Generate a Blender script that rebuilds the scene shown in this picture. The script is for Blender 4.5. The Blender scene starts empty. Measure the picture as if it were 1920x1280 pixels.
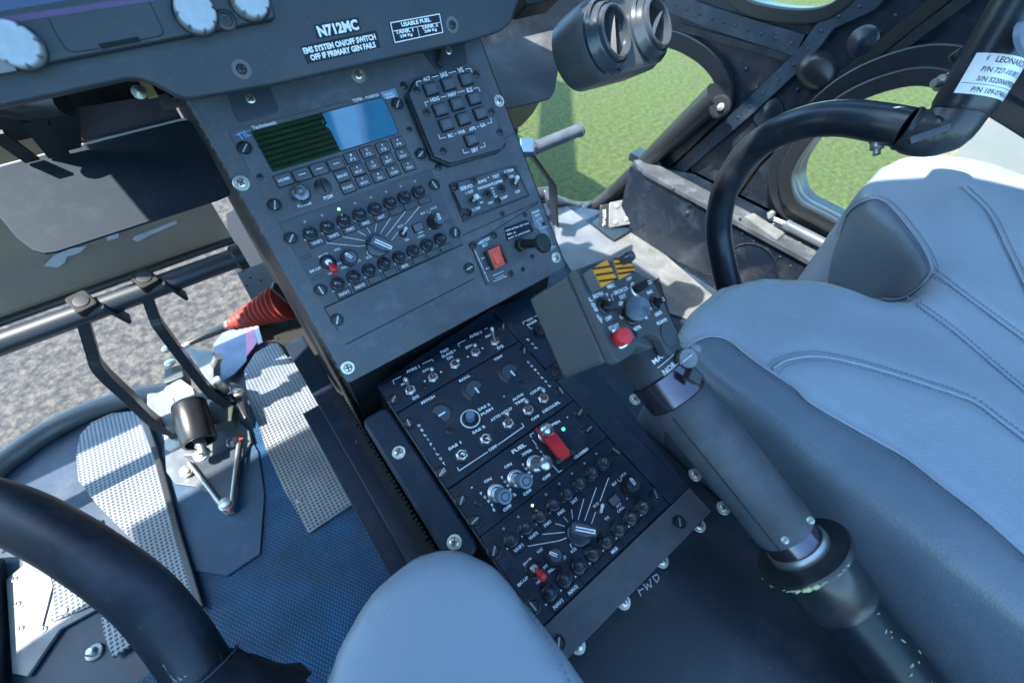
import bpy, bmesh, math, random
from mathutils import Vector as V, Matrix as MX, Quaternion
from mathutils.bvhtree import BVHTree
random.seed(7)
sc = bpy.context.scene
col = sc.collection
R = math.radians

# ------------------------------------------------------------------ camera
EYE = V((0, 0, 1.40))
FPX = 809.334
CX = V((0.79052386, -0.61234243, 0.01042971))      # image right, in world axes
CY = V((-0.46471861, -0.61086184, -0.64100268))    # image down
CZ = V((0.39888424, 0.50188103, -0.76746778))      # view direction
cam = bpy.data.objects.new('camera', bpy.data.cameras.new('camera'))
col.objects.link(cam)
sc.camera = cam
cam.matrix_world = MX(((CX.x, -CY.x, -CZ.x, EYE.x), (CX.y, -CY.y, -CZ.y, EYE.y), (CX.z, -CY.z, -CZ.z, EYE.z), (0, 0, 0, 1)))
cam.data.sensor_width = 36
cam.data.lens = 36 * FPX / 1920
cam.data.clip_start = 0.02
cam.data.clip_end = 500
cam.data.dof.use_dof = True
cam.data.dof.focus_distance = 0.45
cam.data.dof.aperture_fstop = 6.3

# ------------------------------------------------------------------ light
SUN_DIR = V((-0.45, 0.12, 0.885)).normalized()       # towards the sun
sun = bpy.data.objects.new('sun', bpy.data.lights.new('sun', 'SUN'))
col.objects.link(sun)
sun.data.energy = 2.5
sun.data.angle = R(0.6)
sun.data.color = (1.0, 0.96, 0.90)
sun.rotation_euler = SUN_DIR.to_track_quat('Z', 'Y').to_euler()
w = bpy.data.worlds.new('World')
sc.world = w
w.use_nodes = True
nt = w.node_tree
sky = nt.nodes.new('ShaderNodeTexSky')
sky.sky_type = 'NISHITA'
sky.sun_disc = False
sky.sun_elevation = math.asin(SUN_DIR.z)
sky.sun_rotation = math.atan2(SUN_DIR.x, SUN_DIR.y)
sky.ozone_density = 7.0
tint = nt.nodes.new('ShaderNodeMix'); tint.data_type = 'RGBA'; tint.blend_type = 'MULTIPLY'; tint.inputs[0].default_value = 1
tint.inputs[7].default_value = (.90, 1.07, .98, 1)      # camera balanced for the sun: skylight reads cooler
nt.links.new(sky.outputs[0], tint.inputs[6])
nt.links.new(tint.outputs[2], nt.nodes['Background'].inputs[0])
nt.nodes['Background'].inputs[1].default_value = 0.15
sc.view_settings.view_transform = 'Standard'
sc.view_settings.look = 'None'
sc.view_settings.gamma = 1.0
sc.view_settings.use_curve_mapping = False
sc.view_settings.exposure = 2.65

# ------------------------------------------------------------------ photo point -> place in the world
def ray(px, py):
    return CX * ((px - 960) / FPX) + CY * ((py - 640) / FPX) + CZ
def at(px, py, x=None, y=None, z=None, d=None):
    v = ray(px, py)
    if x is not None: t = (x - EYE.x) / v.x
    elif y is not None: t = (y - EYE.y) / v.y
    elif z is not None: t = (z - EYE.z) / v.z
    else: t = d
    return EYE + v * t
class Frame:
    "a flat face in the world: origin, local x, local y, normal"
    def __init__(s, o, x, y):
        s.o = V(o); s.x = V(x).normalized(); s.y = V(y).normalized(); s.n = s.x.cross(s.y).normalized()
        s.m = MX(((s.x.x, s.y.x, s.n.x, s.o.x), (s.x.y, s.y.y, s.n.y, s.o.y), (s.x.z, s.y.z, s.n.z, s.o.z), (0, 0, 0, 1)))
    def l(s, px, py, h=0.0):
        v = ray(px, py)
        t = ((s.o + s.n * h - EYE).dot(s.n)) / v.dot(s.n)
        p = EYE + v * t - s.o
        return V((p.dot(s.x), p.dot(s.y), h))
    def w(s, p):
        return s.m @ V(p)
def tilt(o, deg):
    return Frame(o, (1, 0, 0), (0, math.cos(R(deg)), math.sin(R(deg))))
UF = tilt((.03526, .35862, 1.18577), 50)      # upper console face
LF = tilt((.04532, .26499, 1.04648), 5.195)   # lower console face
DF = tilt((0, .385, 1.265), 68)               # instrument panel face

# ------------------------------------------------------------------ materials
MATS = {}
def mat(name, c, rough=.5, metal=0., nvar=.12, nscale=40., bump=.0, bscale=400., dust=0., dscale=60., dustcol=(.35, .36, .37), coat=0., emit=None, es=0., spec=.5, wear=0., crease=0.):
    if name in MATS: return MATS[name]
    m = bpy.data.materials.new(name); m.use_nodes = True
    t = m.node_tree; N = t.nodes; L = t.links
    b = N['Principled BSDF']
    b.inputs['Roughness'].default_value = rough
    b.inputs['Metallic'].default_value = metal
    b.inputs['Specular IOR Level'].default_value = spec
    b.inputs['Coat Weight'].default_value = coat
    tc = N.new('ShaderNodeTexCoord')
    n1 = N.new('ShaderNodeTexNoise'); n1.inputs['Scale'].default_value = nscale; n1.inputs['Detail'].default_value = 5
    L.new(tc.outputs['Object'], n1.inputs['Vector'])
    mr = N.new('ShaderNodeMapRange'); mr.inputs[1].default_value = .3; mr.inputs[2].default_value = .7
    mr.inputs[3].default_value = 1 - nvar; mr.inputs[4].default_value = 1 + nvar
    L.new(n1.outputs[0], mr.inputs[0])
    mul = N.new('ShaderNodeMix'); mul.data_type = 'RGBA'; mul.blend_type = 'MULTIPLY'; mul.inputs[0].default_value = 1
    mul.inputs[6].default_value = (*c, 1)
    L.new(mr.outputs[0], mul.inputs[7])
    out = mul.outputs[2]
    if dust:
        n2 = N.new('ShaderNodeTexNoise'); n2.inputs['Scale'].default_value = dscale; n2.inputs['Detail'].default_value = 8; n2.inputs['Roughness'].default_value = .7
        L.new(tc.outputs['Object'], n2.inputs['Vector'])
        r2 = N.new('ShaderNodeMapRange'); r2.inputs[1].default_value = .5; r2.inputs[2].default_value = .78; r2.inputs[4].default_value = dust
        L.new(n2.outputs[0], r2.inputs[0])
        n3 = N.new('ShaderNodeTexVoronoi'); n3.inputs['Scale'].default_value = dscale * 4
        L.new(tc.outputs['Object'], n3.inputs['Vector'])
        r3 = N.new('ShaderNodeMapRange'); r3.inputs[1].default_value = .12; r3.inputs[2].default_value = .03; r3.inputs[4].default_value = dust * 1.2
        L.new(n3.outputs[0], r3.inputs[0])
        mx = N.new('ShaderNodeMath'); mx.operation = 'MAXIMUM'; L.new(r2.outputs[0], mx.inputs[0]); L.new(r3.outputs[0], mx.inputs[1])
        m2 = N.new('ShaderNodeMix'); m2.data_type = 'RGBA'; m2.inputs[7].default_value = (*dustcol, 1)
        L.new(mx.outputs[0], m2.inputs[0]); L.new(out, m2.inputs[6]); out = m2.outputs[2]
        rr = N.new('ShaderNodeMapRange'); rr.inputs[1].default_value = 0; rr.inputs[2].default_value = 1; rr.inputs[3].default_value = rough; rr.inputs[4].default_value = min(1, rough + .35)
        L.new(mx.outputs[0], rr.inputs[0]); L.new(rr.outputs[0], b.inputs['Roughness'])
    if wear:
        n4 = N.new('ShaderNodeTexNoise'); n4.inputs['Scale'].default_value = 90; n4.inputs['Detail'].default_value = 8
        L.new(tc.outputs['Object'], n4.inputs['Vector'])
        r4 = N.new('ShaderNodeMapRange'); r4.inputs[1].default_value = .62; r4.inputs[2].default_value = .66; r4.inputs[4].default_value = wear
        L.new(n4.outputs[0], r4.inputs[0])
        m3 = N.new('ShaderNodeMix'); m3.data_type = 'RGBA'; m3.inputs[7].default_value = (.45, .45, .44, 1)
        L.new(r4.outputs[0], m3.inputs[0]); L.new(out, m3.inputs[6]); out = m3.outputs[2]
    L.new(out, b.inputs['Base Color'])
    if bump:
        n5 = N.new('ShaderNodeTexNoise'); n5.inputs['Scale'].default_value = bscale; n5.inputs['Detail'].default_value = 3
        L.new(tc.outputs['Object'], n5.inputs['Vector'])
        bp = N.new('ShaderNodeBump'); bp.inputs['Strength'].default_value = bump; bp.inputs['Distance'].default_value = .0006
        L.new(n5.outputs[0], bp.inputs['Height']); L.new(bp.outputs[0], b.inputs['Normal'])
        if crease:
            n6 = N.new('ShaderNodeTexNoise'); n6.inputs['Scale'].default_value = 13; n6.inputs['Detail'].default_value = 2; n6.inputs['Distortion'].default_value = 1.2
            n7 = N.new('ShaderNodeTexVoronoi'); n7.inputs['Scale'].default_value = 700
            L.new(tc.outputs['Object'], n6.inputs['Vector']); L.new(tc.outputs['Object'], n7.inputs['Vector'])
            b6 = N.new('ShaderNodeBump'); b6.inputs['Strength'].default_value = crease; b6.inputs['Distance'].default_value = .012
            L.new(n6.outputs[0], b6.inputs['Height'])
            b7 = N.new('ShaderNodeBump'); b7.inputs['Strength'].default_value = .35; b7.inputs['Distance'].default_value = .0004
            L.new(n7.outputs[0], b7.inputs['Height']); L.new(b6.outputs[0], b7.inputs['Normal']); L.new(b7.outputs[0], bp.inputs['Normal'])
    if emit:
        b.inputs['Emission Color'].default_value = (*emit, 1); b.inputs['Emission Strength'].default_value = es
    MATS[name] = m
    return m
def pattern_mat(name, c, pit, pitch, kind, rough=.45, metal=0., bumpd=.001, dirt=.25, rotz=0.):
    "embossed sheet: raised square tread or rubber diamonds, a surface pattern in object space"
    m = bpy.data.materials.new(name); m.use_nodes = True
    t = m.node_tree; N = t.nodes; L = t.links; b = N['Principled BSDF']
    b.inputs['Roughness'].default_value = rough; b.inputs['Metallic'].default_value = metal; b.inputs['Specular IOR Level'].default_value = .35
    tc = N.new('ShaderNodeTexCoord'); mp = N.new('ShaderNodeMapping'); mp.inputs['Rotation'].default_value = (0, 0, rotz)
    k = 2 * math.pi / pitch
    mp.inputs['Scale'].default_value = (k, k * (1 if kind == 'tread' else .62), 1)
    L.new(tc.outputs['Object'], mp.inputs[0])
    sx = N.new('ShaderNodeSeparateXYZ'); L.new(mp.outputs[0], sx.inputs[0])
    def M(op, a, bb=None):
        n = N.new('ShaderNodeMath'); n.operation = op
        for i, q in enumerate((a, bb)):
            if q is None: continue
            if isinstance(q, (int, float)): n.inputs[i].default_value = q
            else: L.new(q, n.inputs[i])
        return n.outputs[0]
    X, Y = sx.outputs[0], sx.outputs[1]
    if kind == 'tread':
        hgt = M('MULTIPLY', M('ADD', M('SINE', X), 1), M('ADD', M('SINE', Y), 1))     # 0..4
        mask = N.new('ShaderNodeMapRange'); mask.inputs[1].default_value = .9; mask.inputs[2].default_value = 2.0
        L.new(hgt, mask.inputs[0])
    else:
        hgt = M('ADD', M('SINE', M('ADD', X, Y)), M('SINE', M('SUBTRACT', X, Y)))
        mask = N.new('ShaderNodeMapRange'); mask.inputs[1].default_value = -.2; mask.inputs[2].default_value = 1.4
        L.new(hgt, mask.inputs[0])
    ns = N.new('ShaderNodeTexNoise'); ns.inputs['Scale'].default_value = 14; ns.inputs['Detail'].default_value = 6
    L.new(tc.outputs['Object'], ns.inputs[0])
    mr = N.new('ShaderNodeMapRange'); mr.inputs[1].default_value = .3; mr.inputs[2].default_value = .7; mr.inputs[3].default_value = 1 - dirt; mr.inputs[4].default_value = 1 + dirt * .6
    L.new(ns.outputs[0], mr.inputs[0])
    mx = N.new('ShaderNodeMix'); mx.data_type = 'RGBA'; mx.inputs[6].default_value = (*c, 1); mx.inputs[7].default_value = (*pit, 1)
    L.new(mask.outputs[0], mx.inputs[0])
    m2 = N.new('ShaderNodeMix'); m2.data_type = 'RGBA'; m2.blend_type = 'MULTIPLY'; m2.inputs[0].default_value = 1
    L.new(mx.outputs[2], m2.inputs[6]); L.new(mr.outputs[0], m2.inputs[7]); L.new(m2.outputs[2], b.inputs['Base Color'])
    bp = N.new('ShaderNodeBump'); bp.inputs['Strength'].default_value = 1; bp.inputs['Distance'].default_value = bumpd
    L.new(mask.outputs[0], bp.inputs['Height']); L.new(bp.outputs[0], b.inputs['Normal'])
    MATS[name] = m
    return m

PAINT = mat('panel_paint', (.068, .076, .088), .42, nvar=.16, nscale=22, bump=.25, bscale=900, dust=.20, dscale=32)
PAINT2 = mat('module_paint', (.050, .058, .070), .40, nvar=.12, nscale=25, bump=.2, bscale=1200, dust=.10, dscale=45)
LPAINT = mat('pedestal_paint', (.010, .019, .034), .42, spec=.32, nvar=.14, bump=.25, bscale=900, dust=.08, dscale=30)
LIP = mat('scratched_paint', (.060, .064, .070), .5, nvar=.2, bump=.3, bscale=500, dust=.30, dscale=55, dustcol=(.16, .165, .17))
DARK = mat('dark_paint', (.012, .014, .017), .5, nvar=.2, bump=.1)
BLACK = mat('black_void', (.004, .004, .005), .7, nvar=.1)
GAP = mat('seam_black', (.003, .003, .004), .8)
PLAST = mat('black_plastic', (.016, .018, .021), .33, nvar=.1, bump=.08, bscale=900)
KNOB = mat('knob_gloss', (.07, .08, .095), .24, .5, nvar=.1)
RUB = mat('rubber_grip', (.036, .043, .054), .6, nvar=.4, nscale=28, bump=.5, bscale=700, dust=.10, dscale=40)
CHROME = mat('bare_metal', (.62, .62, .60), .28, 1.0, nvar=.12, nscale=120)
STEEL = mat('dull_steel', (.42, .42, .40), .42, .9, nvar=.2, nscale=90)
SCREW = mat('cadmium_screw', (.58, .55, .46), .35, .85, nvar=.15, nscale=200)
DSCREW = mat('black_screw', (.035, .038, .042), .35, .3)
WHITE = mat('white_print', (.80, .82, .84), .6, nvar=.06, nscale=900)
DIMW = mat('faded_print', (.42, .46, .52), .6, nvar=.2, nscale=900)
PLAC = mat('placard_navy', (.003, .008, .018), .45, spec=.3, nvar=.08)
RED = mat('red_plastic', (.62, .022, .030), .35, nvar=.08)
RED2 = mat('orange_red_rocker', (.72, .060, .026), .38, nvar=.06)
REDR = mat('red_rubber', (.36, .040, .030), .55, nvar=.2, nscale=30, bump=.2)
YEL = mat('amber_plate', (.80, .30, .018), .45, nvar=.06)
GLED = mat('green_led', (.05, .5, .10), .3, emit=(.25, 1, .25), es=1.0)
TLED = mat('teal_led', (.05, .5, .35), .3, emit=(.05, .9, .6), es=.5)
OFFL = mat('unlit_lamp', (.30, .36, .42), .3)
LEATH = mat('blue_grey_leather', (.245, .295, .345), .34, nvar=.05, nscale=9, bump=.35, bscale=900, crease=.16)
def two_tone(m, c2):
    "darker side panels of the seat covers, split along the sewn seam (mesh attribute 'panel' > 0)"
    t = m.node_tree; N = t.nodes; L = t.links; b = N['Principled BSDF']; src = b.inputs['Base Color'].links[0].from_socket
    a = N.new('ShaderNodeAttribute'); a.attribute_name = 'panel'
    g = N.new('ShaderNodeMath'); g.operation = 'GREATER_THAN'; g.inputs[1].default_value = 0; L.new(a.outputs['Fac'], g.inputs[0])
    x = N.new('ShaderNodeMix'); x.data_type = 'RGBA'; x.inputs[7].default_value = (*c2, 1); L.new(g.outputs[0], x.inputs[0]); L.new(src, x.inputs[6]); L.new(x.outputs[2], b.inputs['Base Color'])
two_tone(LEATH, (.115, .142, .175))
LEATHD = mat('side_leather', (.110, .120, .135), .48, nvar=.05, nscale=9, bump=.35, bscale=900)
PIPE = mat('seam_piping', (.25, .29, .34), .45, nvar=.06, bump=.2)
THR = mat('stitch_thread', (.10, .14, .20), .7)
ALU = mat('worn_aluminium', (.19, .195, .195), .45, .35, nvar=.25, nscale=25, bump=.2, bscale=120, dust=.2, dscale=30, dustcol=(.42, .42, .40))
FRAMEB = mat('airframe_paint', (.007, .013, .023), .30, nvar=.2, nscale=15, bump=.1, bscale=120, dust=.10, dscale=18)
RAILP = mat('worn_rail_paint', (.07, .08, .09), .42, .2, nvar=.3, nscale=20, bump=.2, bscale=150, dust=.4, dscale=28)
OLIVE = mat('olive_nose_skin', (.28, .215, .15), .5, nvar=.25, nscale=3.5, bump=.1, dust=.15, dscale=9)
TREAD = pattern_mat('tread_plate', (.235, .25, .265), (.045, .056, .070), .0064, 'tread', .42, .25, .0010)
MATR = pattern_mat('rubber_diamond_mat', (.005, .038, .085), (.012, .125, .28), .0052, 'diamond', .45, 0, .0009, .5)

# ------------------------------------------------------------------ mesh builder (world coordinates unless a frame is set)
class MB:
    def __init__(s, fr=None):
        s.v = []; s.f = []; s.fr = fr
    def add(s, vs, fs, M=None):
        n = len(s.v)
        for p in vs:
            p = V(p)
            if M is not None: p = M @ p
            if s.fr is not None: p = s.fr.w(p)
            s.v.append(p)
        s.f += [tuple(i + n for i in f) for f in fs]
        return s
    def box(s, x0, x1, y0, y1, z0, z1, M=None):
        vs = [(x, y, z) for z in (z0, z1) for y in (y0, y1) for x in (x0, x1)]
        return s.add(vs, [(0, 2, 3, 1), (4, 5, 7, 6), (0, 1, 5, 4), (2, 6, 7, 3), (0, 4, 6, 2), (1, 3, 7, 5)], M)
    def prism(s, pts, z0, z1, M=None):
        a = sum(pts[i][0] * pts[(i + 1) % len(pts)][1] - pts[(i + 1) % len(pts)][0] * pts[i][1] for i in range(len(pts)))
        if a < 0: pts = pts[::-1]
        n = len(pts)
        vs = [(p[0], p[1], z0) for p in pts] + [(p[0], p[1], z1) for p in pts]
        return s.add(vs, [tuple(range(n))[::-1], tuple(range(n, 2 * n))] + [(i, (i + 1) % n, n + (i + 1) % n, n + i) for i in range(n)], M)
    def lathe(s, prof, seg=24, M=None, squash=1., knurl=0.):
        vs = []; fs = []
        for (r, z) in prof:
            for k in range(seg):
                a = 2 * math.pi * k / seg
                rr = r * (1 - knurl * (k % 2))
                vs.append((rr * math.cos(a), rr * math.sin(a) * squash, z))
        m = len(prof)
        for j in range(m - 1):
            for k in range(seg):
                k2 = (k + 1) % seg
                fs.append((j * seg + k, j * seg + k2, (j + 1) * seg + k2, (j + 1) * seg + k))
        if prof[0][0] > 1e-6: fs.append(tuple(range(seg))[::-1])
        if prof[-1][0] > 1e-6: fs.append(tuple((m - 1) * seg + k for k in range(seg)))
        return s.add(vs, fs, M)
    def tube(s, path, r, seg=16, M=None, closed=False, flat=None):
        path = [V(p) for p in path]; n = len(path)
        rs = r if isinstance(r, (list, tuple)) else [r] * n
        vs = []; fs = []
        up = None
        for i, p in enumerate(path):
            a = path[(i - 1) % n] if (i > 0 or closed) else p
            c = path[(i + 1) % n] if (i < n - 1 or closed) else p
            t = (c - a).normalized()
            if up is None:
                up = t.orthogonal().normalized()
            else:
                up = (up - t * up.dot(t)).normalized()
            sd = t.cross(up)
            for k in range(seg):
                q = 2 * math.pi * k / seg
                vs.append(p + (up * math.cos(q) + sd * math.sin(q)) * rs[i])
        for i in range(n if closed else n - 1):
            i2 = (i + 1) % n
            for k in range(seg):
                k2 = (k + 1) % seg
                fs.append((i * seg + k, i * seg + k2, i2 * seg + k2, i2 * seg + k))
        if not closed:
            fs.append(tuple(range(seg))[::-1]); fs.append(tuple((n - 1) * seg + k for k in range(seg)))
        return s.add(vs, fs, M)
    def strip(s, path, wdir, w, th):
        "flat bar along a path; wdir is the bar's wide direction"
        path = [V(p) for p in path]; wd = V(wdir).normalized(); vs = []; fs = []
        n = len(path)
        ws = w if isinstance(w, (list, tuple)) else [w] * n
        for i, p in enumerate(path):
            t = (path[min(i + 1, n - 1)] - path[max(i - 1, 0)]).normalized()
            nn = t.cross(wd).normalized()
            h = wd * ws[i] / 2; q = nn * th / 2
            vs += [p - h - q, p + h - q, p + h + q, p - h + q]
        for i in range(n - 1):
            for k in range(4):
                fs.append((i * 4 + k, i * 4 + (k + 1) % 4, i * 4 + 4 + (k + 1) % 4, i * 4 + 4 + k))
        fs += [(3, 2, 1, 0), tuple((n - 1) * 4 + k for k in range(4))]
        return s.add(vs, fs)
    def dome(s, p, n, r, h=None):
        "rivet head"
        h = h or r * .55
        q = V(n).normalized().to_track_quat('Z', 'Y').to_matrix().to_4x4(); q.translation = V(p)
        return s.lathe([(r, 0), (r * .8, h * .6), (r * .4, h * .95), (0, h)], 8, q)
    def mesh(s, name, inv=None, m=None, bevel=0, smooth=40, bseg=2):
        me = bpy.data.meshes.new(name)
        vs = [inv @ p for p in s.v] if inv is not None else s.v
        me.from_pydata([tuple(p) for p in vs], [], s.f)
        me.validate(); me.update()
        if bevel:
            bm = bmesh.new(); bm.from_mesh(me)
            bmesh.ops.recalc_face_normals(bm, faces=bm.faces)
            es = [e for e in bm.edges if len(e.link_faces) == 2 and e.calc_face_angle(0) > R(30)]
            bmesh.ops.bevel(bm, geom=es, offset=bevel, segments=bseg, affect='EDGES', profile=.6, clamp_overlap=True)
            bm.to_mesh(me); bm.free()
        else:
            bm = bmesh.new(); bm.from_mesh(me)
            bmesh.ops.recalc_face_normals(bm, faces=bm.faces); bm.to_mesh(me); bm.free()
        if smooth:
            me.shade_smooth()
            me.set_sharp_from_angle(angle=R(smooth))
            if bevel:       # keep the flat faces flat, only the rounded edges shade smoothly
                vc = [v.co for v in me.vertices]
                for p in me.polygons:
                    vi = list(p.vertices)
                    if len(vi) > 4 or min((vc[vi[i]] - vc[vi[i - 1]]).length for i in range(len(vi))) > 2.2 * bevel: p.use_smooth = False
        if m is not None: me.materials.append(m)
        return me
def q_to(d, p=(0, 0, 0), roll=0.):
    M = V(d).normalized().to_track_quat('Z', 'Y').to_matrix().to_4x4() @ MX.Rotation(roll, 4, 'Z')
    M.translation = V(p)
    return M

# ------------------------------------------------------------------ objects
WM = {}
def wm(o):
    return WM.get(o.name, MX.Identity(4))
def tagp(o, label, cat, group=None, kind=None):
    if label: o['label'] = label
    if cat: o['category'] = cat
    if group: o['group'] = group
    if kind: o['kind'] = kind
    return o
def thing(name, label, cat, frame=None, loc=(0, 0, 0), group=None):
    o = bpy.data.objects.new(name, None); col.objects.link(o)
    o.empty_display_size = .02
    M = frame.m.copy() if frame else MX.Identity(4)
    M.translation = (frame.w(loc) if frame else V(loc))
    o.matrix_world = M; WM[o.name] = M
    return tagp(o, label, cat, group)
def part(name, mb, m, parent, bevel=0, smooth=40, label=None, bseg=2):
    me = mb.mesh(name, wm(parent).inverted(), m, bevel, smooth, bseg)
    o = bpy.data.objects.new(name, me); col.objects.link(o)
    o.parent = parent; WM[o.name] = wm(parent)
    if label: o['label'] = label
    return o
def solo(name, mb, m, label, cat, bevel=0, smooth=40, group=None):
    "a thing that is one mesh; its origin goes to the mesh's first point"
    c = sum(mb.v, V()) / len(mb.v)
    o = bpy.data.objects.new(name, mb.mesh(name, MX.Translation(-c), m, bevel, smooth)); col.objects.link(o)
    o.location = c
    WM[o.name] = MX.Translation(c)
    return tagp(o, label, cat, group)
def structure(name, mb, m, bevel=0):
    o = bpy.data.objects.new(name, mb.mesh(name, None, m, bevel)); col.objects.link(o)
    o['kind'] = 'structure'
    return o
def inst(name, me, parent, loc, rot=None, label=None):
    "shared mesh placed in the parent's own axes"
    o = bpy.data.objects.new(name, me); col.objects.link(o)
    o.parent = parent
    M = MX.Translation(V(loc))
    if rot is not None: M = M @ rot
    o.matrix_local = M
    WM[o.name] = wm(parent) @ M
    if label: o['label'] = label
    return o
def rr(x0, x1, y0, y1, r, n=4):
    "rounded rectangle"
    pts = []
    for cx, cy, a0 in ((x1 - r, y1 - r, 0), (x0 + r, y1 - r, 90), (x0 + r, y0 + r, 180), (x1 - r, y0 + r, 270)):
        for k in range(n + 1):
            a = R(a0 + 90 * k / n); pts.append((cx + r * math.cos(a), cy + r * math.sin(a)))
    return pts
def smooth_path(pts, n=6, closed=False):
    pts = [V(p) for p in pts]; out = []; m = len(pts)
    for i in range(m if closed else m - 1):
        p0 = pts[(i - 1) % m] if (closed or i > 0) else pts[i]
        p1 = pts[i]; p2 = pts[(i + 1) % m]
        p3 = pts[(i + 2) % m] if (closed or i + 2 < m) else p2
        for k in range(n):
            t = k / n
            out.append(.5 * ((2 * p1) + (p2 - p0) * t + (2 * p0 - 5 * p1 + 4 * p2 - p3) * t * t + (3 * p1 - p0 - 3 * p2 + p3) * t ** 3))
    if not closed: out.append(pts[-1])
    return out
def bar2(mb, a, b, wd, h0, h1):
    "thin straight bar on a frame between local points a and b"
    a = V((a[0], a[1])); b = V((b[0], b[1])); d = (b - a).normalized(); n = V((-d.y, d.x)) * wd / 2
    mb.prism([a - n, b - n, b + n, a + n], h0, h1)

# ---- lettering: flat mesh letters laid on a face
def glyphs(s, bold=.0):
    cu = bpy.data.curves.new('t', 'FONT'); cu.body = s; cu.size = 1; cu.offset = bold; cu.resolution_u = 2
    o = bpy.data.objects.new('t', cu); col.objects.link(o)
    me = bpy.data.meshes.new_from_object(o)
    vs = [v.co.copy() for v in me.vertices]; fs = [tuple(p.vertices) for p in me.polygons]
    bpy.data.objects.remove(o); bpy.data.meshes.remove(me); bpy.data.curves.remove(cu)
    return vs, fs
def text(mb, s, a, b, hs=1.0, h=.00015, bold=.02, cap=None):
    bold += .016
    "writing from local point a (middle of its left end) to b (middle of its right end)"
    vs, fs = glyphs(s, bold)
    if not vs: return
    x0 = min(v.x for v in vs); x1 = max(v.x for v in vs); y0 = min(v.y for v in vs); y1 = max(v.y for v in vs)
    a = V((a[0], a[1])); b = V((b[0], b[1])); d = b - a; Ls = d.length; d.normalize(); n = V((-d.y, d.x))
    k = Ls / (x1 - x0); ky = (cap / (y1 - y0)) if cap else k * hs
    out = []
    for v in vs:
        p = a + d * (v.x - x0) * k + n * (v.y - (y0 + y1) / 2) * ky
        out.append((p.x, p.y, h))
    mb.add(out, fs)
# =================================================================== SETTING: ground outside
def grass_mat():
    m = bpy.data.materials.new('lawn'); m.use_nodes = True; t = m.node_tree; N = t.nodes; L = t.links; b = N['Principled BSDF']
    b.inputs['Roughness'].default_value = .9
    tc = N.new('ShaderNodeTexCoord')
    out = None
    ramps = []
    for sc_, lo, hi in ((4.5, .3, .7), (30, .40, .60), (110, .38, .62)):
        n = N.new('ShaderNodeTexNoise'); n.inputs['Scale'].default_value = sc_; n.inputs['Detail'].default_value = 6; n.inputs['Roughness'].default_value = .7
        L.new(tc.outputs['Object'], n.inputs[0])
        r = N.new('ShaderNodeMapRange'); r.inputs[1].default_value = lo; r.inputs[2].default_value = hi; L.new(n.outputs[0], r.inputs[0]); ramps.append(r.outputs[0])
    a = N.new('ShaderNodeMix'); a.data_type = 'RGBA'; a.inputs[6].default_value = (.050, .100, .012, 1); a.inputs[7].default_value = (.22, .29, .050, 1); L.new(ramps[1], a.inputs[0])
    c = N.new('ShaderNodeMix'); c.data_type = 'RGBA'; c.inputs[7].default_value = (.22, .19, .07, 1); L.new(a.outputs[2], c.inputs[6])
    mm = N.new('ShaderNodeMath'); mm.operation = 'MULTIPLY'; mm.inputs[1].default_value = .45; L.new(ramps[0], mm.inputs[0]); L.new(mm.outputs[0], c.inputs[0])
    d = N.new('ShaderNodeMix'); d.data_type = 'RGBA'; d.blend_type = 'MULTIPLY'; d.inputs[0].default_value = .6
    L.new(c.outputs[2], d.inputs[6]); L.new(ramps[2], d.inputs[7]); L.new(d.outputs[2], b.inputs['Base Color'])
    bp = N.new('ShaderNodeBump'); bp.inputs['Strength'].default_value = .8; bp.inputs['Distance'].default_value = .02; L.new(ramps[2], bp.inputs['Height']); L.new(bp.outputs[0], b.inputs['Normal'])
    return m
def asphalt_mat():
    m = bpy.data.materials.new('worn_tarmac'); m.use_nodes = True; t = m.node_tree; N = t.nodes; L = t.links; b = N['Principled BSDF']
    b.inputs['Roughness'].default_value = .9
    tc = N.new('ShaderNodeTexCoord')
    rs = []
    for s_, lo, hi in ((26, .38, .62), (75, .35, .65), (2.0, .3, .7)):
        n = N.new('ShaderNodeTexNoise'); n.inputs['Scale'].default_value = s_; n.inputs['Detail'].default_value = 7; n.inputs['Roughness'].default_value = .65
        L.new(tc.outputs['Object'], n.inputs[0]); r = N.new('ShaderNodeMapRange'); r.inputs[1].default_value = lo; r.inputs[2].default_value = hi; L.new(n.outputs[0], r.inputs[0]); rs.append(r.outputs[0])
    a = N.new('ShaderNodeMix'); a.data_type = 'RGBA'; a.inputs[6].default_value = (.020, .020, .022, 1); a.inputs[7].default_value = (.080, .068, .056, 1); L.new(rs[0], a.inputs[0])
    d = N.new('ShaderNodeMix'); d.data_type = 'RGBA'; d.blend_type = 'OVERLAY'; d.inputs[0].default_value = .5; L.new(a.outputs[2], d.inputs[6]); L.new(rs[1], d.inputs[7])
    L.new(d.outputs[2], b.inputs['Base Color'])
    return m
def sheet(name, pts, z, m):
    mb = MB(); mb.add([(p[0], p[1], z) for p in pts], [tuple(range(len(pts)))])
    return structure(name, mb, m)
GR = grass_mat()
sheet('lawn', [(-150, -150), (150, -150), (150, 150), (-150, 150)], 0.0, GR)
sheet('tarmac', [(-60, -60), (.55, -60), (.55, 1.2), (.95, 2.6), (.9, 8), (-60, 8)], .004, asphalt_mat())
CONC = mat('pale_concrete', (.115, .11, .103), .85, nvar=.08, nscale=3, bump=.2, bscale=60)
e0 = at(1747, 330, z=0); e1 = at(1867, 213, z=0); ed = (e1 - e0).normalized()
a_ = e0 - ed * 3.0; b_ = e0 + ed * 30
sheet('concrete_pad', [(a_.x, a_.y), (a_.x, -40), (b_.x, -40), (b_.x, b_.y)], .008, CONC)
DIRT = mat('bare_earth', (.20, .13, .085), .95, nvar=.35, nscale=18)
nn = V((-ed.y, ed.x, 0))
if nn.y < 0: nn = -nn
q = []
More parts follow.
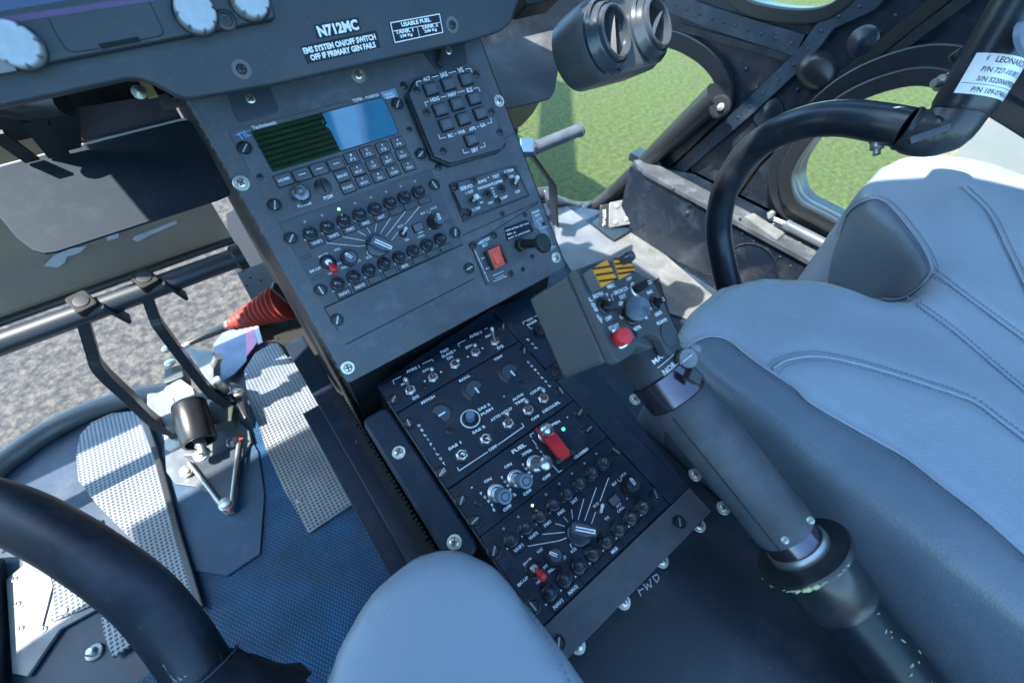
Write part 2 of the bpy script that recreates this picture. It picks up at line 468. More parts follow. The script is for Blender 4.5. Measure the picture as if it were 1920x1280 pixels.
for k in range(40):
    t_ = -3 + k * .35
    p = e0 + ed * t_ + nn * (.10 + .07 * math.sin(k * 1.7) + random.uniform(-.03, .04)); q.append((p.x, p.y))
for k in (39, 0):
    p = e0 + ed * (-3 + k * .35) - nn * .02; q.append((p.x, p.y))
sheet('dirt_edge', q, .006, DIRT)

# =================================================================== cabin floor
ZF = .65
rim = [at(*p, z=ZF) for p in ((-120, 1000), (-40, 905), (0, 872), (60, 830), (130, 790), (220, 755), (300, 735), (390, 735), (440, 690), (462, 655), (490, 622), (540, 590))]
fr_ = smooth_path(rim, 4)
pts = [(p.x, p.y) for p in fr_] + [(.30, .905), (.80, .90), (.95, .70), (.95, -.9), (-.8, -.9)]
mb = MB(); mb.prism(pts, ZF - .05, ZF)
FLP = mat('floor_paint', (.018, .035, .06), .42, nvar=.25, nscale=12, dust=.12, dscale=25)
structure('cabin_floor', mb, FLP)
def fl(px, py, h=0): 
    p = at(px, py, z=ZF + h); return (p.x, p.y)
# rubber mat
mb = MB(); mb.prism([(-.010, .70), (-.012, -.45), (-.46, -.45), (-.46, .30), (-.287, .34), (-.272, .60), (-.20, .62)], ZF + .001, ZF + .005)
solo('floor_mat', mb, MATR, 'dark blue diamond-textured rubber mat beside the centre pedestal', 'floor mat')
# smooth wear plate round the pedal stand
mb = MB(); mb.prism([fl(*p) for p in ((300, 880), (310, 1000), (372, 1072), (430, 1082), (492, 1040), (500, 930), (488, 850), (440, 770), (330, 780))], ZF + .006, ZF + .009)
solo('wear_plate', mb, mat('wear_plate_blue', (.006, .046, .095), .55, nvar=.2, nscale=10, dust=.12, dscale=30), 'smooth dark blue plate on the mat under the pedal stand', 'floor plate', bevel=.001)
# tread plates
def plate(name, pp, h0, h1, m, label, cat, screws=(), lip=False):
    t = thing(name, label, cat, loc=V((*fl(*pp[0]), ZF + h0)))
    mb = MB(); mb.prism([fl(*p) for p in pp], ZF + h0, ZF + h1)
    part('plate_sheet', mb, m, t, bevel=.0008)
    for s_ in screws:
        p = fl(*s_); me = MESH('floor_screw'); inst('screw', me, t, wm(t).inverted() @ V((p[0], p[1], ZF + h1)))
    return t
def MESH(kind):
    if kind in MESHES: return MESHES[kind]
    me = BUILD[kind](); MESHES[kind] = me; return me
MESHES = {}; BUILD = {}
def b_(name, mk, m, **k):
    BUILD[name] = lambda: mk().mesh(name, None, m, **k)
def screw_mb(r, h, cross=True, washer=0):
    mb = MB()
    if washer: mb.lathe([(washer, 0), (washer, .0006), (washer * .93, .0011), (r, .0012)], 24)
    mb.lathe([(r, .0005 if washer else 0), (r, h * .45), (r * .82, h * .85), (r * .45, h), (0, h)], 20)
    return mb
def cross_mb(r, h, slot=False):
    mb = MB(); L_ = r * .62; w_ = r * .13
    if slot: mb.box(-r * .92, r * .92, -w_ * 1.2, w_ * 1.2, h - .0004, h + .00025)
    else:
        mb.box(-L_, L_, -w_, w_, h - .0004, h + .00022); mb.box(-w_, w_, -L_, L_, h - .0004, h + .00026)
    return mb
def two(kind, a, ma, b, mb_):
    "one mesh with two materials (screw body and its recess)"
    def f():
        me = a().mesh(kind, None, ma); n0 = len(me.polygons)
        me2 = b().mesh(kind + '_b', None, None, smooth=0)
        bm = bmesh.new(); bm.from_mesh(me); bm.from_mesh(me2); bm.to_mesh(me); bm.free()
        me.materials.append(mb_)
        for i, p in enumerate(me.polygons):
            if i >= n0: p.material_index = 1
        bpy.data.meshes.remove(me2)
        return me
    BUILD[kind] = f
two('floor_screw', lambda: screw_mb(.0045, .0018), STEEL, lambda: cross_mb(.0045, .0018), GAP)
two('screw_plain', lambda: screw_mb(.0042, .0022, washer=.0062), SCREW, lambda: cross_mb(.0042, .0022), mat('recess_brown', (.05, .04, .03), .7))
two('screw_black', lambda: screw_mb(.0034, .0016), DSCREW, lambda: cross_mb(.0034, .0016), GAP)
two('screw_black_small', lambda: screw_mb(.0026, .0013), DSCREW, lambda: cross_mb(.0026, .0013), GAP)
def dz():
    mb = MB(); mb.lathe([(.0058, -.0005), (.0058, .0009), (.0050, .0013), (.0046, .0013), (.0046, .0003)], 28)
    mb.lathe([(.0041, -.0002), (.0041, .0013), (.0036, .0019), (0, .0020)], 24); return mb
two('fastener', dz, PLAST, lambda: cross_mb(.0041, .0019, True), STEEL)
two('fastener_bare', dz, DSCREW, lambda: cross_mb(.0041, .0019, True), STEEL)

TA = [(150, 855), (158, 818), (178, 796), (215, 779), (262, 774), (276, 800), (300, 872), (325, 950), (355, 1060), (376, 1140), (340, 1115), (260, 1020), (190, 950), (155, 905)]
plate('tread_plate', TA, .006, .010, TREAD, 'sunlit grey tread plate with a curved edge, left of the pedal stand', 'tread plate')
TB = [(468, 742), (462, 700), (482, 668), (528, 640), (548, 628), (572, 700), (622, 800), (697, 925), (583, 1002), (535, 918), (505, 850)]
plate('tread_plate', TB, .006, .011, TREAD, 'grey tread plate between the pedal stand and the tall console, half in sunlight', 'tread plate', screws=((565, 942), (655, 885)))
TC = [(191, 1140), (222, 1158), (272, 1192), (225, 1232)]
plate('tread_plate', [(196, 1138), (275, 1196), (222, 1234), (205, 1190)], .006, .012, TREAD, 'small shaded corner of tread plate below the left control stick', 'tread plate')
TD = [(1035, 394), (1062, 390), (1142, 452), (1235, 523), (1180, 565), (1090, 540), (1045, 470)]
plate('tread_plate', TD, .003, .007, TREAD, 'pale tread plate on the far side of the console, in sunlight', 'tread plate')
# metal sill plates lower left
mb_t = plate('sill_plate', [(20, 1088), (50, 1062), (140, 1000), (190, 975), (230, 1120), (120, 1180), (60, 1268), (32, 1262)], .003, .008, ALU, 'worn sunlit aluminium sill plate at the left edge of the floor', 'floor plate', screws=((36, 1088), (42, 1134), (48, 1180), (92, 1180)))
mb = MB(); mb.prism([fl(*p) for p in ((53, 1055), (92, 1035), (110, 1100), (90, 1175), (72, 1172))], ZF + .008, ZF + .011)
part('cover_strip', mb, ALU, mb_t, bevel=.0006)
mb = MB(); mb.prism([fl(*p) for p in ((95, 1035), (180, 1000), (200, 1130), (108, 1168), (112, 1100))], ZF + .008, ZF + .012)
part('tread_patch', mb, TREAD, mb_t, bevel=.0006)
for s_, lab in (((133, 1148), ''), ((180, 1222), '')):
    p = fl(*s_); mb = MB(); mb.lathe([(.011, 0), (.010, .003), (.006, .004), (.006, .010), (.004, .012), (0, .012)], 20, MX.Translation((p[0], p[1], ZF + .002)))
    part('mount_stud', mb, STEEL, mb_t)
# left sidewall strip (dark) at the very corner
mb = MB(); p0 = at(-60, 1010, z=ZF); p1 = at(18, 1300, z=ZF - .0)
mb.prism([(p0.x - .3, p0.y + .15), (at(14, 1050, z=ZF).x, at(14, 1050, z=ZF).y), (at(26, 1300, z=ZF).x, at(26, 1300, z=ZF).y - .1), (p0.x - .3, -.2)], ZF + .004, ZF + .03)
for k in range(9):
    c = V((at(4, 1100, z=ZF).x - .012, .64 - k * .035, ZF + .03)); mb.dome(c, (0, 0, 1), .003)
solo('side_ledge', mb, FRAMEB, 'dark riveted ledge at the far left edge of the floor', 'ledge', bevel=.001)
# seam strip left of the pedal stand
mb = MB(); mb.strip([at(268, 778, z=ZF + .013), at(300, 870, z=ZF + .013), at(335, 1000, z=ZF + .013), at(378, 1140, z=ZF + .013)], (1, 0, 0), .010, .010)
solo('edge_strip', mb, PLAST, 'narrow black strip along the right edge of the curved tread plate', 'trim strip', bevel=.002)
# floor front rim tube
rp = [at(*p, z=ZF + .012) for p in ((-150, 1010), (-60, 925), (0, 872), (40, 842), (90, 808), (150, 778), (220, 753), (290, 738), (345, 735))]
mb = MB(); mb.tube(smooth_path(rp, 5), .019, 14)
solo('front_rim_tube', mb, mat('grey_rim', (.06, .065, .07), .35, nvar=.1), 'glossy grey curved rim along the front edge of the floor', 'trim tube')

# console foot bracket with rivets (left of the console)
t = thing('foot_bracket', 'black riveted bracket plate at the foot of the console beside the red bellows', 'bracket', loc=(-.03, .78, ZF))
mb = MB()
bp_ = [at(*p, z=.80) for p in ((437, 498), (428, 470), (424, 400), (470, 380), (520, 480), (600, 620), (650, 740), (618, 740), (560, 660), (520, 640), (492, 640), (470, 560))]
mb.prism([(p.x, p.y) for p in bp_], .795, .80)
for p in ((455, 508), (462, 535), (468, 520), (488, 525), (490, 550), (475, 562), (487, 575), (512, 618), (520, 635), (535, 645), (540, 600), (566, 690)):
    mb.dome(at(*p, z=.80), (0, 0, 1), .0032)
part('bracket_plate', mb, BLACK, t, bevel=.001)
mb = MB(); mb.box(-.028, -.004, .74, .80, ZF, .792); part('bracket_web', mb, DARK, t)

# =================================================================== right-hand floor, wall, rail
mb = MB(); mb.prism([fl(*p) for p in ((1142, 452), (1165, 428), (1185, 428), (1345, 566), (1300, 605), (1255, 590), (1235, 523))], ZF + .003, ZF + .006)
for p in ((1185, 445), (1215, 470), (1232, 484), (1250, 500), (1300, 538), (1262, 560), (1310, 575), (1225, 500), (1180, 470), (1200, 520)):
    mb.dome(at(*p, z=ZF + .006), (0, 0, 1), .0035)
solo('floor_panel', mb, ALU, 'worn riveted aluminium floor panel along the right wall, sunlit', 'floor plate', bevel=.0005)
# lower side wall
def side(x): return Frame((x, 0, 0), (0, -1, 0), (0, 0, 1))   # seen from inside
mb = MB(); mb.box(.905, .93, -.9, .655, ZF - .05, .832)
def rows(mb, x, pts, r=.0035, n=(-1, 0, 0)):
    for p in pts: mb.dome(at(*p, x=x), n, r)
rows(mb, .905, [(1229, 346), (1250, 354), (1268, 367), (1217, 357), (1207, 368), (1201, 433), (1210, 443), (1226, 457), (1242, 469), (1256, 480), (1271, 492), (1287, 505), (1304, 517), (1332, 515), (1320, 528), (1340, 540), (1392, 438), (1413, 453), (1438, 467), (1462, 482), (1482, 499), (1418, 480), (1388, 410), (1500, 530), (1480, 545), (1450, 560), (1520, 512)])
for p in ((1295, 384), (1288, 400), (1325, 423)):
    c = at(*p, x=.905); mb.lathe([(.0075, 0), (.0065, .002), (.004, .002), (.0035, .004), (0, .004)], 16, q_to((-1, 0, 0), c))
solo('side_wall', mb, FRAMEB, 'dark riveted lower cabin wall below the right rail', 'wall panel', bevel=.001)
# round access cover low on the wall, behind the stick
mb = MB(); c = at(1410, 500, x=.902); mb.lathe([(.055, 0), (.055, .002), (.052, .003), (0, .003)], 40, q_to((-1, 0, 0), c)); mb.tube([c + V((-.004, .058 * math.cos(a / 20 * 2 * math.pi), .058 * math.sin(a / 20 * 2 * math.pi))) for a in range(20)], .002, 8, closed=True)
solo('access_cover', mb, FRAMEB, 'round black access cover on the wall behind the right stick', 'cover')
# rail
t = thing('side_rail', 'worn grey riveted rail running along the right cabin wall', 'rail', loc=(.93, .3, .832))
mb = MB(); mb.prism([(.898, .60), (.898, -.9), (.952, -.9), (.952, .64), (.92, .66)], .832, .842)
for p in ((1240, 335), (1262, 352), (1290, 360), (1315, 378), (1340, 393), (1362, 395), (1400, 405), (1425, 430), (1450, 420), (1475, 440), (1500, 455), (1520, 452), (1535, 480), (1515, 470), (1545, 500), (1555, 478), (1490, 430)):
    mb.dome(at(*p, z=.842), (0, 0, 1), .0038)
part('rail_flange', mb, RAILP, t, bevel=.001)
mb = MB(); mb.box(.9525, .999, -.9, .70, .815, .836); part('rail_shelf', mb, FRAMEB, t)
mb = MB(); mb.prism([(p.x, p.y) for p in [at(*q_, z=.842) for q_ in ((1395, 408), (1412, 402), (1470, 440), (1455, 452))]], .842, .846); part('mount_pad', mb, ALU, t, bevel=.001)
# gas strut on the rail
t = thing('door_strut', 'small silver gas strut with ball end lying along the right rail', 'strut', loc=at(1445, 405, z=.86))
mb = MB(); mb.lathe([(0, -.009), (.006, -.007), (.009, 0), (.006, .007), (0, .009)], 16, MX.Translation(at(1446, 402, z=.862))); part('ball_end', mb, STEEL, t)
mb = MB(); mb.tube([at(1452, 410, z=.862), at(1475, 420, z=.862)], .0045, 12); part('strut_rod', mb, CHROME, t)
mb = MB(); mb.tube([at(1475, 420, z=.862), at(1480, 424, z=.862), at(1640, 505, z=.862)], .0105, 16); part('strut_body', mb, mat('strut_grey', (.12, .14, .17), .3, .3), t)
# latch bracket
t = thing('latch_bracket', 'small bare-metal latch bracket with a black lever on the right floor', 'bracket', loc=at(1160, 425, z=.66))
fb = Frame(at(1165, 400, z=.70), (.80, -.55, .2), (.4, .55, .75))
mb = MB(fb); mb.prism(rr(-.035, .030, -.034, .036, .006), -.012, 0.0); part('bracket_body', mb, ALU, t, bevel=.002)
mb = MB(fb); mb.prism(rr(-.060, -.036, -.036, .034, .003), -.02, -.002); part('lever', mb, PLAST, t, bevel=.002)
mb = MB(fb)
text(mb, '3771AL', (-.048, .020), (-.048, -.026), h=-.0017, cap=.009); part('lettering', mb, DIMW, t)
for p in ((-.012, .022), (.018, .020), (.015, -.02), (-.015, -.022)):
    mb = MB(fb); mb.lathe([(.0065, 0), (.006, .002), (.003, .003), (0, .003)], 14, MX.Translation((*p, 0))); part('bolt', mb, SCREW, t)
mb = MB(); mb.tube([at(1190, 370, z=.73), at(1208, 380, z=.72), at(1207, 405, z=.70), at(1218, 437, z=.67), at(1213, 450, z=.66)], .003, 8); part('spring_wire', mb, CHROME, t)
mb = MB(); mb.prism([fl(*p) for p in ((1108, 425), (1135, 405), (1180, 440), (1150, 458))], ZF + .008, ZF + .016); part('base_block', mb, mat('blue_black', (.015, .03, .05), .4), t, bevel=.002)

# =================================================================== upper right cabin side (frames and windows) at x = 1.0
def holed(name, outline, holes, fr, h0, h1, m, parent=None, bevel=.0):
    "a sheet with openings: curve fill handles the holes"
    cu = bpy.data.curves.new(name, 'CURVE'); cu.dimensions = '2D'; cu.fill_mode = 'BOTH'; cu.extrude = (h1 - h0) / 2; cu.bevel_depth = bevel; cu.bevel_resolution = 1
    for L_ in [outline] + holes:
        sp = cu.splines.new('POLY'); sp.points.add(len(L_) - 1); sp.use_cyclic_u = True
        for i, p in enumerate(L_): sp.points[i].co = (p[0], p[1], 0, 1)
    o = bpy.data.objects.new('t', cu); col.objects.link(o)
    me = bpy.data.meshes.new_from_object(o)
    M = fr.m @ MX.Translation((0, 0, (h0 + h1) / 2)); me.transform(M)
    bpy.data.objects.remove(o)
    return me
def mesh_part(name, me, m, parent, label=None):
    me = me.copy(); me.name = name; me.transform(wm(parent).inverted()); me.materials.clear(); me.materials.append(m)
    me.shade_smooth(); me.set_sharp_from_angle(angle=R(40))
    o = bpy.data.objects.new(name, me); col.objects.link(o); o.parent = parent; WM[o.name] = wm(parent)
    if label: o['label'] = label
    return o
def close2(pts, n=6):
    return [(p.x, p.y) for p in smooth_path([V((p[0], p[1], 0)) for p in pts], n, closed=True)]
def offs(pts, d):
    n = len(pts); out = []
    ar = sum(pts[i][0] * pts[(i + 1) % n][1] - pts[(i + 1) % n][0] * pts[i][1] for i in range(n))
    s_ = 1 if ar > 0 else -1
    for i in range(n):
        a = V(pts[i - 1]); b = V(pts[(i + 1) % n]); t_ = (b - a).normalized(); out.append((pts[i][0] + s_ * t_.y * d, pts[i][1] - s_ * t_.x * d))
    return out
SX = side(1.0)
w1 = close2([tuple(SX.l(*p)[:2]) for p in ((960, 240), (1000, 160), (1080, 112), (1180, 92), (1252, 84), (1310, 108), (1346, 145), (1352, 185), (1322, 220), (1240, 300), (1160, 362), (1112, 388), (1040, 396), (970, 380))])
w2 = close2([tuple(SX.l(*p)[:2]) for p in ((1500, 345), (1503, 305), (1540, 250), (1600, 195), (1680, 160), (1760, 152), (1850, 195), (1960, 262), (2100, 360), (2100, 600), (1800, 520), (1660, 450), (1560, 396), (1515, 372))])
w3 = close2([tuple(SX.l(*p)[:2]) for p in ((1385, -30), (1405, -3), (1450, 11), (1510, 17), (1560, 8), (1600, -25), (1640, -90), (1560, -190), (1400, -130))])
t = thing('cabin_side', 'black riveted right cabin side with rounded window openings', 'cabin side', loc=(1.0, .2, .84))
top_y = 1.55
outline = [(-3.4, 0.02), (-1.2, .02), (-1.0, .60), (-.69, .62), (-.60, .842), (.95, .842), (.95, top_y), (-3.4, top_y)]
outline = [(-3.6, -.1), (-.70, -.1), (-.69, .60), (-.64, .842), (1.2, .842), (1.2, 1.50), (.2, 1.75), (-3.6, 1.75)]
def inside_shift(h):  # keep holes inside the outline
    return h
me = holed('skin', outline, [w1, w2, w3], SX, -.03, 0, FRAMEB)
SKIN = me
def ring(hole, d, h0, h1, m, name):
    me = holed(name, offs(hole, d), [offs(hole, .0005)], SX, h0, h1, m, bevel=.003)
    mesh_part(name, me, m, t)
ring(w1, .030, .002, .016, mat('window_surround', (.013, .016, .021), .3, nvar=.1), 'window_surround')
ring(w2, .050, .002, .020, MATS['window_surround'], 'window_surround')
ring(w2, .022, .020, .032, PLAST, 'window_seal')
ring(w3, .018, .002, .012, PLAST, 'window_seal')
GL = bpy.data.materials.new('window_glass'); GL.use_nodes = True
_n = GL.node_tree.nodes; _l = GL.node_tree.links; _n.clear()
_o = _n.new('ShaderNodeOutputMaterial'); _m = _n.new('ShaderNodeMixShader'); _t = _n.new('ShaderNodeBsdfTransparent'); _g = _n.new('ShaderNodeBsdfGlossy'); _f = None
_g.inputs['Roughness'].default_value = .02; _t.inputs[0].default_value = (.93, .97, .93, 1); _m.inputs[0].default_value = .015
_l.new(_t.outputs[0], _m.inputs[1]); _l.new(_g.outputs[0], _m.inputs[2]); _l.new(_m.outputs[0], _o.inputs[0])
for h_ in (w1, w2, w3):
    mb = MB(SX); mb.prism(offs(h_, .004), -.018, -.014); part('window_pane', mb, GL, t, smooth=0)
# diagonal riveted straps
def strap(pp, w_, h0, h1, m, name, riv=True, fr=SX):
    q_ = [fr.l(*p) for p in pp]; mb = MB(fr)
    L_ = []; R_ = []
    for i, p in enumerate(q_):
        a = q_[max(i - 1, 0)]; b = q_[min(i + 1, len(q_) - 1)]; d = V((b.x - a.x, b.y - a.y)).normalized(); n_ = V((-d.y, d.x)) * w_ / 2
        L_.append((p.x + n_.x, p.y + n_.y)); R_.append((p.x - n_.x, p.y - n_.y))
    for i in range(len(q_) - 1): mb.prism([L_[i], L_[i + 1], R_[i + 1], R_[i]], h0, h1)
    if riv:
        for i in range(len(q_) - 1):
            a, b = q_[i], q_[i + 1]; n_ = max(1, int((b - a).length / .028))
            for k in range(n_):
                p = a.lerp(b, (k + .5) / n_); mb.dome(fr.w((p.x, p.y, h1)), fr.n, .0035) if False else mb.lathe([(.0035, 0), (.0028, .0012), (0, .002)], 8, MX.Translation((p.x, p.y, h1)))
    return part(name, mb, m, t, smooth=30)
BSTR = mat('blue_black_strap', (.016, .028, .048), .38, nvar=.25, nscale=20, dust=.12, dscale=20)
strap([(1690, -60), (1640, 0), (1560, 38), (1510, 105), (1400, 208), (1262, 330)], .030, .004, .012, BSTR, 'frame_strap')
strap([(1240, -6), (1330, 30), (1420, 58), (1505, 84)], .034, .004, .011, BSTR, 'frame_strap')
strap([(1275, 50), (1350, 70), (1440, 95), (1500, 112)], .012, .004, .009, FRAMEB, 'frame_strap', False)
mb = MB(SX)
for p in ((1462, 80), (1444, 106), (1536, 86), (1558, 110), (1580, 136), (1476, 145), (1497, 168), (1518, 192), (1488, 215), (1440, 240), (1420, 255), (1380, 150), (1400, 130), (1420, 165), (1280, 20), (1310, 32), (1350, 45), (1380, 50), (1550, 60), (1600, 40), (1345, 285), (1335, 315), (1380, 330), (1430, 270), (1290, 340), (1400, 360), (1360, 352), (1300, 320), (1650, 60), (1680, 30), (1405, 20), (1440, 30), (1472, 38), (1500, 40), (1528, 35)):
    q_ = SX.l(*p); mb.lathe([(.0048, 0), (.0038, .002), (0, .003)], 8, MX.Translation((q_.x, q_.y, .0)))
RIV = mb
_m = RIV.mesh('rv', None, None); bm = bmesh.new(); bm.from_mesh(SKIN); bm.from_mesh(_m); bm.to_mesh(SKIN); bm.free(); mesh_part('side_skin', SKIN, FRAMEB, t)
for p, r_ in (((1619, 78), .024), ((1441, 212), .030)):
    q_ = SX.l(*p); mb = MB(SX); mb.lathe([(r_, 0), (r_, .004), (r_ * .8, .007), (r_ * .5, .007), (r_ * .35, .010), (0, .010)], 36, MX.Translation((q_.x, q_.y, 0))); part('round_cap', mb, FRAMEB, t)
# scoop-shaped bump
q0 = SX.l(1505, 105); q1 = SX.l(1562, 165)
d_ = (q1 - q0); mb = MB(SX); prof = []
vs = []; fs = []
n1_, n2_ = 12, 12
dn = V((d_.x, d_.y)).normalized(); nn_ = V((-dn.y, dn.x))
for i in range(n1_ + 1):
    u_ = i / n1_; wd_ = .030 * math.sin(math.pi * (.12 + .86 * u_)) ** .6; hh_ = .028 * (1 - u_) ** .5 * math.sin(math.pi * min(1, u_ * 3.2 + .02) / 2) + .001
    c = V((q0.x, q0.y)) + V((d_.x, d_.y)) * u_
    for j in range(n2_ + 1):
        a = math.pi * j / n2_; p = c + nn_ * wd_ * math.cos(a); vs.append((p.x, p.y, hh_ * math.sin(a)))
for i in range(n1_):
    for j in range(n2_): fs.append((i * (n2_ + 1) + j, i * (n2_ + 1) + j + 1, (i + 1) * (n2_ + 1) + j + 1, (i + 1) * (n2_ + 1) + j))
mb.add(vs, fs); part('scoop', mb, PLAST, t, smooth=80)
# door seam
mb = MB(SX); strap([(1800, -30), (1700, 50), (1600, 130), (1500, 215), (1420, 300), (1378, 360)], .022, .001, .006, GAP, 'door_seam', False)
strap([(1850, -30), (1735, 55), (1640, 130), (1540, 200), (1470, 290), (1465, 350), (1500, 410), (1560, 450)], .016, .004, .016, PLAST, 'door_seal', False)
# lower window rim of the chin window on the right: fat dark tube + padded post
mb = MB(); mb.tube(smooth_path([V((.30, .90, .66)), at(1000, 368, z=.67), at(1040, 378, z=.67), at(1085, 390, x=.93), at(1118, 384, x=.955), at(1160, 350, x=.965), at(1225, 290, x=.97)], 6), .020, 16)
solo('window_rim_tube', mb, mat('satin_tube', (.03, .034, .04), .28), 'fat satin grey tube along the bottom of the grass-side window', 'trim tube')
t2 = thing('padded_post', 'black padded post with a bolt slanting along the lower edge of the right window', 'post', loc=at(1200, 320, x=.96))
fpo = [at(1150, 362, x=.955), at(1345, 178, x=.955)]
mb = MB(); mb.tube([fpo[0], fpo[0].lerp(fpo[1], .5), fpo[1]], [.019, .024, .028], 14); part('pad', mb, PLAST, t2)
mb = MB(); mb.lathe([(.022, 0), (.022, .012), (.018, .016), (0, .016)], 18, q_to((-1, -.2, .3), at(1352, 200, x=.95))); part('end_lug', mb, PLAST, t2)
mb = MB(); mb.lathe([(.007, 0), (.007, .003), (.004, .004), (0, .004)], 12, q_to((-1, -.2, .3), at(1352, 201, x=.933))); part('bolt', mb, SCREW, t2)

# =================================================================== unseen roof, door and plank, shaped to set where sun falls
SHADEM = mat('unseen_shade_grey', (.09, .095, .10), .7)
SHADE_ROOF = [(-1.06, -.40), (-1.06, .74), (-.66, .74), (-.62, .49), (-.43, .49), (-.38, .60), (.0, .60), (.02, .36), (.16, .30), (.27, .20), (.36, .03), (.40, -.40)]  # outline cut so sun reaches only the wanted patches
t = thing('shade_roof', 'unseen grey roof section above the seats, outline cut to shape the sun patches', 'roof', loc=(-.3, 0, 2.05))
mb = MB(); mb.prism(SHADE_ROOF, 2.05, 2.10); part('shade_roof_panel', mb, SHADEM, t)
mb = MB(); mb.box(.465, 1.0, -.30, 1.45, 2.05, 2.10); part('shade_side_panel', mb, SHADEM, t)  # section added to keep the sun off the right wall
t = thing('shade_door', 'unseen left door panel, added to shade the floor mat', 'door', loc=(-.9, -.1, ZF))
mb = MB(); mb.add([(x, y, z) for x in (-.90, -.93) for y, z in ((-.5, ZF), (.44, ZF), (.50, 1.10), (.63, 1.80), (.50, 2.05), (-.5, 2.05))], [(0, 1, 2, 3, 4, 5), (11, 10, 9, 8, 7, 6)] + [(i, (i + 1) % 6, 6 + (i + 1) % 6, 6 + i) for i in range(6)])
part('shade_door_panel', mb, SHADEM, t)  # panel added out of view to shade the floor mat
t = thing('shadow_plank', 'short grey added shadow plank above the cabin, seen only by its shadow on the grass', 'shadow plank', loc=(-1, 1.6, 3.2))
mb = MB(); mb.strip([V((-.55, 1.45, 3.2)), V((1.05, 3.27, 3.2)), V((1.13, 3.36, 3.2)), V((1.17, 3.41, 3.2))], (1.14, -1, 0), [.24, .24, .20, .08], .03); part('plank', mb, SHADEM, t)  # short plank added out of view to cast the shadow band on the lawn
# =================================================================== tall console (upper)
t = thing('tall_console', 'sloping tall grey console carrying the radio and autopilot units', 'console', UF, (-.014, -.147, 0))
mb = MB(UF)
UX0, UX1, UY0, UY1 = -.0144, .2537, -.1472, .135
mb.prism(rr(UX0, UX1, UY0, UY1, .003, 2), -.012, -.0008)
part('face_plate', mb, PAINT, t, bevel=.0015)
# side walls: flange strip with holes
mb = MB(UF); mb.box(UX0 + .001, UX0 + .004, UY0, UY1, -.028, -.010); 
for k in range(34):
    yy = UY0 + .006 + k * .0082; mb.box(UX0 - .0006, UX0 + .002, yy, yy + random.uniform(.0015, .004), -.021 - random.uniform(0, .004), -.016)
part('side_flange', mb, mat('gritty_flange', (.10, .10, .10), .7, nvar=.6, nscale=260, bump=.6, bscale=500), t)
mb = MB(UF); mb.prism([(UX0 + .006, UY0 + .002), (UX1 - .006, UY0 + .002), (UX1 - .006, UY1), (UX0 + .006, UY1)], -.03, -.0125)
part('face_backing', mb, DARK, t)
mb = MB()
w0 = UF.w((0, UY0, -.03)); w1_ = UF.w((0, UY1, -.03))
for x0, x1 in ((.0235, .2855),):
    pr = [(w0.y, w0.z), (w1_.y, w1_.z), (.80, w1_.z), (.80, ZF + .004), (.32, ZF + .004)]
    vs = [(x0, a, b) for a, b in pr] + [(x1, a, b) for a, b in pr]; n = len(pr)
    mb.add(vs, [tuple(range(n)), tuple(range(n, 2 * n))[::-1]] + [(i, (i + 1) % n, n + (i + 1) % n, n + i) for i in range(n)])
part('console_box', mb, DARK, t)
mb = MB(UF); mb.box(UX1 - .0015, UX1 + .0008, UY0, UY1, -.022, -.0012); part('edge_trim', mb, GAP, t)
def scr(par, fr, lst, kind, name='screw', h=0., jit=True):
    inv = wm(par).inverted()
    for p in lst:
        q_ = fr.l(*p, h)
        inst(name, MESH(kind), par, inv @ fr.w(q_), MX.Rotation(random.uniform(0, 1.5), 4, 'Z') if jit else None)
scr(t, UF, [(470, 187), (453, 344), (652, 689), (672, 142), (840, 97), (935, 190), (1042, 483)], 'screw_plain', h=-.0008)
scr(t, UF, [(822, 314), (757, 161), (893, 141)], 'screw_black', h=-.0006)
scr(t, UF, [(942, 401), (984, 403), (998, 481), (980, 505), (1018, 420)], 'screw_black_small', h=-.0006)
scr(t, UF, [(632, 600), (879, 503)], 'fastener', 'fastener', h=-.0006)
# blank cover outline grooves
mb = MB(UF)
def groove(mb, fr, pp, w_=.0007, h0=-.0011, h1=-.0004):
    for i in range(len(pp) - 1): bar2(mb, fr.l(*pp[i]), fr.l(*pp[i + 1]), w_, h0, h1)
groove(mb, UF, [(648, 646), (890, 522)]); groove(mb, UF, [(608, 577), (634, 620)]); groove(mb, UF, [(608, 577), (868, 458)], .0012)
groove(mb, UF, [(880, 462), (1010, 380)]); groove(mb, UF, [(810, 318), (990, 240)], .0004)
groove(mb, UF, [(868, 441), (1010, 378)])
part('panel_seams', mb, GAP, t, smooth=0)

# =================================================================== low pedestal (lower console)
t = thing('centre_pedestal', 'low dark console box between the seats carrying the flight control units', 'console', LF, (-.03, -.272, 0))
mb = MB(LF); mb.prism([(-.0005, -.2725), (.170, -.2725), (.196, -.10), (.196, .012), (.150, .02), (-.0005, .004)], -.024, -.0030)
part('pedestal_top', mb, LPAINT, t, bevel=.0012)
mb = MB(LF); mb.box(.0, .1715, -.274, -.2492, -.004, .0006); part('aft_lip', mb, LIP, t, bevel=.0006)
mb = MB(LF); mb.box(.1475, .1700, -.2492, -.0795, -.004, -.0006); part('side_cover', mb, LPAINT, t, bevel=.001)
mb = MB(); o0 = LF.w((0, 0, 0)); 
mb.box(.045, .214, .02, .30, .93, 1.005); mb.box(.02, .235, .10, .33, ZF, .95); part('pedestal_box', mb, DARK, t)
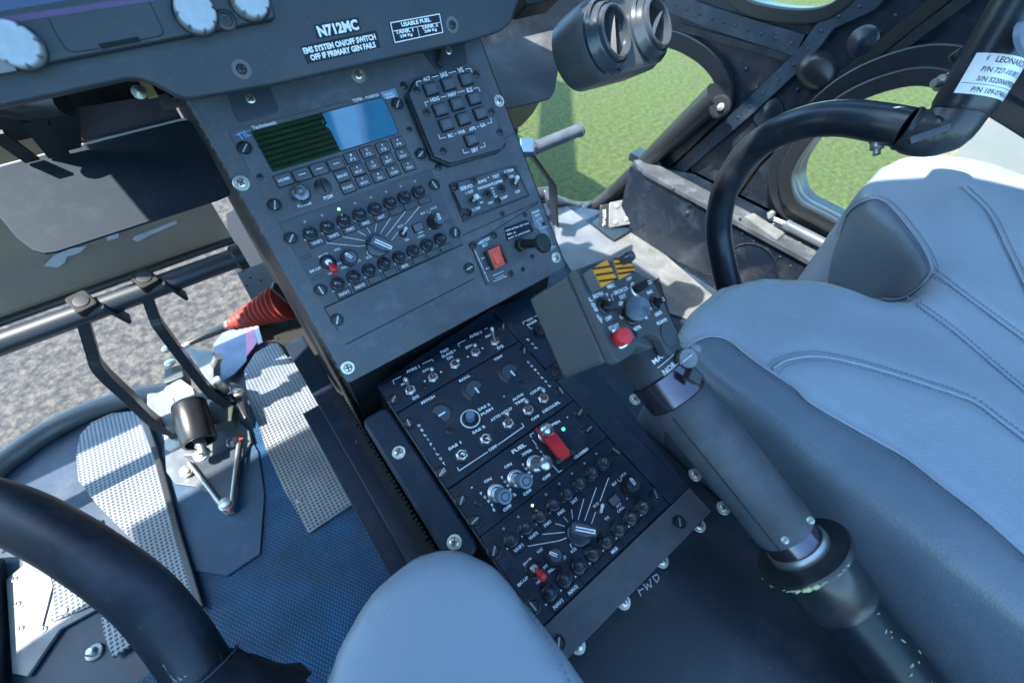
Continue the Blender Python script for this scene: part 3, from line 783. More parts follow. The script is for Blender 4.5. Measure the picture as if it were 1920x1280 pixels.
# rounded left shoulder strip
fs_ = LF
mb = MB(LF); mb.prism(rr(-.0305, -.0030, -.178, -.020, .008), -.014, -.004); part('shoulder_cover', mb, LPAINT, t, bevel=.004, bseg=3)
mb = MB(LF); mb.box(-.0022, -.0004, -.27, -.02, -.012, .0004); part('edge_rib', mb, PLAST, t)
mb = MB(LF); mb.box(-.042, -.033, -.25, .03, -.030, -.022)
for k in range(60):
    mb.box(-.0345 + random.uniform(-.001, .001), -.032, -.24 + k * .0044, -.2375 + k * .0044, -.024, -.018 + random.uniform(0, .002))
part('gasket', mb, BLACK, t, smooth=0)
mb = MB(); mb.box(-.012, .012, -.02, .44, ZF, .985); 
part('left_side_panel', mb, LPAINT, t, bevel=.002)
mb = MB(LF); mb.box(-.075, -.0345, -.26, .06, -.075, -.070); part('lower_flange', mb, LPAINT, t, bevel=.001)
scr(t, LF, [(748, 848), (852, 1016)], 'screw_plain', h=-.004)
scr(t, LF, [(733, 931), (806, 1053), (672, 826)], 'screw_black', h=-.06)
scr(t, LF, [(1047, 1206), (1273, 979)], 'fastener', 'fastener', h=.0006)
scr(t, LF, [(1083, 1209), (1168, 1127), (1240, 1050), (1310, 984), (1190, 749), (1303, 890), (1356, 952)], 'screw_plain', h=-.019)
mb = MB(LF); mb.box(-.02, .186, -.2775, -.272, -.022, -.019); mb.box(.170, .184, -.2775, .0, -.022, -.019); part('base_flange', mb, LPAINT, t)
# centre floor box with FWD
t = thing('floor_box', 'flat black box cover behind the pedestal, hand-marked FWD', 'box cover', loc=(.15, -.1, 1.0))
BF = Frame((.10, -.05, .985), (1, 0, 0), (0, 1, .02))
mb = MB(BF); mb.prism(rr(-.075, .155, -.45, .30, .012), -.33, 0); part('box_top', mb, mat('box_cover', (.018, .025, .034), .38, nvar=.2, nscale=10, dust=.09, dscale=22), t, bevel=.006, bseg=3)
mb = MB(BF)
def stroke(mb, fr, pp, w_=.0008, h=.0001, h2=.0003):
    q_ = [fr.l(*p) for p in pp]
    for i in range(len(q_) - 1): bar2(mb, q_[i], q_[i + 1], w_, h, h2)
z4 = lambda x, y: (800 + x / 3.048, 820 + y / 3.048)
for s_ in ([(1225, 905), (1200, 850), (1235, 838)], [(1212, 875), (1238, 862)], [(1238, 835), (1262, 870), (1258, 835), (1285, 855), (1275, 805)], [(1290, 795), (1315, 828), (1328, 800), (1315, 780), (1290, 795)]):
    stroke(mb, BF, [z4(*p) for p in s_])
part('chalk_marking', mb, mat('chalk', (.6, .62, .66), .8), t, smooth=0)

# =================================================================== reusable controls (meshes in their own axes, z up)
b_('cone_knob', lambda: MB().lathe([(.0056, 0), (.0056, .0045), (.0052, .0052), (.0048, .0054), (.0046, .0078), (.0030, .0105), (.0012, .0124), (0, .0127)], 32), KNOB, smooth=28)
b_('knob_skirt', lambda: MB().lathe([(.0062, 0), (.0062, .0012), (.0058, .0016), (.0056, .0016)], 28), PLAST)
b_('rotary_base', lambda: MB().lathe([(.0072, 0), (.0072, .007), (.0066, .0078), (0, .0078)], 36, knurl=.04), PLAST)
b_('pointer_cap', lambda: MB().lathe([(.0052, .0078), (.0052, .0135), (.0047, .0142), (0, .0142)], 28), KNOB)
b_('pointer_mark', lambda: MB().box(-.0011, -.0005, -.001, .0050, .0141, .01435).box(.0005, .0011, -.001, .0050, .0141, .01435).box(-.0011, .0011, .0044, .0052, .0141, .01435), WHITE, smooth=0)
def selm():
    mb = MB(); mb.lathe([(.0100, 0), (.0100, .0035), (.0094, .0042), (0, .0042)], 40)
    mb.prism([(-.0040, -.0085), (.0040, -.0085), (.0048, .003), (.0026, .0115), (-.0026, .0115), (-.0048, .003)], .004, .0165)
    return mb
b_('selector_knob', selm, KNOB, bevel=.0008)
b_('selector_mark', lambda: MB().box(-.0016, -.0006, -.0055, .0100, .0164, .0168).box(.0006, .0016, -.0055, .0100, .0164, .0168).box(-.0016, .0016, .0092, .0102, .0164, .0168), WHITE, smooth=0)
b_('toggle_nut', lambda: MB().lathe([(.0056, 0), (.0056, .0014), (.0052, .0018), (.0040, .0018), (.0036, .0008), (.0034, .0)], 6, MX.Rotation(.3, 4, 'Z')).lathe([(.0044, .0), (.0044, .0030), (.0039, .0034), (.0033, .0034), (.0029, .0012), (0, .0010)], 28), CHROME, smooth=35)
b_('toggle_boot', lambda: MB().lathe([(.0030, .0011), (.0026, .0022), (.0015, .0030), (0, .0031)], 20), mat('toggle_red_boot', (.40, .07, .06), .5))
b_('toggle_recess', lambda: MB().lathe([(.0070, .0001), (.0070, .0009), (.0062, .0009), (.0060, .0002)], 32), PLAST)
def lever_mb(a, b, r0, r1):
    mb = MB(); d = V(b) - V(a); L_ = d.length
    prof = [(r0, 0), (r0 * 1.05, L_ * .35), (r1, L_ - r1 * 1.1), (r1 * .85, L_ - r1 * .45), (r1 * .45, L_ - r1 * .08), (0, L_)]
    mb.lathe(prof, 20, q_to(d, a)); return mb
SATIN = mat('satin_lever', (.55, .55, .53), .3, .95, nvar=.08)
def toggle(par, fr, base, tip, th=.017, r0=.0015, r1=.0022, m=None, boot=True, nut='toggle_nut', recess=False, label=None, h=0):
    "bat-handle switch: nut is the part, lever and boot are its sub-parts"
    inv = wm(par).inverted(); b = fr.l(*base, h); tp = fr.l(*tip, th)
    M3 = inv @ fr.m; lb = M3 @ V((b.x, b.y, h)); lt = M3 @ V((tp.x, tp.y, th))
    n = inst('toggle_switch', MESH(nut), par, lb, label=label)
    me = lever_mb((0, 0, .002), lt - lb, r0, r1).mesh('lever', None, m or SATIN, smooth=60)
    inst('lever', me, n, (0, 0, 0))
    if boot: inst('boot', MESH('toggle_boot'), n, (0, 0, 0))
    if recess: inst('recess_ring', MESH('toggle_recess'), n, (0, 0, 0))
    return n
def unit(name, fr, label, cat, x0, x1, y0, y1, m, h0=-.010, h1=0., r=.0012, bevel=.0007, group=None, pts=None):
    "instrument unit let into a console face; local frame of the console, origin at the unit's centre"
    t = thing(name, label, cat, fr, ((x0 + x1) / 2, (y0 + y1) / 2, 0), group)
    mb = MB(fr); mb.prism(pts or rr(x0, x1, y0, y1, r, 2), h0, h1)
    part('faceplate', mb, m, t, bevel=bevel)
    return t
def knob(par, fr, p, kind='cone_knob', name='knob', rot=0, h=0., local=None):
    inv = wm(par).inverted(); q_ = V((local[0], local[1], h)) if local else fr.l(*p, h)
    return inst(name, MESH(kind), par, inv @ fr.w(V((q_.x, q_.y, h))), MX.Rotation(rot, 4, 'Z') if rot else None)
def wordset(par, fr, words, m=WHITE, name='lettering', h=.00015, bold=.02, cv=lambda x, y: (x, y), lines=(), lw=.0006, dots=(), dr=.0008):
    mb = MB(fr)
    for wd in words:
        s_, a, b = wd[:3]; cap = wd[3] / 1000 if len(wd) > 3 else None
        text(mb, s_, fr.l(*cv(*a)), fr.l(*cv(*b)), h=h, bold=bold, cap=cap)
    for L_ in lines:
        q_ = [fr.l(*cv(*p)) for p in L_]
        for i in range(len(q_) - 1): bar2(mb, q_[i], q_[i + 1], lw, h - .0002, h)
    for d_ in dots:
        q_ = fr.l(*cv(*d_)); mb.lathe([(dr, 0), (dr, h), (0, h + .0001)], 10, MX.Translation((q_.x, q_.y, 0)))
    return part(name, mb, m, par, smooth=0)

# =================================================================== audio units (two of the same kind), local layout in mm
z4 = lambda x, y: (800 + x / 3.048, 820 + y / 3.048)
OX, OY = 0.0, -.1718            # the lower one's top-left corner on the pedestal face
AL = lambda x, y: (LF.l(*z4(x, y)).x - OX, LF.l(*z4(x, y)).y - OY)
ALh = lambda x, y, h: (LF.l(*z4(x, y), h).x - OX, LF.l(*z4(x, y), h).y - OY)
def audio(fr, x0, y0, label, m, wm_):
    t = thing('audio_panel', label, 'audio panel', fr, (x0 + .073, y0 - .038, 0), 'audio selector units')
    def P(x, y): a = AL(x, y); return V((x0 + a[0], y0 + a[1], 0))
    T_ = [(485, 580), (568, 505), (650, 440), (727, 378), (806, 305), (876, 252), (945, 193), (1015, 138)]
    B_ = [(703, 885), (788, 805), (868, 730), (947, 658), (1022, 588), (1097, 518), (1170, 450), (1240, 388)]
    # true rows: straight lines fitted through the ends
    def row(L_, hh):
        a = ALh(*L_[0], hh); b = ALh(*L_[-1], hh); n = len(L_) - 1
        return [(a[0] + (b[0] - a[0]) * i / n, a[1] + (b[1] - a[1]) * i / n) for i in range(n + 1)]
    RT = row(T_, .006); RB = row(B_, .006)
    pts = [(.0, 0), (.146, 0), (.146, -.0762), (.0, -.0762)]
    # notches for the four fasteners
    notch = []
    mbp = MB(fr); mbp.prism([(x0 + p[0], y0 + p[1]) for p in pts], -.010, .0)
    part('faceplate', mbp, m, t, bevel=.0006)
    inv = wm(t).inverted()
    def put(name, kind, lx, ly, rot=0, par=None, h=0., label=None):
        return inst(name, MESH(kind), t, inv @ fr.w((x0 + lx, y0 + ly, h)), MX.Rotation(rot, 4, 'Z') if rot else None, label)
    rnd = random.Random(3)
    for i, p in enumerate(RT + RB):
        k = put('volume_knob', 'cone_knob', *p)
        inst('skirt', MESH('knob_skirt'), k, (0, 0, 0))
    # labels under the knobs
    names_t = ['VHF1', 'VHF2', 'FM1', 'FM2', 'SAT', '', '', '']; names_b = ['NAV1', 'NAV2', '', '', 'MKR', '', '', '']
    lt = row([(525, 630), (1055, 180)], 0); 
    def rowl(a, b): 
        a = AL(*a); b = AL(*b); return [(a[0] + (b[0] - a[0]) * i / 7, a[1] + (b[1] - a[1]) * i / 7) for i in range(8)]
    LT = rowl((525, 632), (1055, 182)); LB = rowl((750, 950), (1285, 440))
    pm = MB(fr)
    for (cx_, cy_), s_ in list(zip(LT, names_t)) + list(zip(LB, names_b)):
        k = put('name_plate', 'plate_frame', cx_, cy_)
        inst('plate_face', MESH('plate_face_low' if fr is LF else 'plate_face_up'), k, (0, 0, 0))
        if s_:
            wl = .0044 if len(s_) > 3 else .0034
            text(pm, s_, (x0 + cx_ - wl, y0 + cy_), (x0 + cx_ + wl, y0 + cy_), h=.00105, cap=.0026, bold=.01)
    # printed lines
    def ln(a, b): bar2(pm, P(*a), P(*b), .0005, 0, .00015)
    def pl_(*L_):
        for i in range(len(L_) - 1): ln(L_[i], L_[i + 1])
    pl_((578, 620), (760, 588), (800, 572)); pl_((660, 552), (790, 540)); pl_((735, 490), (790, 507)); pl_((782, 452), (808, 482))
    pl_((828, 410), (834, 465)); pl_((898, 350), (865, 470)); pl_((970, 285), (902, 475)); pl_((1040, 230), (990, 365)); pl_((965, 425), (942, 492)); pl_((832, 592), (820, 612), (832, 630))
    def tx(s_, a, b, cap=.0022):
        a = P(*a); b = P(*b); b = V((b.x, a.y + (b.y - a.y) * .0, 0)) if abs(b.y - a.y) < .0012 else b
        text(pm, s_, a, b, h=.00015, cap=cap, bold=.01)
    tx('EMER', (555, 728), (605, 692)); tx('NORM', (628, 832), (680, 795)); tx('BK-UP', (522, 845), (580, 795)); tx('VOX', (632, 658), (662, 632))
    tx('PRESET', (697, 770), (745, 730)); tx('PTT', (772, 702), (802, 685)); tx('INT', (668, 745), (695, 728), .0018); tx('ICS', (826, 655), (856, 635)); tx('ICS', (955, 395), (983, 375)); tx('TX', (1020, 470), (1046, 455))
    tx('ISO', (1085, 395), (1110, 375)); tx('CALL', (1090, 425), (1130, 397)); tx('RX', (1062, 272), (1085, 252)); tx('ICS', (1112, 222), (1142, 205))
    c = P(1102, 238); pm.tube([(c.x + .0018 * math.cos(a), c.y + .0018 * math.sin(a), .0001) for a in [k * .4 - 4 for k in range(13)]], .0003, 5)
    for a, b in zip(LT + LB, [0] * 16):
        pm.lathe([(.0006, 0), (.0006, .0002), (0, .0002)], 8, MX.Translation((x0 + a[0] - .0075, y0 + a[1] + .0052, 0)))
    q_ = P(1145, 348); pm.lathe([(.0006, 0), (.0006, .0002), (0, .0002)], 8, MX.Translation((q_.x, q_.y, 0)))
    part('lettering', pm, wm_, t, smooth=0)
    # annunciator lamps
    a0 = AL(440, 520); a1 = AL(970, 92)
    for i in range(8):
        mbl = MB().lathe([(.0011, -.0002), (.0011, .0003), (.0007, .0007), (0, .0009)], 12)
        me = MESHES.setdefault('lamp_g' if i == 2 else 'lamp_o', None) or mbl.mesh('lamp', None, GLED if i == 2 else OFFL)
        MESHES['lamp_g' if i == 2 else 'lamp_o'] = me
        put_ = inst('indicator_lamp', me, t, inv @ fr.w((x0 + a0[0] + (a1[0] - a0[0]) * i / 7, y0 + a0[1] + (a1[1] - a0[1]) * i / 7, 0)), None, 'lit green indicator lamp' if i == 2 else None)
    # slots
    for p in ((485, 745), (572, 872), (1245, 262)):
        q_ = P(*p); mbs = MB(fr); L1 = .0042
        o_ = [(q_.x + a, q_.y + b) for a, b in rr(-.0045, .0045, -.0014, .0014, .0013, 4)]; i_ = [(q_.x + a, q_.y + b) for a, b in rr(-.0041, .0041, -.0010, .0010, .0009, 4)]
        mbs.prism(o_, -.0002, .00012); part('slot_cover', mbs, GAP, t, smooth=0)
        mbs = MB(fr); mbs.prism(i_, 0, .0003); part('slot_cover', mbs, m, t, smooth=0)
    # rotary switches
    q_ = AL(868, 552); k = put('selector_knob', 'selector_knob', q_[0], q_[1], R(-137)); inst('pointer_mark', MESH('selector_mark'), k, (0, 0, 0))
    q_ = AL(724, 690); k = put('rotary_knob', 'rotary_base', q_[0], q_[1], R(32)); inst('cap', MESH('pointer_cap'), k, (0, 0, 0)); inst('pointer_mark', MESH('pointer_mark'), k, (0, 0, 0))
    q_ = AL(1155, 298); k = put('rotary_knob', 'rotary_base', q_[0], q_[1], R(-5)); inst('cap', MESH('pointer_cap'), k, (0, 0, .003)); inst('pointer_mark', MESH('pointer_mark'), k, (0, 0, .003))
    # EMER switch: black ring, metal throat, red tip leaning aft
    q_ = AL(612, 752); k = put('emergency_switch', 'emer_ring', q_[0], q_[1])
    inst('throat', MESH('emer_throat'), k, (0, 0, 0)); inst('red_tip', MESH('emer_tip'), k, (.0005, -.0045, .007), MX.Rotation(R(50), 4, 'X'))
    q_ = AL(996, 428); k = put('toggle_switch', 'mini_nut', q_[0], q_[1]); inst('lever', MESH('mini_lever'), k, (0, 0, 0), MX.Rotation(R(38), 4, V((-.7, .7, 0))))
    q_ = AL(1070, 362); k = put('call_button', 'call_frame', q_[0], q_[1]); inst('button_face', MESH('call_face'), k, (0, 0, 0))
    # fasteners in notches at the corners
    for p in ((385, 650), (607, 965), (1305, 325), (1080, 80)):
        q_ = AL(*p); put('fastener', 'fastener', q_[0], q_[1], rnd.uniform(0, 3), h=.0)
    return t
b_('plate_frame', lambda: MB().box(-.0066, .0066, -.0033, .0033, -.001, .0006), GAP, smooth=0)
b_('plate_face_low', lambda: MB().box(-.0060, .0060, -.0027, .0027, 0, .0009), LPAINT, smooth=0)
b_('plate_face_up', lambda: MB().box(-.0060, .0060, -.0027, .0027, 0, .0009), PAINT2, smooth=0)
b_('emer_ring', lambda: MB().lathe([(.0072, 0), (.0072, .0012), (.0060, .0016), (.0050, .0004), (0, .0003)], 28), PLAST)
b_('emer_throat', lambda: MB().lathe([(.0030, .0003), (.0030, .0045), (.0025, .0050), (0, .0050)], 18), CHROME)
b_('emer_tip', lambda: MB().lathe([(.0015, -.005), (.0015, 0), (.0030, .0004), (.0031, .0060), (.0024, .0068), (0, .0070)], 20), RED)
b_('mini_nut', lambda: MB().lathe([(.0036, 0), (.0036, .0012), (.0026, .0022), (.0022, .0006), (0, .0004)], 22), DSCREW)
b_('mini_lever', lambda: MB().lathe([(.0013, .0004), (.0013, .004), (.0015, .0078), (.0010, .0086), (0, .0087)], 14), mat('white_lever', (.62, .65, .68), .35))
b_('call_frame', lambda: MB().prism(rr(-.0052, .0052, -.0040, .0040, .0007, 2), 0, .0018), GAP)
b_('call_face', lambda: MB().prism(rr(-.0044, .0044, -.0032, .0032, .0005, 2), .0016, .0028).box(-.0026, .0026, .0012, .0016, .0027, .0030).box(-.0026, .0026, -.0016, -.0012, .0027, .0030).box(-.0026, -.0022, -.0016, .0016, .0027, .0030).box(.0022, .0026, -.0016, .0016, .0027, .0030), mat('button_grey', (.10, .115, .135), .4))
audio(UF, 0.0, 0.0, 'grey audio selector panel with sixteen knobs on the tall console under the radio screen', PAINT2, mat('print_upper', (.62, .66, .70), .6, nvar=.1, nscale=900))
audio(LF, 0.0, -.1718, 'dark audio selector panel with sixteen knobs on the low pedestal, behind the fuel switches', LPAINT, WHITE)
# =================================================================== units on the tall console
UPRINT = MATS['print_upper']
q2 = lambda x, y: (420 + x / 3, y / 3)
q8 = lambda x, y: (740 + x / 3.047, 100 + y / 3.047)
q9 = lambda x, y: (820 + x / 6.096, 320 + y / 6.096)
q3 = lambda x, y: (700 + x / 4.267, 580 + y / 4.267)
# ---- radio with the wide screen
t = unit('radio_panel', UF, 'grey radio control panel with a wide glossy green screen, painted blue sky reflection and square keys', 'radio panel', 0, .1465, .0014, .0752, PAINT)
mb = MB(UF)
S4 = [UF.l(*q2(*p)) for p in ((160, 745), (895, 548), (978, 748), (275, 968))]
xs0, xs1, ys0, ys1 = (S4[0].x + S4[3].x) / 2, (S4[1].x + S4[2].x) / 2, (S4[2].y + S4[3].y) / 2, (S4[0].y + S4[1].y) / 2
mb.prism(rr(xs0 - .0008, xs1 + .0008, ys0 - .0008, ys1 + .0008, .001, 2), -.001, .0004); bez = part('screen_bezel', mb, PLAST, t)
SCR = bpy.data.materials.new('screen_glass'); SCR.use_nodes = True
N = SCR.node_tree.nodes; L = SCR.node_tree.links; b = N['Principled BSDF']
b.inputs['Base Color'].default_value = (.004, .006, .010, 1); b.inputs['Roughness'].default_value = .06; b.inputs['IOR'].default_value = 1.9; b.inputs['Coat Weight'].default_value = .6; b.inputs['Coat Roughness'].default_value = .04
tc = N.new('ShaderNodeTexCoord'); sp = N.new('ShaderNodeSeparateXYZ'); L.new(tc.outputs['Object'], sp.inputs[0])
def Mn(op, a, c=None, cl=False):
    n = N.new('ShaderNodeMath'); n.operation = op; n.use_clamp = cl
    for i, q in enumerate((a, c)):
        if q is None: continue
        if isinstance(q, (int, float)): n.inputs[i].default_value = q
        else: L.new(q, n.inputs[i])
    return n.outputs[0]
# green LCD dot columns on the left; right, sky reflection painted as blue glow
cellx = Mn('GREATER_THAN', Mn('SINE', Mn('MULTIPLY', sp.outputs[0], 2600)), -.35); celly = Mn('GREATER_THAN', Mn('SINE', Mn('MULTIPLY', sp.outputs[1], 1500)), -.2)
cell = Mn('MULTIPLY', cellx, celly)
xm = (xs0 + xs1) / 2 - .073
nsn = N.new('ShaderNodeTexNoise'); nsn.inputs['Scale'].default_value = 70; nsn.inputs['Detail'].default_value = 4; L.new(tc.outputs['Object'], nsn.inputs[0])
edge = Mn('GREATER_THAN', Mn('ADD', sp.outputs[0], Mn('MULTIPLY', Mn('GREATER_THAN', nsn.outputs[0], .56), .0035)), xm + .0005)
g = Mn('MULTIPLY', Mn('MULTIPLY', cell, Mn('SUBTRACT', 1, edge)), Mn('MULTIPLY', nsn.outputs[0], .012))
sky_refl = Mn('MULTIPLY', edge, Mn('ADD', Mn('MULTIPLY', nsn.outputs[0], .05), .03))
cmb = N.new('ShaderNodeCombineColor'); L.new(Mn('MULTIPLY', sky_refl, .04), cmb.inputs[0]); L.new(Mn('ADD', g, Mn('MULTIPLY', sky_refl, .38)), cmb.inputs[1]); L.new(sky_refl, cmb.inputs[2])
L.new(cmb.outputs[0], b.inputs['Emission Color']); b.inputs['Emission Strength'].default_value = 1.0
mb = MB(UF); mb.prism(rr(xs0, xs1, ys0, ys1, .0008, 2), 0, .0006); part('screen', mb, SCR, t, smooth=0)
keys = [('HOME', 338, 1012), ('—', 440, 982), ('—', 535, 952), ('—', 630, 922), ('1|F1', 718, 888), ('2|F2', 807, 858), ('3|F3', 893, 832), ('4|F4', 978, 803),
        ('BAND', 665, 990), ('4|MUP', 752, 957), ('5|UP', 838, 927), ('6|BRT', 920, 898), ('0|ESW', 1003, 870),
        ('FUNC', 697, 1055), ('7|MON', 783, 1020), ('8|DN', 870, 993), ('9|DIM', 952, 963), ('*|TSW', 1038, 935)]
b_('key_frame', lambda: MB().prism(rr(-.0066, .0066, -.0050, .0050, .0012, 3), -.001, .0003), GAP, smooth=0)
b_('key_face', lambda: MB().prism(rr(-.0058, .0058, -.0042, .0042, .0009, 3), 0, .0012), PAINT, bevel=.0003)
b_('key_face_wide', lambda: MB().prism(rr(-.0065, .0065, -.0045, .0045, .0009, 3), 0, .0012), PAINT, bevel=.0003)
b_('key_frame_wide', lambda: MB().prism(rr(-.0073, .0073, -.0053, .0053, .0012, 3), -.001, .0003), GAP, smooth=0)
pm = MB(UF)
for s_, x, y in keys:
    wide = s_ in ('HOME', '—'); k = knob(t, UF, q2(x, y), 'key_frame_wide' if wide else 'key_frame', 'key')
    inst('key_face', MESH('key_face_wide' if wide else 'key_face'), k, (0, 0, 0))
    c = UF.l(*q2(x, y))
    if s_ == '—': bar2(pm, (c.x - .003, c.y), (c.x + .003, c.y), .0006, .0012, .0014)
    elif '|' in s_:
        a_, b__ = s_.split('|')
        text(pm, a_, (c.x - .0008, c.y + .002), (c.x + .0008, c.y + .002), h=.0014, cap=.0022, bold=.0)
        wl = .0011 * len(b__); text(pm, b__, (c.x - wl, c.y - .0016), (c.x + wl, c.y - .0016), h=.0014, cap=.0023, bold=.0)
    else: text(pm, s_, (c.x - .0046, c.y), (c.x + .0046, c.y), h=.0014, cap=.0024, bold=.0)
def w2(fr, pm, cv, s_, a, b, cap=None, bold=.01, h=.00015):
    text(pm, s_, fr.l(*cv(*a)), fr.l(*cv(*b)), h=h, bold=bold, cap=(cap / 1000 if cap else None))
w2(UF, pm, q2, 'POWER', (415, 1163), (493, 1140)); w2(UF, pm, q2, 'PGM', (562, 1117), (610, 1100)); w2(UF, pm, q2, 'Technisonic', (158, 722), (293, 688))
w2(UF, pm, q2, 'TDFM - 9100/NV', (722, 570), (872, 533)); 
part('lettering', pm, UPRINT, t, smooth=0)
BLUEP = mat('blue_logo_print', (.12, .35, .62), .5)
pm = MB(UF); w2(UF, pm, q2, 'TiL', (80, 775), (140, 745), bold=.0); L1 = [UF.l(*q2(*p)) for p in ((85, 752), (150, 733))]; bar2(pm, L1[0], L1[1], .0004, 0, .00012); part('blue_emblem', pm, BLUEP, t, smooth=0)
stk = [UF.l(*q2(*p)) for p in ((880, 520), (962, 497), (980, 545), (898, 560))]
pm = MB(UF); pm.prism([(p.x, p.y) for p in stk], 0, .00012); part('blue_sticker', pm, mat('sticker_blue', (.16, .26, .38), .4), t, smooth=0)
pm = MB(UF); w2(UF, pm, q2, '225', (908, 545), (955, 530), h=.0003); part('sticker_number', pm, UPRINT, t, smooth=0)
b_('power_knob', lambda: MB().lathe([(.0080, 0), (.0080, .0014), (.0072, .002), (.0070, .0095), (.0062, .0108), (.0058, .0110), (.0008, .0110), (0, .0108)], 48, knurl=.03), mat('brushed_knob', (.16, .17, .19), .25, .8, nvar=.3, nscale=300))
knob(t, UF, q2(432, 1100), 'power_knob', 'power_knob')
two('pgm_plug', lambda: MB().lathe([(.0070, 0), (.0070, .0010), (.0064, .0014), (0, .0014)], 36), PLAST, lambda: MB().box(-.0006, .0006, -.0055, .0055, .0012, .0017), GAP)
knob(t, UF, q2(556, 1050), 'pgm_plug', 'program_plug', R(-5))
scr(t, UF, [q2(118, 838), q2(286, 1157), q2(975, 590), q2(1104, 870), ], 'fastener', 'fastener')
scr(t, UF, [q2(203, 997), q2(1042, 730)], 'screw_black_small')

# ---- autopilot mode selector box
HB = .010
t = thing('mode_selector', 'raised dark box with ten square push buttons at the top right of the tall console', 'button box', UF, (*UF.l(*q8(350, 350))[:2], 0))
ol = [UF.l(*q8(*p), HB) for p in ((82, 232), (126, 150), (452, 76), (482, 98), (636, 508), (608, 545), (322, 626), (228, 588))]
mb = MB(UF); mb.prism([(p.x, p.y) for p in ol], -.001, HB); part('housing', mb, PAINT2, t, bevel=.0010)
ob = [(p[0], p[1]) for p in offs([(p.x, p.y) for p in ol], .0018)]
mb = MB(UF); mb.prism(ob, -.001, .0062); part('base_flange', mb, PLAST, t, bevel=.0006)
b_('push_frame', lambda: MB().prism(rr(-.0074, .0074, -.0060, .0060, .0005, 1), -.001, .0003), GAP, smooth=0)
b_('push_face', lambda: MB().box(-.0062, .0062, -.0047, .0047, 0, .0030), mat('push_button', (.05, .06, .075), .35), bevel=.0005)
b_('push_lens', lambda: MB().box(-.0044, .0044, -.0031, .0031, .0028, .0033), mat('push_lens', (.085, .105, .125), .25), bevel=.0003)
HBF = Frame(UF.w((0, 0, HB)), UF.x, UF.y)
for p in ((205, 208), (305, 180), (405, 153), (258, 325), (352, 293), (450, 262), (293, 410), (390, 378), (487, 347), (435, 497)):
    k = knob(t, HBF, q8(*p), 'push_frame', 'push_button'); inst('button_face', MESH('push_face'), k, (0, 0, 0)); inst('lens', MESH('push_lens'), k, (0, 0, 0))
wordset(t, HBF, [('ALT', (162, 152), (203, 141)), ('IAS', (262, 128), (300, 117)), ('VS', (360, 101), (392, 93)), ('HDG', (204, 270), (255, 257)), ('NAV', (305, 242), (352, 229)), ('ILS', (412, 214), (443, 206)),
                 ('BC', (305, 474), (333, 466)), ('VOR', (360, 457), (403, 444)), ('APR', (424, 437), (463, 425)), ('GA', (487, 415), (520, 406)), ('SBY', (438, 559), (478, 546))], UPRINT,
        cv=q8, lines=[[(130, 190), (122, 166), (150, 158)], [(212, 138), (250, 128)], [(308, 115), (348, 103)], [(402, 92), (432, 86), (442, 110)], [(182, 305), (172, 282), (195, 274)], [(264, 253), (295, 245)], [(358, 226), (400, 214)], [(452, 202), (478, 196), (488, 220)],
                      [(250, 465), (258, 488), (292, 480)], [(340, 463), (352, 459)], [(470, 423), (482, 418)], [(528, 403), (555, 395), (548, 368)], [(388, 548), (396, 572), (425, 564)], [(488, 541), (518, 532), (510, 508)]])
scr(t, HBF, [q8(*p) for p in ((127, 213), (467, 123), (182, 340), (553, 335), (277, 558), (600, 450))], 'screw_black')
scr(t, UF, [q8(617, 522)], 'screw_black', h=.001)

# ---- servo / test switch plate
t = thing('servo_switch_panel', 'small dark plate with four toggle switches marked SERVO and TEST', 'switch panel', UF, (*UF.l(*q8(560, 800))[:2], 0))
mb = MB(UF); mb.prism([UF.l(*q8(*p))[:2] for p in ((308, 748), (668, 648), (690, 640), (770, 815), (395, 965))], -.001, .0012); part('base_plate', mb, PLAST, t, bevel=.0005)
mb = MB(UF); mb.prism([UF.l(*q8(*p), .0045)[:2] for p in ((362, 738), (660, 648), (672, 672), (692, 680), (735, 765), (765, 808), (436, 930), (440, 905), (420, 885), (385, 890), (340, 790), (365, 775))], 0, .0045); part('faceplate', mb, PAINT2, t, bevel=.0006)
SF = Frame(UF.w((0, 0, .0045)), UF.x, UF.y)
WTIP = mat('white_lever_paint', (.70, .73, .76), .4)
b_('toggle_round', lambda: MB().lathe([(.0048, 0), (.0048, .0008), (.0040, .0014), (.0030, .0014), (.0026, .0004), (0, .0003)], 26), PLAST)
toggle(t, SF, q9(405, 350), q9(460, 280), .012, .0014, .0030, WTIP, boot=False, nut='toggle_round')
toggle(t, SF, q9(570, 272), q9(606, 240), .006, .0012, .0014, DSCREW, boot=False, nut='toggle_round')
toggle(t, SF, q9(728, 208), q9(770, 182), .006, .0012, .0014, DSCREW, boot=False, nut='toggle_round')
toggle(t, SF, q9(880, 152), q9(920, 60), .012, .0014, .0024, WTIP, boot=False, nut='toggle_round')
wordset(t, SF, [('SERVO', (262, 212), (402, 170)), ('AWG', (462, 140), (560, 105)), ('TEST', (628, 80), (708, 52)), ('F-TRIM', (765, 20), (868, -10)), ('1 OFF', (322, 262), (410, 232)), ('2 OFF', (400, 455), (492, 422)), ('DEGRADE', (462, 208), (605, 162)), ('PCU/FIRE', (612, 160), (745, 112)),
                ('TEST', (578, 378), (640, 358)), ('LAMP', (722, 322), (804, 290)), ('ON', (822, 72), (875, 58)), ('OFF', (890, 250), (945, 232)), ('N', (612, 205), (640, 197), 1.8), ('O', (625, 238), (650, 230), 1.8), ('R', (640, 268), (662, 262), 1.8), ('M', (652, 300), (680, 292), 1.8), ('N', (475, 310), (495, 303), 1.8), ('M', (490, 368), (520, 360), 1.8)], UPRINT, cv=q9, dots=[(582, 78)])
scr(t, SF, [q9(*p) for p in ((412, 115), (768, 70), (695, 345))], 'screw_black')
scr(t, UF, [q9(190, 185), q9(330, 515)], 'screw_black', h=.0012)

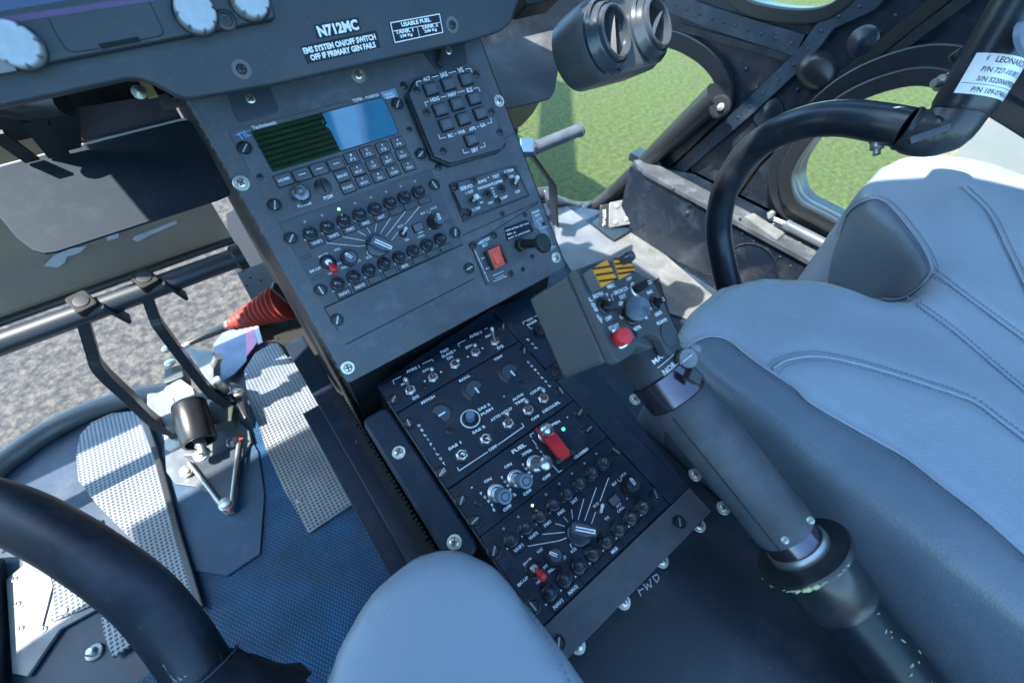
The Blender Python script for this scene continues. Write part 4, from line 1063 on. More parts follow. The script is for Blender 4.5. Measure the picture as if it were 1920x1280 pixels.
# ---- emergency locator plate with the orange rocker
t = thing('rocker_switch_plate', 'small dark plate with a guarded orange-red rocker switch marked ELT', 'switch panel', UF, (*UF.l(*q9(680, 1000))[:2], 0))
mb = MB(UF); mb.prism([UF.l(*q9(*p))[:2] for p in ((370, 825), (400, 820), (640, 715), (690, 730), (872, 1190), (840, 1215), (560, 1310))], -.001, .0016); part('faceplate', mb, PAINT2, t, bevel=.0004)
EF = Frame(UF.w((0, 0, .0016)), UF.x, UF.y)
rk = [EF.l(*q9(*p), .006) for p in ((570, 912), (705, 860), (790, 1062), (660, 1130))]
rc = sum(rk, V()) / 4; ww = ((rk[1] - rk[0]).length + (rk[2] - rk[3]).length) / 4; hh = ((rk[3] - rk[0]).length + (rk[2] - rk[1]).length) / 4
mb = MB(EF); mb.prism(rr(rc.x - ww - .0022, rc.x - ww - .0002, rc.y - hh * 1.0, rc.y + hh * 1.0, .0008, 2), 0, .0075); part('guard', mb, PLAST, t, bevel=.0005)
mb = MB(EF); mb.prism(rr(rc.x + ww + .0002, rc.x + ww + .0022, rc.y - hh * 1.0, rc.y + hh * 1.0, .0008, 2), 0, .0075); part('guard', mb, PLAST, t, bevel=.0005)
mb = MB(EF); vs = []
mb.add([(rc.x - ww, rc.y - hh, 0), (rc.x + ww, rc.y - hh, 0), (rc.x + ww, rc.y + hh, 0), (rc.x - ww, rc.y + hh, 0), (rc.x - ww, rc.y - hh, .0045), (rc.x + ww, rc.y - hh, .0045), (rc.x + ww, rc.y - .001, .0052), (rc.x - ww, rc.y - .001, .0052), (rc.x + ww, rc.y + hh, .0075), (rc.x - ww, rc.y + hh, .0075)],
       [(3, 2, 1, 0), (4, 5, 6, 7), (7, 6, 8, 9), (0, 1, 5, 4), (3, 9, 8, 2), (1, 2, 8, 6, 5), (0, 4, 7, 9, 3)])
rkp = part('rocker', mb, RED2, t, bevel=.0006)
mb = MB(EF); mb.prism(rr(rc.x - ww * .55, rc.x + ww * .55, rc.y - hh * .62, rc.y + hh * .55, .0016, 4), .003, .0064); part('rocker_pad', mb, mat('rocker_pad', (.80, .085, .03), .3), rkp, bevel=.0008)
wordset(t, EF, [('ARTEX', (488, 822), (600, 770)), ('ELT', (515, 860), (575, 838)), ('ON', (500, 1010), (540, 992), 1.8), ('ARM', (550, 1125), (605, 1102), 1.8), ('FOR EMERGENCY USE ONLY', (430, 915), (588, 1270), 1.3), ('EMERGENCY', (635, 1200), (760, 1145), 1.2), ('LOCATOR', (665, 1232), (762, 1190), 1.2), ('TRANSMITTER', (640, 1268), (790, 1205), 1.2)], UPRINT, cv=q9)
mb = MB(EF); mb.prism([EF.l(*q9(*p))[:2] for p in ((462, 845), (500, 795), (505, 828))], 0, .00015); part('arrow_emblem', mb, UPRINT, t, smooth=0)
scr(t, EF, [q9(*p) for p in ((412, 850), (648, 740), (838, 1178))], 'screw_black')

# ---- round push-pull knob beside it, with its placards
t = thing('round_knob', 'black round push-pull knob on a hex nut beside the orange rocker switch', 'knob', UF, (*UF.l(*q9(950, 835))[:2], 0))
mb = MB(UF); c = UF.l(*q9(945, 850)); mb.lathe([(.0075, 0), (.0075, .004), (.0066, .005), (0, .005)], 6, MX.Translation((c.x, c.y, 0))); mb.lathe([(.0060, .005), (.0060, .0065), (.005, .007), (0, .007)], 24, MX.Translation((c.x, c.y, 0))); part('hex_nut', mb, PLAST, t)
tipk = UF.l(*q9(1215, 825), .030); dk = V((tipk.x - c.x, tipk.y - c.y, .024)); 
mb = MB(UF); mb.lathe([(.0048, 0), (.0048, dk.length - .004)], 20, q_to(dk, (c.x, c.y, .006))); part('shaft', mb, PLAST, t)
mb = MB(UF); mb.lathe([(.0060, -.006), (.0088, -.005), (.0102, -.003), (.0104, .0), (.0096, .0018), (.0080, .0022), (.0078, .0018), (0, .0018)], 44, q_to(V((.25, .1, 1)), (tipk.x, tipk.y, tipk.z))); part('knob_head', mb, mat('knob_matt', (.035, .04, .046), .42), t)
t = thing('part_label', 'black label with faint white handwriting above the round knob', 'label', UF, (*UF.l(*q9(920, 680))[:2], 0))
mb = MB(UF); mb.prism([UF.l(*q9(*p))[:2] for p in ((770, 655), (1010, 562), (1052, 580), (1100, 690), (930, 760), (800, 800))], -.0005, .0004); part('label_sheet', mb, PLAC, t, smooth=0)
wordset(t, UF, [('109-0726-27-101', (780, 690), (1040, 600), 2.0), ('REV. D', (795, 732), (895, 705), 1.9), ('NO 0./AR2020', (810, 778), (1055, 685), 2.0)], UPRINT, cv=q9, h=.0006)
t = thing('clear_sticker', 'pale translucent sticker in the right corner above the round knob', 'sticker', UF, (*UF.l(*q9(1180, 600))[:2], 0))
mb = MB(UF); mb.prism([UF.l(*q9(*p))[:2] for p in ((1062, 465), (1155, 432), (1340, 900), (1300, 915), (1150, 665), (1110, 650))], -.0005, .0003); part('sticker_sheet', mb, mat('pale_sticker', (.15, .19, .24), .3), t, smooth=0)
wordset(t, UF, [('PARKING', (1080, 488), (1165, 455), 1.8), ('BRK', (1115, 520), (1165, 500), 1.8), ('PULL', (1300, 880), (1350, 860), 1.6)], UPRINT, cv=q9, h=.0005, lines=[[(1130, 590), (1150, 560), (1195, 545)], [(1150, 665), (1255, 640)], [(1150, 590), (1175, 630)]])

# =================================================================== units on the low pedestal
# ---- heading reference row (AHRS)
t = unit('heading_switch_row', LF, 'top row of five metal toggles on the low pedestal, marked AHRS 1 and AHRS 2', 'switch panel', 0, .1465, -.0351, 0, LPAINT)
wordset(t, LF, [('AHRS 1', (262, 502), (368, 455)), ('AHRS 2', (768, 222), (868, 178)), ('FAST', (538, 345), (605, 315)), ('SLAVE', (548, 380), (638, 338)), ('ON', (588, 400), (635, 375)), ('SYN', (395, 500), (445, 475)), ('SYN', (738, 310), (790, 285)), ('MAG', (222, 605), (275, 578)), ('MAG', (898, 222), (950, 195)), ('DG', (315, 715), (362, 690)), ('DG', (992, 312), (1038, 290))],
        cv=q3, lines=[[(168, 598), (155, 568), (222, 535)], [(395, 435), (468, 400), (480, 415)], [(690, 300), (676, 275), (738, 245)], [(890, 160), (915, 148)]], dots=[(412, 573), (542, 500), (756, 378), (873, 310), (650, 328)], dr=.0010)
for b0, t0, th in (((298, 650), (252, 545), .017), ((478, 548), (465, 462), .015), ((652, 442), (682, 402), .013), ((817, 345), (812, 275), .015), ((970, 258), (945, 138), .018)):
    toggle(t, LF, q3(*b0), q3(*t0), th, .0016, .0027)
scr(t, LF, [q3(165, 722), q3(1040, 142)], 'fastener', 'fastener'); scr(t, LF, [q3(412, 620), q3(850, 238), q3(1090, 115)], 'screw_black_small')
# ---- rotary unit at the right (partly behind the twist-grip box)
t = unit('reversion_unit', LF, 'small dark unit with one black rotary knob, half hidden by the grip box', 'rotary panel', .1475, .205, -.0790, .012, LPAINT)
knob(t, LF, q3(1335, 185), 'rotary_base', 'rotary_knob'); 
b_('tall_cap', lambda: MB().lathe([(.0065, .006), (.0055, .012), (.0035, .0175), (0, .018)], 24, squash=.6), KNOB)
inst('cap', MESH('tall_cap'), t.children[-1], (0, 0, 0), MX.Rotation(R(60), 4, 'Z'))
wordset(t, LF, [('ADU', (1228, 92), (1275, 68)), ('NORM', (1232, 128), (1305, 88)), ('R', (1228, 238), (1252, 248), 2.4), ('C', (1262, 272), (1285, 280), 2.4), ('P', (1290, 305), (1312, 315), 2.4)], cv=q3, lines=[[(1205, 122), (1195, 102), (1225, 88)], [(1288, 60), (1310, 48), (1320, 62)], [(1240, 138), (1255, 152), (1275, 150)]])
mb = MB(LF); c = LF.l(*q3(1445, 508)); mb.lathe([(.0085, -.001), (.0085, .0012), (.0078, .0012), (.0075, -.0005)], 28, MX.Translation((c.x, c.y, 0))); part('corner_recess', mb, PLAST, t); scr(t, LF, [q3(1445, 508)], 'screw_black')
# ---- stabiliser unit (HELIPILOT CONTROL)
t = unit('stabiliser_panel', LF, 'wide dark control panel with three half-round indicators, marked HELIPILOT CONTROL', 'control panel', 0, .1465, -.1234, -.0362, LPAINT)
vert = lambda s_, a, b, cap=2.6: [(ch, (a[0] + (b[0] - a[0]) * i / (len(s_) - 1) - 16, a[1] + (b[1] - a[1]) * i / (len(s_) - 1) + 8), (a[0] + (b[0] - a[0]) * i / (len(s_) - 1) + 16, a[1] + (b[1] - a[1]) * i / (len(s_) - 1) - 8), cap) for i, ch in enumerate(s_)]
def vertical(pm, fr, cv, s_, a, b, size):
    A_ = fr.l(*cv(*a)); B_ = fr.l(*cv(*b))
    for i, ch in enumerate(s_):
        p = A_.lerp(B_, i / (len(s_) - 1)); w_ = size * (.22 if ch == 'I' else .72)
        text(pm, ch, (p.x - w_ / 2, p.y), (p.x + w_ / 2, p.y), h=.00015, cap=size, bold=.03)
pm = MB(LF)
vertical(pm, LF, q3, 'HELIPILOT', (365, 928), (565, 1232), .0030); vertical(pm, LF, q3, 'CONTROL', (1240, 422), (1408, 608), .0030)
for s_, a, b in (('PITCH', (385, 752), (490, 692)), ('ROLL', (688, 575), (772, 525)), ('YAW', (965, 408), (1035, 365)), ('SAS 2', (838, 805), (932, 755)), ('PUSH', (862, 845), (955, 788)), ('SAS 2', (792, 990), (893, 932)), ('SAS 1', (600, 1120), (702, 1060)), ('ATTD HOLD', (938, 890), (1108, 785)), ('AUTO', (1112, 728), (1200, 675)), ('TRIM', (1135, 760), (1215, 712)), ('COUPL', (1255, 678), (1350, 618)), ('OFF', (1262, 885), (1328, 848)), ('DECOUPL', (1355, 822), (1492, 738)), ('OFF', (922, 1128), (990, 1088))):
    w2(LF, pm, q3, s_, a, b, cap=2.9, bold=.03)
for L_ in ([(672, 1262), (685, 1290), (915, 1138)], [(995, 1083), (1205, 935), (1185, 908)]):
    q_ = [LF.l(*q3(*p)) for p in L_]
    for i in range(len(q_) - 1): bar2(pm, q_[i], q_[i + 1], .0008, 0, .00015)
q_ = LF.l(*q3(1046, 695)); pm.lathe([(.0008, 0), (.0008, .0002), (0, .0002)], 8, MX.Translation((q_.x, q_.y, 0)))
part('lettering', pm, WHITE, t, smooth=0)
for b0, t0, rd in (((708, 1168), (722, 1152), 1), ((900, 1040), (925, 1030), 1), ((1080, 915), (1068, 818), 1), ((1240, 808), (1222, 722), 1), ((1362, 715), (1360, 635), 0)):
    toggle(t, LF, q3(*b0), q3(*t0), .016, .0016, .0026, recess=True)
def dshape(r, flat, rot, n=20):
    pts = []; a0 = math.acos(flat)
    for k in range(n + 1):
        a = a0 + (2 * math.pi - 2 * a0) * k / n + rot; pts.append((r * math.cos(a), r * math.sin(a)))
    return pts
for p, rot, ba in (((540, 840), R(-0 + 180 + 20), 0), ((812, 640), R(-50), R(90)), ((1098, 505), R(-50), R(90))):
    c = LF.l(*q3(*p)); i_ = len(t.children); sh = R(-70) if p[0] != 540 else R(-165)
    T_ = MX.Translation((c.x, c.y, 0))
    mb = MB(LF)
    o_ = dshape(.0128, .30, sh); n_ = dshape(.0098, .34, sh); m_ = len(o_)
    vs = [(x + c.x, y + c.y, .0003) for x, y in o_] + [(x + c.x, y + c.y, .0007) for x, y in n_] + [(x * .95 + c.x, y * .95 + c.y, .0002) for x, y in n_]
    fs = []
    for k in range(m_):
        k2 = (k + 1) % m_; fs += [(k, k2, m_ + k2, m_ + k), (m_ + k, m_ + k2, 2 * m_ + k2, 2 * m_ + k)]
    fs.append(tuple(range(2 * m_, 3 * m_))); mb.add(vs, fs)
    mb.prism([(x * 1.03 + c.x, y * 1.03 + c.y) for x, y in o_], -.001, .0003)
    ind = part('indicator_window', mb, PLAST, t, smooth=20)
    mb = MB(LF); mb.prism([(x * .9 + c.x, y * .9 + c.y) for x, y in n_], .0002, .0008); part('indicator_dial', mb, mat('dial_blue', (.03, .055, .08), .4), ind, smooth=0)
    mb = MB(LF); cc = V((c.x + .0010, c.y - .0022 if p[0] != 540 else c.y - .0005)); L_ = .0036
    d2 = V((math.cos(ba), math.sin(ba))) ; bar2(mb, cc - d2 * L_, cc + d2 * L_, .0017, .0008, .0011); part('indicator_bar', mb, WHITE, ind, smooth=0)
c = LF.l(*q3(776, 875)); inv = wm(t).inverted()
b_('push_ring', lambda: MB().lathe([(.0095, 0), (.0095, .0008), (.0084, .0008), (.0084, 0)], 40), WHITE)
b_('push_collar', lambda: MB().lathe([(.0078, 0), (.0078, .0012), (.0060, .0016), (.0052, .0006), (0, .0004)], 36), PLAST)
b_('push_cap', lambda: MB().lathe([(.0044, 0), (.0044, .0085), (.0039, .0092), (0, .0092)], 32), mat('blue_cap', (.10, .17, .24), .3))
k = inst('push_button', MESH('push_collar'), t, inv @ LF.w(c), label='round blue push button in a white ring'); inst('ring', MESH('push_ring'), k, (0, 0, 0)); inst('cap', MESH('push_cap'), k, (0, 0, 0))
scr(t, LF, [q3(283, 912), q3(550, 1300), q3(1208, 335), q3(1500, 655)], 'fastener', 'fastener'); scr(t, LF, [q3(614, 975), q3(1192, 598)], 'screw_black')
# ---- fuel unit
t = unit('pump_switch_unit', LF, 'dark fuel control panel with a red guarded switch and knobbed pump levers', 'control panel', 0, .1465, -.1710, -.1246, LPAINT)
pm = MB(LF)
for s_, a, b, cap in (('FUEL', (488, 85), (565, 38), 3.6), ('XFER', (542, 102), (602, 68), 2.7), ('ON', (443, 172), (485, 148), 2.7), ('ON', (328, 255), (370, 232), 2.7), ('OFF', (662, 240), (708, 210), 2.7), ('OFF', (552, 328), (600, 298), 2.7), ('OFF', (438, 418), (485, 385), 2.7), ('CLOSED', (842, 118), (922, 62), 2.7), ('1', (380, 415), (388, 410), 2.7), ('2', (495, 330), (508, 320), 2.7)):
    w2(LF, pm, z4, s_, a, b, cap=cap, bold=.03)
w2(LF, pm, q3, 'OPEN', (1408, 935), (1492, 892), cap=2.7, bold=.03)
vertical(pm, LF, z4, 'PUMP', (312, 318), (375, 385), .0026); vertical(pm, LF, z4, 'PUMP', (432, 228), (480, 298), .0026); vertical(pm, LF, z4, 'PUMP', (552, 155), (602, 222), .0026); vertical(pm, LF, z4, 'VAL', (632, 60), (672, 100), .0026)
for L_ in ([(600, 0), (590, -15), (612, -28)], [(605, 12), (628, 45)], [(685, 120), (755, 198), (775, 185)]):
    q_ = [LF.l(*z4(*p)) for p in L_]
    for i in range(len(q_) - 1): bar2(pm, q_[i], q_[i + 1], .0006, 0, .00015)
for p in ((258, 285),):
    q_ = LF.l(*z4(*p)); pm.lathe([(.0008, 0), (.0008, .0002), (0, .0002)], 8, MX.Translation((q_.x, q_.y, 0)))
q_ = LF.l(*q3(1552, 862)); pm.lathe([(.0008, 0), (.0008, .0002), (0, .0002)], 8, MX.Translation((q_.x, q_.y, 0)))
part('lettering', pm, WHITE, t, smooth=0)
BCAP = mat('blue_grey_cap', (.13, .17, .22), .35)
def pump(base, tip, ring=True, m=BCAP):
    b = LF.l(*z4(*base)); tp = LF.l(*z4(*tip), .022); inv = wm(t).inverted()
    n = inst('pump_switch', MESH('toggle_nut_big'), t, inv @ LF.w(b))
    d = V((tp.x - b.x, tp.y - b.y, .022)); L_ = d.length
    me = MB().lathe([(.0030, .002), (.0026, L_ - .012)], 18, q_to(d)).mesh('lever', None, CHROME); inst('lever', me, n, (0, 0, 0))
    if ring: prof = [(.0036, L_ - .013), (.0062, L_ - .012), (.0064, L_ - .002), (.0058, L_ - .0004), (.0040, L_), (.0032, L_ - .0012), (.0028, L_), (0, L_)]
    else: prof = [(.0030, L_ - .010), (.0058, L_ - .008), (.0066, L_ - .003), (.0058, L_ + .001), (.0030, L_ + .003), (0, L_ + .0034)]
    me = MB().lathe(prof, 28, q_to(d)).mesh('lever_cap', None, m); inst('lever_cap', me, n, (0, 0, 0))
b_('toggle_nut_big', lambda: MB().lathe([(.0080, 0), (.0080, .0008), (.0070, .0010), (.0070, .0030), (.0062, .0036), (.0050, .0036), (.0044, .0012), (0, .001)], 28, knurl=.02), CHROME)
pump((400, 318), (450, 338)); pump((512, 236), (570, 250)); pump((622, 150), (682, 145), False, SATIN)
b0 = LF.l(*q3(1385, 1010)); tp = LF.l(*q3(1382, 955), .024); d = V((tp.x - b0.x, tp.y - b0.y, .024)); L_ = d.length
n = inst('valve_switch', MESH('toggle_nut_big'), t, wm(t).inverted() @ LF.w(b0))
inst('lever', MB().lathe([(.0026, .002), (.0024, L_ - .01), (.0052, L_ - .008), (.0062, L_ - .003), (.0054, L_ + .001), (.003, L_ + .003), (0, L_ + .0034)], 26, q_to(d)).mesh('lever', None, SATIN), n, (0, 0, 0))
# red guard: folded channel over the valve switch
g = [LF.l(*q3(*p), h_) for p, h_ in (((1300, 975), .012), ((1435, 970), .012), ((1590, 1155), .008), ((1505, 1215), .008))]
mb = MB(LF)
c0 = (g[0] + g[3]) / 2; 
a0_, a1_, a2_, a3_ = LF.l(*q3(1312, 985), .008), LF.l(*q3(1432, 985), .010), LF.l(*q3(1588, 1150), .008), LF.l(*q3(1500, 1205), .008)
mid = (a0_ + a3_) / 2
def qd(p, z): return (p.x, p.y, z)
u_ = (a3_ - a0_); v_ = (a2_ - a3_)
P0 = V((a0_.x, a0_.y)); U_ = V((u_.x, u_.y)); W_ = V((v_.x, v_.y))
def gp(s_, w_, z): p = P0 + U_ * s_ + W_ * w_; return (p.x, p.y, z)
mb.add([gp(.30, 0, .0115), gp(.30, 1, .0115), gp(.92, 1, .0085), gp(.92, 0, .0085), gp(1.0, 1, .0050), gp(1.0, 0, .0050), gp(1.0, 0, .0005), gp(1.0, 1, .0005), gp(-.1, 0, .0135), gp(-.1, .08, .0135), gp(.30, .08, .0115),
        gp(-.1, 0, .009), gp(.30, 0, .006), gp(.92, 0, .003), gp(.30, 1, .006), gp(.92, 1, .003), gp(-.1, .08, .009), gp(.3, .08, .006), gp(.3, .92, .0115), gp(-.05, .92, .013), gp(-.05, 1, .013), gp(-.05, 1, .009), gp(-.05, .92, .009)],
       [(0, 1, 2, 3), (3, 2, 4, 5), (5, 4, 7, 6), (8, 9, 10, 0), (8, 0, 12, 11), (0, 3, 13, 12), (3, 5, 6, 13), (1, 14, 15, 2), (2, 15, 7, 4), (9, 16, 17, 10), (18, 19, 20, 1), (1, 20, 21, 14), (11, 16, 9, 8), (19, 22, 21, 20)])
gd = part('switch_guard', mb, RED, t, smooth=25)
for w_ in (-.12, 1.12):
    mb = MB(LF); p = gp(.96, w_, .005); mb.lathe([(.0032, -.0022), (.0032, .0022)], 16, q_to(V((W_.x, W_.y, 0)), p)); part('guard_hinge', mb, PLAST, gd)
mb = MB(LF); p = gp(.96, .5, 0); mb.prism([gp(.80, -.18, 0)[:2], gp(.80, 1.18, 0)[:2], gp(1.08, 1.18, 0)[:2], gp(1.08, -.18, 0)[:2]], -.0005, .002); part('guard_base', mb, PLAST, gd)
me = MB().lathe([(.0017, 0), (.0017, .0006), (.001, .0011), (0, .0012)], 14).mesh('teal_lamp', None, TLED); inst('indicator_lamp', me, t, wm(t).inverted() @ LF.w(LF.l(*q3(1520, 957))), label='lit teal indicator lamp')
scr(t, LF, [z4(92, 207), z4(200, 362), z4(275, 478), q3(1652, 828), q3(1725, 960)], 'fastener', 'fastener'); scr(t, LF, [z4(296, 370), q3(1665, 960)], 'screw_black')
# =================================================================== instrument panel
DP = mat('dash_paint', (.026, .036, .048), .5, nvar=.12, nscale=20, bump=.3, bscale=700, dust=.07, dscale=25)
t = thing('instrument_panel', 'grey instrument panel above the consoles with white fluted knobs and data placards', 'instrument panel', DF, (.1, .03, 0))
def dl(x, y, h=0): return DF.l(x, y, h)[:2]
edge_pts = [(0, 201), (235, 149), (262, 149), (290, 158), (330, 180), (350, 186), (375, 184), (520, 158), (700, 117), (880, 78), (938, 60), (958, 45), (968, 15), (982, -20)]
low = [dl(*p) for p in edge_pts]
outl = low + [(.345, .26), (-.24, .26), (-.24, .03)]
mb = MB(DF); mb.prism(outl, -.014, 0); part('panel_face', mb, DP, t, bevel=.0025, bseg=3)
mb = MB(DF)
bz = [dl(*p) for p in ((0, 143), (508, 43), (513, 38), (500, -10))] + [(.105, .25), (-.23, .25), (-.23, .04)]
mb.prism(bz, 0, .010); part('display_bezel', mb, DP, t, bevel=.0020, bseg=3)
BZ = Frame(DF.w((0, 0, .010)), DF.x, DF.y)
mb = MB(BZ); sc_ = [BZ.l(*p)[:2] for p in ((0, 22), (100, 6), (290, -30))] + [(.04, .24), (-.22, .24), (-.20, .09)]
mb.prism(sc_, -.0002, .0005); part('display_screen', mb, mat('dark_display', (.004, .010, .035), .08, emit=(.01, .03, .10), es=.25), t, smooth=0)
mb = MB(BZ); pp = [BZ.l(*p) for p in ((0, 40), (120, 22), (285, -3), (400, -22))]
for i in range(3): bar2(mb, pp[i], pp[i + 1], .0030, 0, .0004)
part('reflection_strip', mb, mat('violet_reflection', (.085, .045, .13), .35), t, smooth=0)  # purple reflection on the bezel, painted as a violet strip
mb = MB(BZ); L_ = [(85, 25), (106, 65), (122, 90), (130, 96), (142, 98), (185, 92)]; L2 = [(262, 76), (300, 68), (306, 63), (305, 55), (282, 8), (276, -6)]
for S_ in (L_, L2):
    q_ = [BZ.l(*p) for p in S_]
    for i in range(len(q_) - 1): bar2(mb, q_[i], q_[i + 1], .0005, -.0002, .0002)
q_ = [BZ.l(*p) for p in ((187, 88), (262, 74))]; bar2(mb, q_[0], q_[1], .0028, -.0002, .0003)
part('card_door_gap', mb, GAP, t, smooth=0)
FK = mat('pale_knob', (.42, .47, .52), .35, nvar=.12, nscale=150, bump=.3, bscale=400)
b_('fluted_skirt', lambda: MB().lathe([(.0125, 0), (.0125, .0018), (.0115, .0026), (0, .0026)], 40), PLAST)
def flute():
    mb = MB(); vs = []; fs = []; seg = 64; prof = [(.0112, .002, 1), (.0112, .0095, 1), (.0108, .0105, 1), (.0102, .0110, 1), (.0050, .0110, .6), (0, .0110, 0)]
    for r, z, k in prof:
        for j in range(seg):
            a = 2 * math.pi * j / seg; c_ = max(0, math.cos(a * 8)) ** 6; vs.append((r * (1 - .13 * c_ * k) * math.cos(a), r * (1 - .13 * c_ * k) * math.sin(a), z))
    for i in range(len(prof) - 1):
        for j in range(seg): fs.append((i * seg + j, i * seg + (j + 1) % seg, (i + 1) * seg + (j + 1) % seg, (i + 1) * seg + j))
    mb.add(vs, fs); return mb
b_('fluted_knob', flute, FK, smooth=35)
for p in ((33, 88), (366, 27), (466, 2)):
    k = knob(t, BZ, p, 'fluted_knob', 'fluted_knob', h=0); inst('skirt', MESH('fluted_skirt'), k, (0, 0, 0))
b_('jack', lambda: MB().lathe([(.0062, 0), (.0062, .0012), (.0050, .0018), (.0040, .0018), (.0036, .0002), (.0018, .0002), (.0014, -.001), (0, -.001)], 28), PLAST)
knob(t, BZ, (423, 38), 'jack', 'jack_socket')
mb = MB(BZ); mb.prism([BZ.l(*p)[:2] for p in ((-10, 112), (5, 106), (22, 112), (37, 135), (2, 142), (-8, 140))], .003, .006); part('corner_tab', mb, mat('tab_grey', (.22, .23, .24), .5), t, bevel=.0005)
inv = wm(t).inverted()
scr(t, DF, [(453, 130), (848, 47)], 'screw_black', 'screw', h=.0)
for p in ((453, 130), (848, 47)):
    mb = MB(DF); c = DF.l(*p); mb.lathe([(.0062, -.001), (.0062, .0002), (.0056, .0003), (.0036, .0001)], 28, MX.Translation((c.x, c.y, 0))); part('dimple', mb, mat('worn_dimple', (.10, .11, .12), .5), t)
def placard(name, label, corners, lines, border=False):
    tt = thing(name, label, 'placard', DF, (*DF.l(*q2(*corners[0]))[:2], 0))
    mb = MB(DF); mb.prism([DF.l(*q2(*p))[:2] for p in corners], -.0003, .0006); part('placard_plate', mb, PLAC, tt, bevel=.0002)
    pm = MB(DF)
    for s_, a, b, cap in lines: text(pm, s_, DF.l(*q2(*a)), DF.l(*q2(*b)), h=.0008, cap=cap, bold=.03)
    if border:
        q_ = [DF.l(*q2(*p)) for p in corners]; c = sum(q_, V()) / 4; q_ = [c + (p - c) * .96 for p in q_]
        for i in range(4): bar2(pm, q_[i], q_[(i + 1) % 4], .0007, .0005, .0008)
        a, b = DF.l(*q2(945, 178)), DF.l(*q2(1215, 128)); bar2(pm, a, b, .0004, .0005, .0008); bar2(pm, DF.l(*q2(1085, 152)), DF.l(*q2(1098, 208)), .0004, .0005, .0008)
    part('lettering', pm, WHITE, tt, smooth=0)
placard('registration_placard', 'small navy placard lettered N712MC on the instrument panel', ((505, 143), (755, 97), (772, 175), (525, 222)), [('N712MC', (527, 182), (752, 140), .0072)])
placard('warning_placard', 'navy placard with two lines about the EMS system switch, under the N712MC placard', ((430, 262), (855, 172), (880, 268), (470, 362)), [('EMS SYSTEM ON/OFF SWITCH', (445, 290), (850, 208), .0040), ('OFF IF PRIMARY GEN FAILS', (485, 328), (850, 252), .0040)])
placard('fuel_placard', 'white-bordered navy placard lettered USABLE FUEL', ((928, 130), (1215, 78), (1235, 185), (955, 245)), [('USABLE FUEL', (995, 142), (1160, 112), .0030), ('TANK 1', (962, 185), (1062, 168), .0028), ('TANK 2', (1108, 158), (1200, 140), .0028), ('238 Kg', (988, 210), (1058, 196), .0025), ('238 Kg', (1125, 182), (1195, 168), .0025)], True)
# mounting tabs down onto the tall console
for pp in (((425, 172), (500, 150), (522, 206), (518, 211), (452, 229), (443, 222)), ((790, 95), (868, 70), (876, 118), (870, 122), (826, 131), (815, 128))):
    mb = MB(UF); mb.prism([UF.l(*p)[:2] for p in pp], -.0006, .0010); part('mount_tab', mb, DP, t, bevel=.0006)
    mb = MB(); a = UF.w((*UF.l(*pp[0])[:2], .001)); b = UF.w((*UF.l(*pp[1])[:2], .001))
    mb.strip([(a + b) / 2 + V((0, -.002, 0)), (a + b) / 2 + V((0, .01, .035))], (1, 0, 0), (b - a).length, .0015); part('tab_web', mb, DARK, t)
# cable by the right tab
mb = MB(); mb.tube(smooth_path([UF.w((*UF.l(*q2(*p))[:2], .006)) for p in ((1215, 395), (1200, 360), (1205, 300), (1190, 240), (1200, 180))], 4), .0022, 8); solo('cable', mb, PLAST, 'thin black braided cable hanging behind the USABLE FUEL placard', 'cable')
# glareshield and dark interior behind the panel
mb = MB(); mb.prism([(-.24, .46), (.36, .46), (.36, .62), (.28, .80), (-.18, .80), (-.24, .62)], 1.525, 1.55); solo('glareshield', mb, DARK, 'black glareshield cover on top of the instrument panel', 'glareshield', bevel=.006)
t = thing('avionics_bay', 'dark open bay with brackets and ducts under the instrument panel', 'equipment bay', loc=(-.2, .7, 1.2))
mb = MB(); mb.box(-.30, .34, .74, .76, 1.16, 1.52); part('back_plate', mb, BLACK, t)
mb = MB(); mb.box(-.20, .34, .44, .74, 1.42, 1.43); part('top_plate', mb, BLACK, t)
mb = MB(); mb.strip([at(120, 240, y=.66), at(200, 228, y=.66), at(330, 205, y=.66)], (0, .5, 1), .03, .02); part('duct', mb, mat('violet_dark', (.035, .022, .035), .5), t)
mb = MB(); mb.tube([at(-40, 190, y=.60), at(50, 205, y=.60), at(120, 195, y=.58)], .010, 12); part('bracket_tube', mb, DARK, t)
mb = MB(); c = at(262, 175, y=.56); mb.lathe([(.006, 0), (.006, .004), (0, .007)], 14, q_to((0, -1, .6), c)); part('bolt', mb, STEEL, t)
mb = MB(); mb.box(-.004, .004, -.010, .010, -.001, .001, q_to((0, -.6, 1), at(278, 166, y=.56))); part('yellow_tag', mb, mat('tan_tag', (.35, .25, .12), .6), t)
mb = MB(); mb.box(-.007, .007, -.004, .004, -.002, .002, q_to((0, -.6, 1), at(318, 195, y=.55))); part('clip', mb, STEEL, t)
mb = MB(); mb.prism([at(690, 122, y=.47)[:1] + (0,) if False else (0, 0), (.03, 0), (.03, .012), (0, .012)], 0, .002, q_to((0, -.7, .7), at(660, 122, y=.455))); part('tan_bracket', mb, mat('tan_bracket', (.40, .32, .17), .5), t)
mb = MB(); mb.prism([(0, 0), (.035, 0), (.035, .010), (0, .010)], 0, .002, q_to((0, -.7, .7), at(742, 96, y=.455))); part('tan_bracket', mb, MATS['tan_bracket'], t)
for k, (p0_, p1_) in enumerate((((-10, 250), (60, 300)), ((60, 225), (110, 290)), ((120, 215), (125, 280)))):
    mb = MB(); mb.strip([at(*p0_, y=.60), at(*p1_, y=.62)], (1, 0, 0), .012 + .006 * k, .004); part('hanger_bracket', mb, DARK, t)

